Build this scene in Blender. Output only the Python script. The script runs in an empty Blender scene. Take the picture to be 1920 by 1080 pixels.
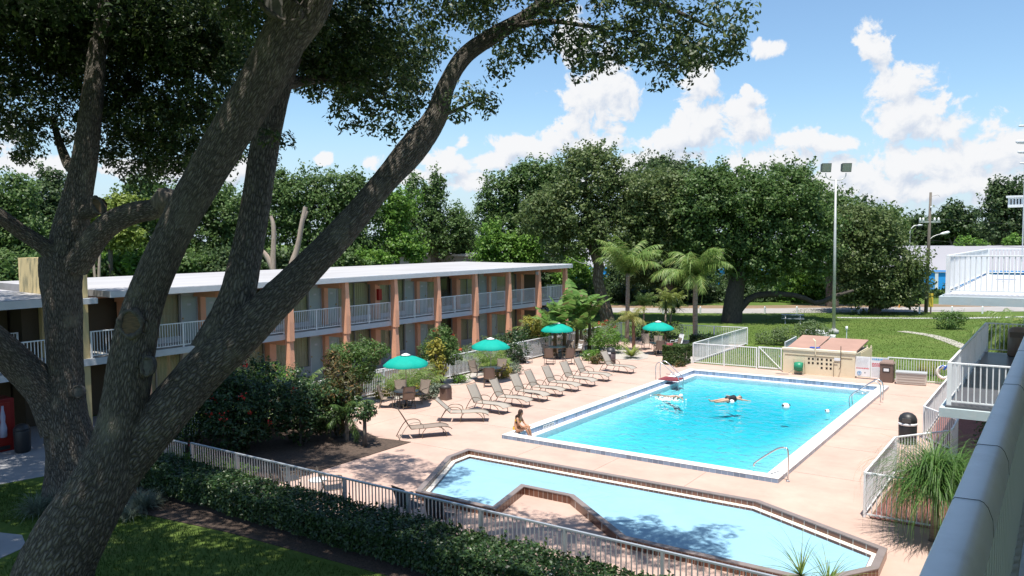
import bpy, math, random
import numpy as np
from mathutils import Vector, Matrix

scene = bpy.context.scene
COL = scene.collection
RNG = np.random.default_rng(7)
random.seed(7)

# ------------------------------------------------------------------ camera
# calibrated from the pool rectangle, the fences and the motel's level lines (metres, X across the pool, Y along it)
FPX = 1500.0; PITCH = 0.0589; ROLL = -0.00948; AZ = 0.60687; CAM_H = 7.2
def _axes():
    cp, sp = math.cos(PITCH), math.sin(PITCH)
    F = np.array([0, cp, -sp]); U = np.array([0, sp, cp]); R = np.array([1., 0, 0])
    cr, sr = math.cos(ROLL), math.sin(ROLL)
    R2 = cr*R + sr*U; U2 = -sr*R + cr*U
    c, s = math.cos(AZ), math.sin(AZ)
    M = np.array([[c, -s, 0], [s, c, 0], [0, 0, 1]])
    return M@F, M@U2, M@R2
CF, CU, CR = _axes(); CC = np.array([0, 0, CAM_H])
def ray(x, y): return CF + CR*(x-960)/FPX - CU*(y-540)/FPX
def G(x, y, z=0.0):
    d = ray(x, y); return CC + d*(z-CAM_H)/d[2]
def D(x, y, depth): return CC + ray(x, y)*depth
def PX(x, y, X):
    d = ray(x, y); return CC + d*(X/d[0])
cam = bpy.data.cameras.new('camera'); cam_o = bpy.data.objects.new('camera', cam); COL.objects.link(cam_o)
cam.sensor_width = 36; cam.lens = 36*FPX/1920; cam.clip_end = 6000; cam.clip_start = 0.05
Mx = Matrix.Identity(4)
for i in range(3):
    Mx[i][0] = CR[i]; Mx[i][1] = CU[i]; Mx[i][2] = -CF[i]; Mx[i][3] = CC[i]
cam_o.matrix_world = Mx
scene.camera = cam_o

# ------------------------------------------------------------------ light and sky
SUN = np.array([0.10, -0.22, 0.955]); SUN /= np.linalg.norm(SUN)
EXPOSURE = 0.75
SKY = 0.085
sun = bpy.data.lights.new('sun', 'SUN'); sun.energy = 4.6; sun.angle = math.radians(0.53); sun.color = (1.0, 0.955, 0.88)
sun_o = bpy.data.objects.new('sun', sun); COL.objects.link(sun_o)
sun_o.rotation_euler = Vector((-SUN[0], -SUN[1], -SUN[2])).to_track_quat('-Z', 'Y').to_euler()
scene.view_settings.view_transform = 'Standard'; scene.view_settings.look = 'None'
scene.view_settings.exposure = EXPOSURE; scene.view_settings.gamma = 1
scene.render.engine = 'CYCLES'
scene.cycles.max_bounces = 8; scene.cycles.transparent_max_bounces = 12; scene.cycles.use_denoising = True
scene.cycles.sample_clamp_indirect = 6; scene.cycles.caustics_reflective = False; scene.cycles.caustics_refractive = False

def build_world():
    w = bpy.data.worlds.new('World'); scene.world = w; w.use_nodes = True
    nt = w.node_tree; nt.nodes.clear()
    N = lambda t, **k: _n(nt, t, **k)
    out = N('ShaderNodeOutputWorld'); bg = N('ShaderNodeBackground'); bg.inputs['Strength'].default_value = SKY
    sky = N('ShaderNodeTexSky'); sky.sky_type = 'NISHITA'; sky.sun_disc = False
    sky.sun_elevation = math.asin(SUN[2]); sky.sun_rotation = math.atan2(SUN[0], SUN[1])
    sky.air_density = 1.0; sky.dust_density = 0.6; sky.ozone_density = 1.6
    tc = N('ShaderNodeTexCoord'); sep = N('ShaderNodeSeparateXYZ')
    nt.links.new(tc.outputs['Generated'], sep.inputs[0])
    def math_(op, a, b=None, c=None, clamp=False):
        m = N('ShaderNodeMath'); m.operation = op; m.use_clamp = clamp
        for i, v in enumerate((a, b, c)):
            if v is None: continue
            if isinstance(v, (int, float)): m.inputs[i].default_value = v
            else: nt.links.new(v, m.inputs[i])
        return m.outputs[0]
    u = math_('ARCTAN2', sep.outputs[0], sep.outputs[1]); v = math_('ARCSINE', sep.outputs[2])
    comb = N('ShaderNodeCombineXYZ'); nt.links.new(u, comb.inputs[0]); nt.links.new(v, comb.inputs[1])
    # cumulus heaps of this sky: photo-measured directions and angular half sizes
    heaps = [(1110,185,66,78),(1075,95,35,60),(1150,160,38,60),(990,280,85,26),(1090,275,75,32),(1040,262,45,28),(935,300,60,22),
             (1315,160,38,52),(1335,215,75,45),(1405,240,62,36),(1300,250,50,30),(1245,268,48,32),(1560,268,60,20),(1500,262,40,26),
             (1641,96,30,40),(1690,165,55,42),(1712,205,75,46),(1752,238,70,30),(1446,90,26,16),(1398,170,12,9),
             (1240,300,110,22),(1450,300,100,26),(1590,320,110,36),(1720,310,110,40),(1860,290,95,44),(1900,350,120,40),
             (608,298,20,12),(690,305,34,20),(830,305,60,24),(868,262,16,16),(880,345,55,22),(785,330,50,22),(1700,355,260,26),(1250,340,280,20),
             (60,310,120,26),(330,315,150,26),(-300,250,220,60),(2300,250,200,70),(2600,120,160,60),(-700,120,200,70)]
    def field(pv):
        cur = None
        for (x, y, rx, ry) in heaps:
            d = ray(x, y); d = d/np.linalg.norm(d)
            u0, v0 = math.atan2(d[0], d[1]), math.asin(d[2])
            iu, iv = FPX/rx*0.9, FPX/ry*0.93
            m = N('ShaderNodeVectorMath'); m.operation = 'MULTIPLY_ADD'
            nt.links.new(pv, m.inputs[0]); m.inputs[1].default_value = (iu, iv, 0); m.inputs[2].default_value = (-u0*iu, -v0*iv, 0)
            l = N('ShaderNodeVectorMath'); l.operation = 'LENGTH'; nt.links.new(m.outputs[0], l.inputs[0])
            o = l.outputs['Value']
            if cur is None: cur = o
            else: cur = math_('SMOOTH_MIN', cur, o, 0.25)
        nz = N('ShaderNodeTexNoise'); nz.inputs['Scale'].default_value = 27; nz.inputs['Detail'].default_value = 10
        nz.inputs['Roughness'].default_value = 0.62; nz.inputs['Distortion'].default_value = 0.3
        nt.links.new(pv, nz.inputs['Vector'])
        n2 = math_('MULTIPLY_ADD', nz.outputs[0], 3.5, -1.75)
        return math_('ADD', math_('SUBTRACT', 1.0, cur), n2)
    f0 = field(comb.outputs[0])
    sh = N('ShaderNodeVectorMath'); sh.operation = 'ADD'; nt.links.new(comb.outputs[0], sh.inputs[0]); sh.inputs[1].default_value = (-0.006, 0.016, 0)
    f1 = field(sh.outputs[0])
    mr = N('ShaderNodeMapRange'); mr.interpolation_type = 'SMOOTHSTEP'; nt.links.new(f0, mr.inputs[0])
    mr.inputs[1].default_value = 0.0; mr.inputs[2].default_value = 0.42
    diff = math_('SUBTRACT', f0, f1)
    lit = N('ShaderNodeMapRange'); lit.interpolation_type = 'SMOOTHSTEP'; nt.links.new(diff, lit.inputs[0]); lit.inputs[1].default_value = -0.95; lit.inputs[2].default_value = 0.42
    cr = N('ShaderNodeMix'); cr.data_type = 'RGBA'; nt.links.new(lit.outputs[0], cr.inputs['Factor'])
    k = 1.0/(SKY*2**EXPOSURE)
    cr.inputs[6].default_value = (0.62*k, 0.70*k, 0.83*k, 1); cr.inputs[7].default_value = (0.93*k, 0.94*k, 0.96*k, 1)
    # pale veil near the horizon (thin far cloud)
    hz = N('ShaderNodeMapRange'); nt.links.new(v, hz.inputs[0]); hz.inputs[1].default_value = 0.17; hz.inputs[2].default_value = 0.0
    hz.inputs[3].default_value = 0.0; hz.inputs[4].default_value = 0.75; hz.interpolation_type = 'SMOOTHSTEP'
    tint = N('ShaderNodeMix'); tint.data_type = 'RGBA'; tint.blend_type = 'MULTIPLY'; tint.inputs['Factor'].default_value = 1.0
    nt.links.new(sky.outputs[0], tint.inputs[6]); tint.inputs[7].default_value = (1.05, 1.20, 1.26, 1)
    veil = N('ShaderNodeMix'); veil.data_type = 'RGBA'; nt.links.new(hz.outputs[0], veil.inputs['Factor'])
    nt.links.new(tint.outputs[2], veil.inputs[6]); veil.inputs[7].default_value = (0.60*k, 0.74*k, 0.92*k, 1)
    mx = N('ShaderNodeMix'); mx.data_type = 'RGBA'; nt.links.new(mr.outputs[0], mx.inputs['Factor'])
    nt.links.new(veil.outputs[2], mx.inputs[6]); nt.links.new(cr.outputs[2], mx.inputs[7])
    nt.links.new(mx.outputs[2], bg.inputs['Color']); nt.links.new(bg.outputs[0], out.inputs['Surface'])
    w.cycles.sampling_method = 'MANUAL'; w.cycles.sample_map_resolution = 512
def _n(nt, t, **k):
    n = nt.nodes.new(t)
    for a, b in k.items(): setattr(n, a, b)
    return n
build_world()

# ------------------------------------------------------------------ materials
MATS = {}
def mat(name, col, rough=0.6, var=0.0, scale=3.0, bump=0.0, bscale=30.0, metal=0.0, spec=0.4, col2=None, dirt=None, dscale=1.2, stretch=None):
    if name in MATS: return MATS[name]
    m = bpy.data.materials.new(name); m.use_nodes = True; nt = m.node_tree; b = nt.nodes['Principled BSDF']
    b.inputs['Roughness'].default_value = rough; b.inputs['Metallic'].default_value = metal
    b.inputs['Specular IOR Level'].default_value = spec; b.inputs['Base Color'].default_value = (*col, 1)
    L = nt.links.new; tc = _n(nt, 'ShaderNodeTexCoord'); co = tc.outputs['Object']
    if stretch:
        mp = _n(nt, 'ShaderNodeMapping'); L(co, mp.inputs[0]); mp.inputs['Scale'].default_value = stretch; co = mp.outputs[0]
    last = None
    if var > 0 or col2:
        nz = _n(nt, 'ShaderNodeTexNoise'); nz.inputs['Scale'].default_value = scale; nz.inputs['Detail'].default_value = 6; nz.inputs['Roughness'].default_value = 0.65; L(co, nz.inputs['Vector'])
        rp = _n(nt, 'ShaderNodeMapRange'); L(nz.outputs[0], rp.inputs[0]); rp.inputs[1].default_value = 0.3; rp.inputs[2].default_value = 0.7
        mx = _n(nt, 'ShaderNodeMix'); mx.data_type = 'RGBA'; L(rp.outputs[0], mx.inputs['Factor'])
        c2 = col2 or tuple(min(1, c*(1+var)) for c in col); c1 = col if col2 else tuple(c*(1-var) for c in col)
        mx.inputs[6].default_value = (*c1, 1); mx.inputs[7].default_value = (*c2, 1); last = mx.outputs[2]
    if dirt:
        nz = _n(nt, 'ShaderNodeTexNoise'); nz.inputs['Scale'].default_value = dscale; nz.inputs['Detail'].default_value = 8; nz.inputs['Roughness'].default_value = 0.7; L(co, nz.inputs['Vector'])
        rp = _n(nt, 'ShaderNodeMapRange'); L(nz.outputs[0], rp.inputs[0]); rp.inputs[1].default_value = 0.52; rp.inputs[2].default_value = 0.78; rp.inputs[4].default_value = 0.6
        mx = _n(nt, 'ShaderNodeMix'); mx.data_type = 'RGBA'; L(rp.outputs[0], mx.inputs['Factor'])
        if last: L(last, mx.inputs[6])
        else: mx.inputs[6].default_value = (*col, 1)
        mx.inputs[7].default_value = (*dirt, 1); last = mx.outputs[2]
    if name in ('pink_concrete', 'grey_concrete', 'walkway_concrete'):   # small old spots and scuffs
        nz = _n(nt, 'ShaderNodeTexNoise'); nz.inputs['Scale'].default_value = 1.1; nz.inputs['Detail'].default_value = 10; nz.inputs['Roughness'].default_value = 0.75
        sm = _n(nt, 'ShaderNodeMapping'); L(tc.outputs['Object'], sm.inputs[0]); sm.inputs['Scale'].default_value = (1, 2.4, 1); L(sm.outputs[0], nz.inputs['Vector'])
        rp = _n(nt, 'ShaderNodeMapRange'); L(nz.outputs[0], rp.inputs[0]); rp.inputs[1].default_value = 0.60; rp.inputs[2].default_value = 0.70; rp.inputs[4].default_value = 0.45
        mx = _n(nt, 'ShaderNodeMix'); mx.data_type = 'RGBA'; L(rp.outputs[0], mx.inputs['Factor']); L(last, mx.inputs[6]); mx.inputs[7].default_value = (col[0]*.62, col[1]*.62, col[2]*.66, 1); last = mx.outputs[2]
    if last: L(last, b.inputs['Base Color'])
    if bump > 0:
        nz = _n(nt, 'ShaderNodeTexNoise'); nz.inputs['Scale'].default_value = bscale; nz.inputs['Detail'].default_value = 4; L(co, nz.inputs['Vector'])
        bp = _n(nt, 'ShaderNodeBump'); bp.inputs['Strength'].default_value = bump; bp.inputs['Distance'].default_value = 0.02
        L(nz.outputs[0], bp.inputs['Height']); L(bp.outputs[0], b.inputs['Normal'])
    MATS[name] = m; return m

def leafmat(name, c1, c2, c3=None, trans=0.3, rough=0.5, spec=0.35):
    if name in MATS: return MATS[name]
    m = bpy.data.materials.new(name); m.use_nodes = True; nt = m.node_tree; b = nt.nodes['Principled BSDF']; L = nt.links.new
    g = _n(nt, 'ShaderNodeNewGeometry'); cr = _n(nt, 'ShaderNodeValToRGB'); L(g.outputs['Random Per Island'], cr.inputs[0])
    e = cr.color_ramp.elements; e[0].color = (*c1, 1); e[1].color = (*c2, 1); e[1].position = 0.8
    if c3: x = e.new(1.0); x.color = (*c3, 1)
    L(cr.outputs[0], b.inputs['Base Color']); b.inputs['Roughness'].default_value = rough; b.inputs['Specular IOR Level'].default_value = spec
    t = _n(nt, 'ShaderNodeBsdfTranslucent'); L(cr.outputs[0], t.inputs[0]); mx = _n(nt, 'ShaderNodeMixShader'); mx.inputs[0].default_value = trans
    L(b.outputs[0], mx.inputs[1]); L(t.outputs[0], mx.inputs[2]); L(mx.outputs[0], nt.nodes['Material Output'].inputs[0])
    MATS[name] = m; return m

def tilemat(name, col, grout, size, row=10.0, rough=0.25, var=0.25, z0=0.0):
    m = bpy.data.materials.new(name); m.use_nodes = True; nt = m.node_tree; b = nt.nodes['Principled BSDF']; L = nt.links.new
    tc = _n(nt, 'ShaderNodeTexCoord'); s = _n(nt, 'ShaderNodeSeparateXYZ'); L(tc.outputs['Object'], s.inputs[0])
    def mm(op, a, bb=None):
        q = _n(nt, 'ShaderNodeMath'); q.operation = op
        for i, v in enumerate((a, bb)):
            if v is None: continue
            if isinstance(v, (int, float)): q.inputs[i].default_value = v
            else: L(v, q.inputs[i])
        return q.outputs[0]
    t = mm('DIVIDE', mm('ADD', s.outputs[0], s.outputs[1]), size); fr = mm('FRACT', t); g1 = mm('LESS_THAN', fr, 0.07)
    t2 = mm('DIVIDE', mm('ADD', s.outputs[2], -z0), row); g2 = mm('LESS_THAN', mm('FRACT', t2), 0.07); gg = mm('MAXIMUM', g1, g2)
    wn = _n(nt, 'ShaderNodeTexWhiteNoise'); wn.noise_dimensions = '2D'; cb = _n(nt, 'ShaderNodeCombineXYZ'); L(mm('FLOOR', t), cb.inputs[0]); L(mm('FLOOR', t2), cb.inputs[1]); L(cb.outputs[0], wn.inputs['Vector'])
    mx0 = _n(nt, 'ShaderNodeMix'); mx0.data_type = 'RGBA'; L(wn.outputs['Value'], mx0.inputs['Factor'])
    mx0.inputs[6].default_value = (*[c*(1-var) for c in col], 1); mx0.inputs[7].default_value = (*[c*(1+var) for c in col], 1)
    mx = _n(nt, 'ShaderNodeMix'); mx.data_type = 'RGBA'; L(gg, mx.inputs['Factor']); L(mx0.outputs[2], mx.inputs[6]); mx.inputs[7].default_value = (*grout, 1)
    L(mx.outputs[2], b.inputs['Base Color']); b.inputs['Roughness'].default_value = rough
    return m

def watermat(name, absorb, density, bump=0.25, scale=2.2):
    m = bpy.data.materials.new(name); m.use_nodes = True; nt = m.node_tree; nt.nodes.remove(nt.nodes['Principled BSDF']); L = nt.links.new
    out = nt.nodes['Material Output']; tr = _n(nt, 'ShaderNodeBsdfTransparent'); gl = _n(nt, 'ShaderNodeBsdfGlossy'); gl.inputs['Roughness'].default_value = 0.04
    fr = _n(nt, 'ShaderNodeFresnel'); fr.inputs['IOR'].default_value = 1.40
    tc = _n(nt, 'ShaderNodeTexCoord'); nz = _n(nt, 'ShaderNodeTexNoise'); nz.inputs['Scale'].default_value = scale; nz.inputs['Detail'].default_value = 3; nz.inputs['Distortion'].default_value = 1.2
    L(tc.outputs['Object'], nz.inputs['Vector']); bp = _n(nt, 'ShaderNodeBump'); bp.inputs['Strength'].default_value = bump; bp.inputs['Distance'].default_value = 0.12
    L(nz.outputs[0], bp.inputs['Height']); L(bp.outputs[0], gl.inputs['Normal']); L(bp.outputs[0], fr.inputs['Normal'])
    mx = _n(nt, 'ShaderNodeMixShader'); L(fr.outputs[0], mx.inputs[0]); L(tr.outputs[0], mx.inputs[1]); L(gl.outputs[0], mx.inputs[2]); L(mx.outputs[0], out.inputs['Surface'])
    va = _n(nt, 'ShaderNodeVolumeAbsorption'); va.inputs['Color'].default_value = (*absorb, 1); va.inputs['Density'].default_value = density; L(va.outputs[0], out.inputs['Volume'])
    return m

def glassmat(name, tint=(0.9, 0.95, 0.95), base=0.08):
    if name in MATS: return MATS[name]
    m = bpy.data.materials.new(name); m.use_nodes = True; nt = m.node_tree; nt.nodes.remove(nt.nodes['Principled BSDF']); L = nt.links.new
    tr = _n(nt, 'ShaderNodeBsdfTransparent'); tr.inputs[0].default_value = (*tint, 1); gl = _n(nt, 'ShaderNodeBsdfGlossy'); gl.inputs['Roughness'].default_value = 0.02
    fr = _n(nt, 'ShaderNodeFresnel'); fr.inputs['IOR'].default_value = 1.5; mx = _n(nt, 'ShaderNodeMixShader')
    ge = _n(nt, 'ShaderNodeNewGeometry'); iv = _n(nt, 'ShaderNodeMath'); iv.operation = 'SUBTRACT'; iv.inputs[0].default_value = 1.0; L(ge.outputs['Backfacing'], iv.inputs[1]); ml = _n(nt, 'ShaderNodeMath'); ml.operation = 'MULTIPLY'; L(iv.outputs[0], ml.inputs[0]); L(fr.outputs[0], ml.inputs[1])
    L(ml.outputs[0], mx.inputs[0]); L(tr.outputs[0], mx.inputs[1]); L(gl.outputs[0], mx.inputs[2]); L(mx.outputs[0], nt.nodes['Material Output'].inputs[0])
    MATS[name] = m; return m

def barkmat(name, c1, c2, su=9.0, sv=3.2, bump=1.0):
    m = bpy.data.materials.new(name); m.use_nodes = True; nt = m.node_tree; b = nt.nodes['Principled BSDF']; L = nt.links.new
    uv = _n(nt, 'ShaderNodeUVMap'); uv.uv_map = 'bark'; mp = _n(nt, 'ShaderNodeMapping'); mp.inputs['Scale'].default_value = (su, sv, 1); L(uv.outputs[0], mp.inputs[0])
    nz0 = _n(nt, 'ShaderNodeTexNoise'); nz0.inputs['Scale'].default_value = 0.9; nz0.inputs['Detail'].default_value = 3; L(mp.outputs[0], nz0.inputs['Vector'])
    ad = _n(nt, 'ShaderNodeMix'); ad.data_type = 'VECTOR'; ad.inputs['Factor'].default_value = 0.55; L(mp.outputs[0], ad.inputs[4]); L(nz0.outputs['Color'], ad.inputs[5])
    vo = _n(nt, 'ShaderNodeTexVoronoi'); vo.feature = 'DISTANCE_TO_EDGE'; vo.inputs['Scale'].default_value = 1.6; L(ad.outputs[1], vo.inputs['Vector'])
    nz = _n(nt, 'ShaderNodeTexNoise'); nz.inputs['Scale'].default_value = 3.2; nz.inputs['Detail'].default_value = 8; nz.inputs['Roughness'].default_value = 0.7; L(mp.outputs[0], nz.inputs['Vector'])
    r = _n(nt, 'ShaderNodeMapRange'); L(vo.outputs['Distance'], r.inputs[0]); r.inputs[2].default_value = 0.36
    a = _n(nt, 'ShaderNodeMath'); a.operation = 'MULTIPLY_ADD'; L(nz.outputs[0], a.inputs[0]); a.inputs[1].default_value = 0.9; L(r.outputs[0], a.inputs[2])
    ms = _n(nt, 'ShaderNodeMapRange'); L(a.outputs[0], ms.inputs[0]); ms.inputs[1].default_value = 0.35; ms.inputs[2].default_value = 1.55; mx = _n(nt, 'ShaderNodeMix'); mx.data_type = 'RGBA'; L(ms.outputs[0], mx.inputs['Factor']); mx.inputs[6].default_value = (*c1, 1); mx.inputs[7].default_value = (*c2, 1); mx.clamp_factor = True
    # lichen patches with shapes of their own
    tc = _n(nt, 'ShaderNodeTexCoord'); ln = _n(nt, 'ShaderNodeTexNoise'); ln.inputs['Scale'].default_value = 1.7; ln.inputs['Detail'].default_value = 7; L(tc.outputs['Object'], ln.inputs['Vector'])
    lr = _n(nt, 'ShaderNodeMapRange'); L(ln.outputs[0], lr.inputs[0]); lr.inputs[1].default_value = 0.55; lr.inputs[2].default_value = 0.75; lr.inputs[4].default_value = 0.5
    m2 = _n(nt, 'ShaderNodeMix'); m2.data_type = 'RGBA'; L(lr.outputs[0], m2.inputs['Factor']); L(mx.outputs[2], m2.inputs[6]); m2.inputs[7].default_value = (c2[0]*1.15, c2[1]*1.2, c2[2]*1.05, 1)
    L(m2.outputs[2], b.inputs['Base Color']); b.inputs['Roughness'].default_value = 0.9; b.inputs['Specular IOR Level'].default_value = 0.15
    bp = _n(nt, 'ShaderNodeBump'); bp.inputs['Strength'].default_value = bump; bp.inputs['Distance'].default_value = 0.09; L(a.outputs[0], bp.inputs['Height']); L(bp.outputs[0], b.inputs['Normal'])
    return m

# ------------------------------------------------------------------ object helpers
def tag(o, label=None, cat=None, group=None, kind=None):
    if label: o['label'] = label
    if cat: o['category'] = cat
    if group: o['group'] = group
    if kind: o['kind'] = kind
    return o
def thing(name, label, cat, loc=(0, 0, 0), rz=0.0, group=None):
    o = bpy.data.objects.new(name, None); COL.objects.link(o); o.empty_display_size = 0.2
    o.location = tuple(float(q) for q in loc); o.rotation_euler = (0, 0, rz)
    return tag(o, label, cat, group)
def copy_tree(o, parent=None):
    c = o.copy(); COL.objects.link(c); c.parent = parent
    for ch in list(o.children): copy_tree(ch, c)
    return c
def dup(o, label, loc, rz):
    c = copy_tree(o); c.location = tuple(float(q) for q in loc); c.rotation_euler = (0, 0, rz); c['label'] = label; return c

class B:
    def __init__(s): s.v = []; s.f = []; s.flat = []
    def add(s, vs, fs):
        n = len(s.v); s.v += [tuple(map(float, p)) for p in vs]; s.f += [tuple(i+n for i in f) for f in fs]; return s
    def box(s, x0, x1, y0, y1, z0, z1):
        vs = [(x, y, z) for z in (z0, z1) for y in (y0, y1) for x in (x0, x1)]
        return s.add(vs, [(0, 2, 3, 1), (4, 5, 7, 6), (0, 1, 5, 4), (2, 6, 7, 3), (0, 4, 6, 2), (1, 3, 7, 5)])
    def bar(s, a, b, w, h=None):
        h = h or w; a = np.array(a, float); b = np.array(b, float); d = b-a; d /= np.linalg.norm(d)
        up = np.array([0, 0, 1.]) if abs(d[2]) < 0.9 else np.array([0, 1., 0]); x = np.cross(d, up); x /= np.linalg.norm(x); z = np.cross(x, d)
        vs = [p + x*sx*w/2 + z*sz*h/2 for p in (a, b) for sx, sz in ((-1, -1), (1, -1), (1, 1), (-1, 1))]
        return s.add(vs, [(0, 1, 2, 3), (7, 6, 5, 4), (0, 4, 5, 1), (1, 5, 6, 2), (2, 6, 7, 3), (3, 7, 4, 0)])
    def tube(s, pts, r, n=8, closed=False, caps=True):
        pts = [np.array(p, float) for p in pts]; m = len(pts); rs = r if hasattr(r, '__len__') else [r]*m; vs = []
        for i in range(m):
            a = pts[i-1] if (i > 0 or closed) else pts[i]; b = pts[(i+1) % m] if (i < m-1 or closed) else pts[i]
            d = b-a; d /= (np.linalg.norm(d)+1e-9)
            if i == 0:
                up = np.array([0, 0, 1.]) if abs(d[2]) < 0.9 else np.array([0, 1., 0]); x = np.cross(d, up)
            else: x = x - d*(x@d)
            x /= (np.linalg.norm(x)+1e-9); y = np.cross(d, x)
            for k in range(n):
                t = 2*math.pi*k/n; vs.append(pts[i] + (x*math.cos(t)+y*math.sin(t))*rs[i])
        fs = [((i % m)*n+k, (i % m)*n+(k+1) % n, ((i+1) % m)*n+(k+1) % n, ((i+1) % m)*n+k) for i in range(m if closed else m-1) for k in range(n)]
        if caps and not closed: fs += [tuple(range(n))[::-1], tuple((m-1)*n+k for k in range(n))]
        return s.add(vs, fs)
    def lathe(s, prof, n=20, c=(0, 0, 0)):
        vs = [(c[0]+r*math.cos(2*math.pi*k/n), c[1]+r*math.sin(2*math.pi*k/n), c[2]+z) for r, z in prof for k in range(n)]; m = len(prof)
        fs = [(i*n+k, i*n+(k+1) % n, (i+1)*n+(k+1) % n, (i+1)*n+k) for i in range(m-1) for k in range(n)]
        fs += [tuple(range(n))[::-1], tuple((m-1)*n+k for k in range(n))]
        return s.add(vs, fs)
    def prism(s, poly, z0, z1):
        n = len(poly); vs = [(x, y, z0) for x, y in poly] + [(x, y, z1) for x, y in poly]
        a = sum(poly[i][0]*poly[(i+1) % n][1]-poly[(i+1) % n][0]*poly[i][1] for i in range(n))
        top = tuple(range(n, 2*n)); bot = tuple(range(n))[::-1]; side = [(i, (i+1) % n, n+(i+1) % n, n+i) for i in range(n)]
        fs = [top, bot]+side
        if a < 0: fs = [f[::-1] for f in fs]
        return s.add(vs, fs)
    def ring(s, outer, inner, z0, z1):
        n = len(outer); vs = [(x, y, z) for z in (z0, z1) for pl in (outer, inner) for x, y in pl]; f = []
        for i in range(n):
            j = (i+1) % n; o0, o1, i0, i1, O0, O1, I0, I1 = i, j, n+i, n+j, 2*n+i, 2*n+j, 3*n+i, 3*n+j
            f += [(O0, O1, I1, I0), (o0, i0, i1, o1), (o0, o1, O1, O0), (i0, I0, I1, i1)]
        return s.add(vs, f)
    def sheet(s, pts, thick=0.0):
        return s.add(pts, [tuple(range(len(pts)))])
    def build(s, name, m, parent=None, smooth=False, bevel=0.0, loc=None):
        me = bpy.data.meshes.new(name); me.from_pydata(s.v, [], s.f)
        me.materials.append(m); o = bpy.data.objects.new(name, me); COL.objects.link(o)
        if parent: o.parent = parent
        if loc is not None: o.location = tuple(float(q) for q in loc)
        if smooth: me.polygons.foreach_set('use_smooth', [True]*len(me.polygons))
        if bevel:
            bv = o.modifiers.new('bevel', 'BEVEL'); bv.width = bevel; bv.segments = 2; bv.limit_method = 'ANGLE'; bv.angle_limit = 0.6
        return o

def np_mesh(name, V, Q, m, parent=None, smooth=False, uv=None):
    me = bpy.data.meshes.new(name); nv, nf = len(V), len(Q); k = Q.shape[1]
    me.vertices.add(nv); me.vertices.foreach_set('co', np.ascontiguousarray(V, dtype=np.float32).ravel())
    me.loops.add(nf*k); me.loops.foreach_set('vertex_index', np.ascontiguousarray(Q, dtype=np.int32).ravel())
    me.polygons.add(nf); me.polygons.foreach_set('loop_start', np.arange(nf, dtype=np.int32)*k)
    if smooth: me.polygons.foreach_set('use_smooth', np.ones(nf, dtype=bool))
    if uv is not None:
        l = me.uv_layers.new(name='bark'); l.data.foreach_set('uv', np.ascontiguousarray(uv, dtype=np.float32).ravel())
    me.update(calc_edges=True); me.materials.append(m)
    o = bpy.data.objects.new(name, me); COL.objects.link(o)
    if parent: o.parent = parent
    return o

def unit(a): return a/(np.linalg.norm(a, axis=-1, keepdims=True)+1e-9)
def leaves_geo(C, Nrm, L, W, rng, droop=0.0):
    n = len(C); Nrm = unit(Nrm); t = rng.normal(size=(n, 3)); t[:, 2] -= droop
    t = unit(t - Nrm*np.sum(t*Nrm, axis=1, keepdims=True)); b = np.cross(Nrm, t)
    s = rng.uniform(0.7, 1.25, size=(n, 1)); L = L*s; W = W*s
    V = np.stack([C-t*L/2, C+b*W/2+Nrm*W*0.12, C+t*L/2, C-b*W/2+Nrm*W*0.12], axis=1).reshape(-1, 3)
    return V, np.arange(4*n).reshape(n, 4)
def ellipsoid_leaves(center, rad, nclump, per, cs, rng, hollow=0.55, up=0.6):
    """leaves gathered in clumps spread through an ellipsoid's outer volume"""
    d = unit(rng.normal(size=(nclump, 3))); rr = rng.uniform(hollow, 1.0, size=(nclump, 1))**0.6
    cl = np.array(center)+d*rr*np.array(rad)
    sz = cs*rng.uniform(0.6, 1.35, size=(nclump, 1, 1))
    off = rng.normal(size=(nclump, per, 3)); off = unit(off)*rng.uniform(0.25, 1, size=(nclump, per, 1))**0.5
    P = cl[:, None, :]+off*sz*np.array([1, 1, 0.75])
    N = off*0.9+np.array([0, 0, up])+rng.normal(size=off.shape)*0.45+d[:, None, :]*0.3
    return P.reshape(-1, 3), N.reshape(-1, 3)

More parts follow.
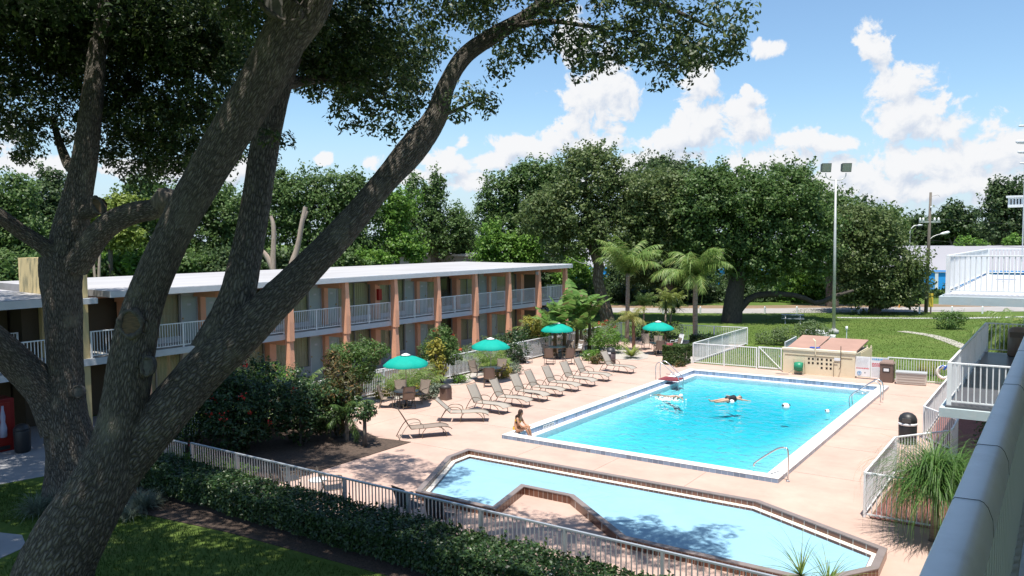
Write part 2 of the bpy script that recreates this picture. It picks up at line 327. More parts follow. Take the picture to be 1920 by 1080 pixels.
def catmull(P, n):
    P = np.array(P, float); Q = np.vstack([2*P[0]-P[1], P, 2*P[-1]-P[-2]]); out = []
    m = len(P)-1
    for t in np.linspace(0, m-1e-6, n):
        i = int(t); f = t-i; a, b, c, d = Q[i], Q[i+1], Q[i+2], Q[i+3]
        out.append(0.5*((2*b)+(-a+c)*f+(2*a-5*b+4*c-d)*f*f+(-a+3*b-3*c+d)*f**3))
    return np.array(out)
def limbs_mesh(name, limbs, m, parent, rng, n=18, rough=0.06, seg=0.25):
    """limbs: list of (k,4) arrays x,y,z,radius; tapered, knobbly tubes with bark UVs, one mesh"""
    Vs, Qs, UV = [], [], []; base = 0
    for P in limbs:
        P = np.array(P, float); ln = np.sum(np.linalg.norm(np.diff(P[:, :3], axis=0), axis=1)); k = max(6, int(ln/seg))
        S = catmull(P, k); c = S[:, :3]; r = np.maximum(S[:, 3], 0.008)
        d = unit(np.gradient(c, axis=0)); x = np.cross(d[0], [0.3, 0.9, 0.2]); X = []
        for i in range(k):
            x = x-d[i]*(x@d[i]); x = x/np.linalg.norm(x); X.append(x)
        X = np.array(X); Y = np.cross(d, X); th = np.linspace(0, 2*np.pi, n, endpoint=False); ph = rng.uniform(0, 6.28, 4)
        s = np.concatenate([[0], np.cumsum(np.linalg.norm(np.diff(c, axis=0), axis=1))])
        knob = 1+rough*(np.sin(th[None]*2+ph[0]+s[:, None]*0.9)*0.8+np.sin(th[None]*3+ph[1]-s[:, None]*1.7)*0.6+np.sin(th[None]*5+ph[2]+s[:, None]*3.1)*0.35+np.sin(th[None]*9+ph[3]+1.5*np.sin(s[:, None]*2.3))*0.32+np.sin(th[None]*13+ph[0]+1.8*np.sin(s[:, None]*3.7+ph[1]))*0.28+rng.normal(size=(k, n))*0.16)
        V = c[:, None]+(X[:, None]*np.cos(th)[None, :, None]+Y[:, None]*np.sin(th)[None, :, None])*(r[:, None]*knob)[..., None]
        Vs.append(V.reshape(-1, 3)); i, j = np.meshgrid(np.arange(k-1), np.arange(n), indexing='ij'); j2 = (j+1) % n
        Qs.append(np.stack([i*n+j, i*n+j2, (i+1)*n+j2, (i+1)*n+j], -1).reshape(-1, 4)+base)
        circ = 2*np.pi*np.percentile(r, 70)
        u0 = j/n*circ; u1 = (j+1)/n*circ; v0 = s[i]; v1 = s[i+1]
        UV.append(np.stack([np.stack([u0, v0], -1), np.stack([u1, v0], -1), np.stack([u1, v1], -1), np.stack([u0, v1], -1)], 2).reshape(-1, 2))
        base += k*n
    V = np.vstack(Vs); Q = np.vstack(Qs); UV = np.vstack(UV)
    return np_mesh(name, V, Q, m, parent, True, UV)

# ------------------------------------------------------------------ shared materials
WHITE = mat('white_paint', (0.78, 0.79, 0.80), 0.45, 0.06, 2.0, dirt=(0.55, 0.55, 0.53), dscale=2.5)
COPING = mat('coping_stone', (0.62, 0.61, 0.60), 0.6, 0.05, 3.0, bump=0.1, dirt=(0.48, 0.46, 0.44), dscale=1.5)
DECKM = mat('pink_concrete', (0.46, 0.326, 0.268), 0.8, 0.13, 0.6, bump=0.15, bscale=60, dirt=(0.36, 0.255, 0.215), dscale=0.35, spec=0.25)
CONC = mat('grey_concrete', (0.36, 0.36, 0.35), 0.85, 0.12, 0.8, bump=0.15, dirt=(0.26, 0.26, 0.25), dscale=0.6)
MULCH = mat('bark_mulch', (0.035, 0.025, 0.02), 0.95, 0.0, 14, bump=1.0, bscale=26, col2=(0.115, 0.08, 0.06))
REDROCK = mat('red_lava_gravel', (0.13, 0.045, 0.04), 0.95, 0, 22, bump=1.0, bscale=30, col2=(0.30, 0.13, 0.11))
PEBBLE = mat('pale_gravel', (0.25, 0.22, 0.19), 0.95, 0, 22, bump=1.0, bscale=30, col2=(0.5, 0.46, 0.42))
CORAL = mat('coral_stucco', (0.86, 0.43, 0.27), 0.85, 0.06, 1.5, bump=0.2, bscale=80, dirt=(0.74, 0.38, 0.25), dscale=0.8)
CREAM = mat('cream_stucco', (0.72, 0.62, 0.44), 0.85, 0.05, 1.5, bump=0.2, bscale=80)
YELLOW = mat('yellow_stucco', (0.66, 0.51, 0.26), 0.85, 0.06, 1.2, bump=0.2, bscale=80)
ROOFM = mat('white_membrane', (0.37, 0.36, 0.36), 0.7, 0.10, 0.6, dirt=(0.22, 0.20, 0.185), dscale=0.5, stretch=(1, .25, 1))
TRIM = mat('grey_white_trim', (0.55, 0.57, 0.60), 0.6, 0.08, 2, dirt=(0.36, 0.36, 0.36), dscale=1.0)
DOOR = mat('grey_blue_door', (0.40, 0.47, 0.45), 0.5, 0.05, 1)
DARK = mat('dark_interior', (0.02, 0.018, 0.016), 0.9); CEIL = mat('bounce_ceiling', (0.72, 0.70, 0.66), 0.9, .05, 1)
CURT = mat('tan_curtain', (0.50, 0.38, 0.22), 0.9, 0, 26, stretch=(1, 1, 0.02), col2=(0.62, 0.50, 0.33))
GLASS = glassmat('window_glass')
SILL = mat('grey_kick_panel', (0.36, 0.37, 0.38), 0.6, 0.1, 2)
ALU = mat('dull_aluminium', (0.50, 0.52, 0.54), 0.38, 0.08, 4, metal=0.55)
STEEL = mat('stainless_steel', (0.62, 0.62, 0.62), 0.25, metal=0.9)
TEAL = mat('teal_canvas', (0.004, 0.30, 0.235), 0.75, 0.06, 6, spec=0.2)
SLING = mat('taupe_sling', (0.33, 0.295, 0.25), 0.75, 0.06, 60)
SLINGD = mat('brown_sling', (0.24, 0.19, 0.155), 0.75, 0.08, 60)
BRONZE = mat('bronze_tube', (0.17, 0.135, 0.10), 0.4, 0.1, 8, metal=0.4)
BLACK = mat('black_plastic', (0.025, 0.025, 0.027), 0.45)
BROWN = mat('brown_plastic', (0.15, 0.10, 0.08), 0.5, 0.1, 3)
WOOD = mat('weathered_wood', (0.10, 0.085, 0.07), 0.9, 0, 3, stretch=(8, 8, 0.6), col2=(0.20, 0.175, 0.145), bump=0.4)
BARK = barkmat('oak_bark', (0.060, 0.052, 0.045), (0.34, 0.30, 0.255), 28.0, 7.5, 1.0)
BARKB = mat('bark_far', (0.05, 0.042, 0.033), 0.95, 0, 5, stretch=(3, 3, .6), col2=(0.17, 0.145, 0.12), bump=0.6, bscale=12)
PALMT = mat('palm_trunk', (0.17, 0.125, 0.09), 0.95, 0, 4, stretch=(1, 1, 5), col2=(0.36, 0.30, 0.24), bump=0.7, bscale=14)
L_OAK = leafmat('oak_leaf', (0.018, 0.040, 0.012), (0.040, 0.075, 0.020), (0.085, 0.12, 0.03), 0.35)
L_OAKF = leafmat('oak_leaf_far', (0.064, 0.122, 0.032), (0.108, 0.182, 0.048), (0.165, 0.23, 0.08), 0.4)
L_OLIVE = leafmat('olive_leaf', (0.080, 0.125, 0.038), (0.130, 0.178, 0.056), (0.19, 0.225, 0.09), 0.38)
L_BRIGHT = leafmat('bright_leaf', (0.08, 0.18, 0.025), (0.15, 0.28, 0.045), (0.22, 0.34, 0.06), 0.4)
L_LIME = leafmat('lime_leaf', (0.14, 0.20, 0.03), (0.24, 0.30, 0.06), None, 0.35)
L_DARK = leafmat('dark_leaf', (0.042, 0.078, 0.028), (0.075, 0.125, 0.040), (0.12, 0.165, 0.06), 0.35)
L_HEDGE = leafmat('hedge_leaf', (0.018, 0.045, 0.014), (0.04, 0.085, 0.022), (0.11, 0.17, 0.05), 0.3, 0.4, 0.45)
L_PALM = leafmat('palm_leaf', (0.11, 0.20, 0.04), (0.20, 0.29, 0.075), (0.34, 0.36, 0.12), 0.4)
L_GOLD = leafmat('golden_leaf', (0.20, 0.21, 0.03), (0.40, 0.34, 0.06), (0.10, 0.15, 0.03), 0.35)
L_RED = leafmat('croton_leaf', (0.05, 0.08, 0.02), (0.10, 0.075, 0.025), (0.28, 0.15, 0.05), 0.3)
L_BANANA = leafmat('banana_leaf', (0.09, 0.20, 0.035), (0.19, 0.31, 0.08), (0.14, 0.09, 0.04), 0.4)
L_GREY = leafmat('grey_green_leaf', (0.10, 0.13, 0.09), (0.20, 0.24, 0.17), None, 0.25)
FLOWER = leafmat('red_flower', (0.55, 0.02, 0.02), (0.75, 0.07, 0.05), None, 0.3)

# ------------------------------------------------------------------ setting: lawn, deck, beds, paths, road
def holed(name, m, xs, ys, holes, z, kind='structure'):
    b = B()
    for i in range(len(xs)-1):
        for j in range(len(ys)-1):
            if (i, j) in holes: continue
            b.sheet([(xs[i], ys[j], z), (xs[i+1], ys[j], z), (xs[i+1], ys[j+1], z), (xs[i], ys[j+1], z)])
    o = b.build(name, m); o['kind'] = kind; return o
def lawn_mat():
    m = mat('lawn_turf', (0.060, 0.105, 0.020), 0.95, 0, 0.16, bump=0.8, bscale=9, col2=(0.105, 0.150, 0.034), dirt=(0.145, 0.145, 0.055), dscale=0.45, spec=0.1)
    return m
PX0, PX1, PY0, PY1 = -16.78, -6.80, 23.42, 41.10
holed('lawn', lawn_mat(), [-2500, PX0+.2, PX1-.2, 2500], [-1200, PY0+.2, PY1-.2, 4000], {(1, 1)}, 0.0)
deck = holed('pool_deck', DECKM, [-26.6, PX0+.2, PX1-.2, -4.0], [14.15, PY0+.2, PY1-.2, 44.0], {(1, 1)}, 0.008)
b = B()
b.sheet([(-26.6, 44.0, .008), (-17.75, 44.0, .008), (-17.75, 53.3, .008), (-26.6, 53.3, .008)]); b.sheet([(-4.0, 26.2, .008), (-2.85, 27.9, .008), (-2.85, 29.7, .008), (-4.0, 31.4, .008)])
b.sheet([(-4.0, 14.15, .008), (-1.7, 14.15, .008), (-1.7, 21.75, .008), (-4.0, 21.75, .008)])
b.sheet([(-12.4, 44.0, .008), (-8.8, 44.0, .008), (-8.8, 47.5, .008), (-12.4, 47.5, .008)])
o = b.build('pool_deck_extension', DECKM); o['kind'] = 'structure'
# saw joints and hairline cracks are dark grooves let into the slab
b = B()
for y in (17.6, 21.2, 24.9, 28.6, 32.3, 36.0, 39.7, 43.0): b.box(-24.2, PX0-.1, y-.006, y+.006, .005, .0105)
for x in (-22.4, -19.6): b.box(x-.006, x+.006, 21.4, 43.0, .005, .0105)
for x in (-15, -12, -9): b.box(x-.006, x+.006, 21.2, PY0-.05, .005, .0105)
for y in (24.9, 28.6, 32.3, 36.0, 39.7): b.box(PX1+.05, -4.1, y-.006, y+.006, .005, .0105)
o = b.build('deck_joints', mat('joint_dark', (0.22, 0.15, 0.12), 0.9)); o['kind'] = 'structure'
def bed(name, poly, m, z=0.03):
    o = B().prism(poly, 0.001, z).build(name, m); o['kind'] = 'structure'; return o
bed('mulch_bed', [(-26.55, 14.25), (-19.2, 14.25), (-19.2, 21.2), (-20.6, 21.0), (-24.4, 22.4), (-26.55, 22.4)], MULCH)
def wavy(xa, y0, y1, amp, seed):
    r = random.Random(seed); n = 14; pts = [(-26.55, y1), (-26.55, y0)]
    for i in range(n+1): pts.append((xa+amp*math.sin(i*1.25+seed)+r.uniform(-.1, .1), y0+(y1-y0)*i/n))
    return pts
bed('planting_bed', wavy(-25.2, 22.6, 34.6, 0.35, 1), PEBBLE, 0.025)
bed('planting_bed', [(-26.55, 41.9), (-24.6, 42.6), (-22.5, 42.8), (-20.9, 43.2), (-20.7, 44.2), (-21.6, 46.2), (-23.6, 47.6), (-26.55, 47.9)], PEBBLE, 0.026)
bed('planting_bed', [(-19.0, 42.6), (-17.75, 42.6), (-17.75, 50.5), (-19.2, 50.0)], PEBBLE, 0.026)
bed('gravel_bed', [(-3.98, 21.75), (-1.7, 21.75), (-1.7, 41.5), (-3.98, 43.5), (-3.98, 31.6), (-2.7, 29.8), (-2.7, 27.8), (-3.98, 26.0)], REDROCK, 0.03)
bed('hedge_bed', [(-24.5, 11.0), (-17, 12.0), (-12, 12.3), (-2, 12.2), (-2, 14.1), (-24.5, 14.1)], MULCH, 0.02)
bed('planting_bed', [(-31.0, 22.0), (-26.7, 22.0), (-26.7, 52.6), (-31.0, 52.6)], MULCH, 0.02)
def strip(name, pts, w, m, z):
    P = catmull([(x, y, 0) for x, y in pts], 40); d = unit(np.gradient(P, axis=0)); nrm = np.stack([-d[:, 1], d[:, 0], np.zeros(len(d))], 1)
    b = B(); vs = []
    for p, n in zip(P, nrm): vs += [(*(p+n*w/2)[:2], z), (*(p-n*w/2)[:2], z)]
    b.add(vs, [(2*i+1, 2*i+3, 2*i+2, 2*i) for i in range(len(P)-1)])
    o = b.build(name, m); o['kind'] = 'structure'; return o
ASPH = mat('old_asphalt', (0.30, 0.28, 0.265), 0.9, 0.1, 0.5, bump=0.2, dirt=(0.22, 0.2, 0.19), dscale=0.3)
GR = lambda x, y: tuple(G(x, y)[:2])
rc = [GR(300, 578), GR(800, 580), GR(1150, 581.5), GR(1400, 583), GR(1600, 581), GR(1800, 580), GR(2200, 577)]
strip('road', rc, 5.5, ASPH, 0.012)
strip('road_verge', [(x-1.6, y+4.4) for x, y in rc], 4.0, mat('bare_earth', (0.20, 0.135, 0.08), 0.95, 0.25, 0.6, dirt=(0.08, 0.10, 0.03), dscale=0.5), 0.006)
strip('footpath', [GR(1690, 621), GR(1740, 628), GR(1775, 638), GR(1830, 660), GR(1960, 720)], 0.9, mat('path_concrete', (0.33, 0.31, 0.26), 0.9, 0.1, 1.5), 0.010)
strip('footpath', [GR(1570, 595.5), GR(1700, 596.5), GR(1800, 596.5), GR(1990, 593)], 1.0, CONC, 0.010)
WALK = mat('walkway_concrete', (0.30, 0.30, 0.31), 0.9, 0.12, 0.7, bump=0.1, dirt=(0.38, 0.36, 0.32), dscale=0.5)
o = B().prism([(-34, -6), (-28.2, -6), (-26.4, 10.3), (-26.0, 12.2), (-25.2, 14.0), (-27.2, 16.2), (-31.0, 17.0), (-31.0, 54.0), (-33.4, 54.0), (-33.4, 17), (-34, 17)], -.05, 0.010).build('sidewalk', WALK); o['kind'] = 'structure'
o = B().prism([(-23.9, -4), (-20.5, 4), (-19.7, 7.2), (-20.3, 8.75), (-21.2, 9.05), (-22.2, 8.7), (-25.2, 4), (-27, -4)], -.05, 0.010).build('sidewalk', WALK); o['kind'] = 'structure'
o = B().prism([(-4.0, 0), (2.5, 0), (2.5, 14.1), (-2.0, 14.1)], -.05, 0.009).build('sidewalk', CONC); o['kind'] = 'structure'
o = B().prism([(-1.7, 14.1), (3.5, 14.1), (3.5, 48), (-1.7, 48)], -.05, 0.009).build('sidewalk', CONC); o['kind'] = 'structure'

# grass blades on the near lawn and tufts on the far one: stuff
def grass(name, n, x0, x1, y0, y1, h, w, m, reject=None):
    P = np.stack([RNG.uniform(x0, x1, n), RNG.uniform(y0, y1, n), np.zeros(n)], 1)
    if reject is not None: P = P[~reject(P)]
    n = len(P); a = RNG.uniform(0, 6.28, n); d = np.stack([np.cos(a), np.sin(a), np.zeros(n)], 1); lean = RNG.normal(size=(n, 3))*0.35; lean[:, 2] = 1
    hh = h*RNG.uniform(.6, 1.4, (n, 1)); T = P+unit(lean)*hh
    V = np.stack([P-d*w, P+d*w, T+d*w*.2, T-d*w*.2], 1).reshape(-1, 3)
    o = np_mesh(name, V, np.arange(4*n).reshape(n, 4), m); o['kind'] = 'stuff'; tag(o, 'short green lawn grass around the oak trunks', 'grass', kind='stuff'); return o
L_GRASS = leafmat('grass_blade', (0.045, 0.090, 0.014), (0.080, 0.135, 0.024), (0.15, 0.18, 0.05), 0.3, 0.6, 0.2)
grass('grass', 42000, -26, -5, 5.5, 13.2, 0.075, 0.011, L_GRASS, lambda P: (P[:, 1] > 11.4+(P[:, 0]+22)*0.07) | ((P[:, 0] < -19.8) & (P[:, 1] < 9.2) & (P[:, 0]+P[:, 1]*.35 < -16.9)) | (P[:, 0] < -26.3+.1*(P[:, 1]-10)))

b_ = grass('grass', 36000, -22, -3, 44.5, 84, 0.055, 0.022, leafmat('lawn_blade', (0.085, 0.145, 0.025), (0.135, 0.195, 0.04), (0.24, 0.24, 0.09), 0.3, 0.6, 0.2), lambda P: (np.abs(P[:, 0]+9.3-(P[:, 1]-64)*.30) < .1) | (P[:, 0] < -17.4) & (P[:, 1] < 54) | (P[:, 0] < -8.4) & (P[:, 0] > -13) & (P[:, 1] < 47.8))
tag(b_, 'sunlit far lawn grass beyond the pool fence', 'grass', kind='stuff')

# ------------------------------------------------------------------ swimming pool
def rect(x0, x1, y0, y1): return [(x0, y0), (x1, y0), (x1, y1), (x0, y1)]
BLUET = tilemat('blue_tile', (0.19, 0.265, 0.37), (0.42, 0.48, 0.56), 0.19, 10, z0=-5)
BROWNT = tilemat('brown_tile', (0.15, 0.062, 0.038), (0.42, 0.38, 0.34), 0.155, 10, z0=-5)
PLASTER = mat('pool_plaster', (0.44, 0.58, 0.64), 0.7, 0.05, 0.5)
LEDGE = mat('gutter_ledge', (0.72, 0.74, 0.80), 0.5, 0.05, 2)
pool = thing('swimming_pool', 'big rectangular swimming pool with raised white coping and blue tile band', 'pool', (-11.8, 32.2, 0))
OX, OY = -11.8, 32.2
def rl(d0, z=0): return rect(PX0+d0-OX, PX1-d0-OX, PY0+d0-OY, PY1-d0-OY)
B().ring(rl(0.0), rl(0.40), 0.134, 0.152).build('coping', COPING, pool, bevel=0.005)
B().ring(rl(0.004), rl(0.392), -0.05, 0.134).build('tile_band', BLUET, pool)
B().ring(rl(0.30), rl(0.66), -0.30, -0.052).build('gutter_ledge', LEDGE, pool, bevel=0.01)
b = B(); i0, i1, j0, j1 = PX0+.64-OX, PX1-.64-OX, PY0+.64-OY, PY1-.64-OY
nx, ny = 34, 60; gx = np.linspace(i0, i1, nx); gy = np.linspace(j0, j1, ny); vs = []
sst = lambda t: max(0., min(1., t))**2*(3-2*max(0., min(1., t)))
for y in gy:
    for x in gx:
        e = min(sst((x-i0)/2.6), sst((i1-x)/2.6), sst((y-j0)/2.2), sst((j1-y)/3.6)); vs.append((x, y, -.30-e*(.26+.40*sst((y-j0-2)/11))))
b.add(vs, [(a*nx+c, a*nx+c+1, (a+1)*nx+c+1, (a+1)*nx+c) for a in range(ny-1) for c in range(nx-1)])
b.build('basin', PLASTER, pool, True)
# white depth-marker tiles with small dark strokes in the inner tile band
for (x, y, l) in ((PX0+.405-OX, 25.6-OY, .8), (PX0+.405-OX, 32.0-OY, .7), (PX0+.405-OX, 38-OY, .6)):
    mk = B().box(x, x+.006, y, y+l, -.03, .10).build('depth_marker', mat('white_tile', (0.75, 0.75, 0.74), 0.3), pool); b2 = B()
    for k in range(7): b2.box(x+.004, x+.010, y+.05+k*l/7.5, y+.05+k*l/7.5+.05, .0, .075)
    b2.build('marking_text', BLACK, mk)
WAT = watermat('pool_water', (0.10, 0.925, 0.965), 1.0, 0.75, 1.9)
w = B().box(PX0+.60, PX1-.60, PY0+.60, PY1-.60, -1.9, -0.085).build('water', WAT); w['kind'] = 'structure'

# wading pool: a raised kerb of brown tile round pale shallow water
wo = [(-14.81, 16.50), (-16.37, 19.79), (-16.40, 20.93), (-6.59, 20.93), (-3.15, 19.17), (-3.10, 17.9), (-4.0, 16.5), (-8.42, 16.50), (-11.0, 18.50), (-12.5, 18.50), (-12.05, 16.50)]
def inset(poly, d):
    n = len(poly); out = []
    for i in range(n):
        p0, p1, p2 = (np.array(poly[(i+k) % n]) for k in (-1, 0, 1)); e1 = unit(p1-p0); e2 = unit(p2-p1); n1 = np.array([e1[1], -e1[0]]); n2 = np.array([e2[1], -e2[0]])
        m = unit(n1+n2); out.append(tuple(p1+m*d/max(0.35, m@n1)))
    return out
if sum(wo[i][0]*wo[(i+1) % 11][1]-wo[(i+1) % 11][0]*wo[i][1] for i in range(11)) < 0: pass
else: wo = wo[::-1]
wad = thing('wading_pool', 'pale shallow wading pool with angular brown tiled kerb behind the near fence', 'pool', (-10, 18.5, 0))
sh = lambda pl: [(x+10, y-18.5) for x, y in pl]
r0, r1, r2, r3 = wo, inset(wo, .15), inset(wo, .145), inset(wo, .29)
KTOP = mat('grey_kerb_top', (0.20, 0.165, 0.155), 0.55, 0.15, 4, dirt=(0.12, 0.11, 0.11), dscale=2)
B().ring(sh(r0)[::-1], sh(r1)[::-1], 0.0, 0.215).build('tiled_kerb', BROWNT, wad)
B().ring(sh(inset(wo, -.012))[::-1], sh(inset(wo, .160))[::-1], 0.215, 0.248).build('kerb_cap', KTOP, wad, bevel=0.01)
B().ring(sh(r2)[::-1], sh(r3)[::-1], 0.0, 0.095).build('white_lip', mat('cream_lip', (0.74, 0.70, 0.62), 0.5, 0.05, 3), wad, bevel=0.01)
B().ring(sh(inset(wo, .285))[::-1], sh(inset(wo, .305))[::-1], 0.0, 0.08).build('waterline_tile', BROWNT, wad)
B().prism(sh(inset(wo, .28)), 0.0, 0.016).build('basin_floor', mat('pale_blue_plaster', (0.31, 0.53, 0.68), 0.7, 0.07, 0.8, dirt=(0.25, 0.45, 0.60), dscale=0.4), wad)
w = B().prism(inset(wo, .295), -0.01, 0.055).build('water', watermat('wading_water', (0.40, 0.82, 1.0), 0.9, 0.12, 1.5)); w['kind'] = 'structure'

# ------------------------------------------------------------------ fences
def fence(p0, p1, label, h=1.2, m=WHITE, post=2.3, sp=0.115, pk=0.022, z0=0.0, parent=None, name='picket_fence', ends=(True, True), group='white metal picket fences'):
    p0 = np.array([*p0, z0]) if len(p0) == 2 else np.array(p0, float); p1 = np.array([*p1, z0]) if len(p1) == 2 else np.array(p1, float)
    d = p1-p0; ln = float(np.hypot(d[0], d[1])); rz = math.atan2(d[1], d[0])
    t = thing(name, label, 'fence', p0, rz, group)
    if parent is not None:
        t.parent = parent
        for k in ('label', 'category', 'group'):
            if k in t: del t[k]
    B().box(-.03, ln+.03, -.028, .028, h-.045, h).build('top_rail', m, t, bevel=.006)
    B().box(0, ln, -.018, .018, .09, .125).build('bottom_rail', m, t)
    n = max(1, round(ln/sp)); b = B()
    for i in range(1, n):
        x = ln*i/n; b.box(x-pk/2, x+pk/2, -pk/2, pk/2, .125, h-.045)
    b.build('picket_panel', m, t)
    k = max(1, round(ln/post))
    for i in range(k+1):
        if (i == 0 and not ends[0]) or (i == k and not ends[1]): continue
        x = ln*i/k; B().box(x-.032, x+.032, -.031, .031, 0.0, h-.003).build('post', m, t)
    return t
NY = 14.08; LX = -26.62
fence((-21.65, NY), (-1.9, NY), 'long white picket fence behind the dark clipped hedge in the foreground', m=ALU)
fence((-22.9, NY-.12), (-21.72, NY-.12), 'short stub of picket fence beside the oak trunk, left of the long hedge fence', m=ALU, ends=(True, False))
fence((LX, 15.2), (LX, 52.3), 'long white picket fence between the motel and the row of loungers', post=2.4)
fence((-22.9, NY-.12), (LX, 15.2), 'white picket fence partly hidden behind the big red flowered bush', ends=(False, False))
fence((LX, 52.3), (-17.7, 53.45), 'white picket fence at the back of the deck, behind the farthest parasol and palm', ends=(False, True))
fence((-17.7, 53.3), (-17.7, 43.95), 'white picket fence side panel running back from the boxy green hedge', ends=(False, False))
fence((-17.66, 43.8), (-13.98, 43.8), 'white picket fence between the boxy green hedge and the gate')
fence((-7.25, 43.55), (-4.02, 43.75), 'white picket fence holding the white life ring, right of the rule boards', ends=(True, True))
fence((-4.05, 43.6), (-4.05, 31.5), 'white picket fence along the right side of the deck, behind the domed bin', ends=(False, True))
fence((-4.0, 31.4), (-2.85, 29.8), 'slanted white picket fence at the far end of the bin recess', ends=(False, True))
fence((-2.82, 29.75), (-2.82, 27.95), 'short white picket fence at the back of the bin recess', ends=(False, True))
fence((-2.9, 27.85), (-4.1, 26.15), 'slanted white picket fence at the near end of the bin recess', ends=(False, True))
fence((-4.12, 26.05), (-4.12, 21.75), 'white picket fence beside the red gravel, facing the pool corner', ends=(False, True))
fence((-4.06, 21.72), (-1.75, 21.72), 'white picket fence across the red gravel, in front of the drooping palm', ends=(False, True))
# gate with a diagonal brace
g = thing('pool_gate', 'white picket gate with diagonal brace beside the cream pump house', 'gate', (-13.88, 43.8, 0))
b = B(); b.box(0, .06, -.03, .03, .06, 1.25); b.box(1.22, 1.28, -.03, .03, .06, 1.25); b.box(.06, 1.22, -.025, .025, 1.19, 1.25); b.box(.06, 1.22, -.025, .025, .08, .14); b.build('gate_frame', WHITE, g)
b = B()
for i in range(1, 11): b.box(.06+1.16*i/11-.011, .06+1.16*i/11+.011, -.011, .011, .14, 1.19)
b.build('picket_panel', WHITE, g); B().bar((.06, -.03, 1.2), (1.22, -.03, .12), .05, .03).build('brace', WHITE, g); B().box(1.14, 1.2, -.07, -.03, .75, .85).build('latch', STEEL, g)

# ------------------------------------------------------------------ motel
mo = thing('motel_building', 'long two storey motel with coral fins, white flat roof and balcony railings', 'building', (-33.3, 14.7, 0))
MX, MY = -33.3, 14.7
Lx = lambda x: x-MX
Ly = lambda y: y-MY
WALLX = -33.3; FRONT = -31.6; YE = 52.45
z1, z2, zr = 2.45, 2.72, 5.1
B().box(Lx(-41.2), Lx(WALLX-.35), Ly(14.7), Ly(YE), 0.0, zr).build('core_block', mat('unlit_room_colour', (0.10, 0.075, 0.05), .9), mo)  # dark colour stands in for the unlit rooms behind the glass
B().box(Lx(WALLX-.35), Lx(FRONT+.12), Ly(14.7), Ly(YE+.3), z1, z2).build('walkway_slab', TRIM, mo)
B().box(Lx(WALLX-.34), Lx(FRONT+.1), Ly(14.8), Ly(YE+.25), z2, z2+.012).build('walkway_floor', CONC, mo)
B().box(Lx(WALLX-.34), Lx(-31.2), Ly(17), Ly(YE+.2), zr-.012, zr-.002).build('bounce_ceiling', CEIL, mo); B().box(Lx(WALLX-.34), Lx(FRONT), Ly(17), Ly(YE+.2), z1-.012, z1-.002).build('bounce_ceiling', CEIL, mo)  # white sheets added to bounce light into the walkways
# roof: thin fascia band and a slightly pitched membrane
b = B(); y0, y1 = Ly(16.9), Ly(53.0)
b.add([(Lx(-31.15), y0, 5.12), (Lx(-31.15), y1, 5.12), (Lx(-41.8), y1, 5.12), (Lx(-41.8), y0, 5.12), (Lx(-31.15), y0, 5.36), (Lx(-31.15), y1, 5.36), (Lx(-41.8), y1, 5.50), (Lx(-41.8), y0, 5.50)],
      [(4, 5, 6, 7)[::-1][::-1], (0, 3, 2, 1), (0, 1, 5, 4), (1, 2, 6, 5), (2, 3, 7, 6), (3, 0, 4, 7)])
rf = b.build('roof', ROOFM, mo)
B().box(Lx(-31.15), Lx(-31.105), y0, y1, 5.10, 5.345).build('fascia', TRIM, rf); B().box(Lx(-31.15), Lx(-41.8), y1, y1+.05, 5.1, 5.40).build('fascia', TRIM, rf)
for k in range(9): B().box(Lx(-31.35-.02*k), Lx(-31.2), y0+2.2+k*3.9, y0+2.2+k*3.9+1.6+(k % 3)*.5, 5.355, 5.375).build('lifted_edge', TRIM, rf)
PY = [29.98+7.56*k for k in range(-2, 4)]           # door piers; window piers lie half a module on
COLY = [52.25-3.76*k for k in range(0, 10)]
hm = mat('brass_handle', (0.5, 0.4, 0.2), .3, metal=.8)
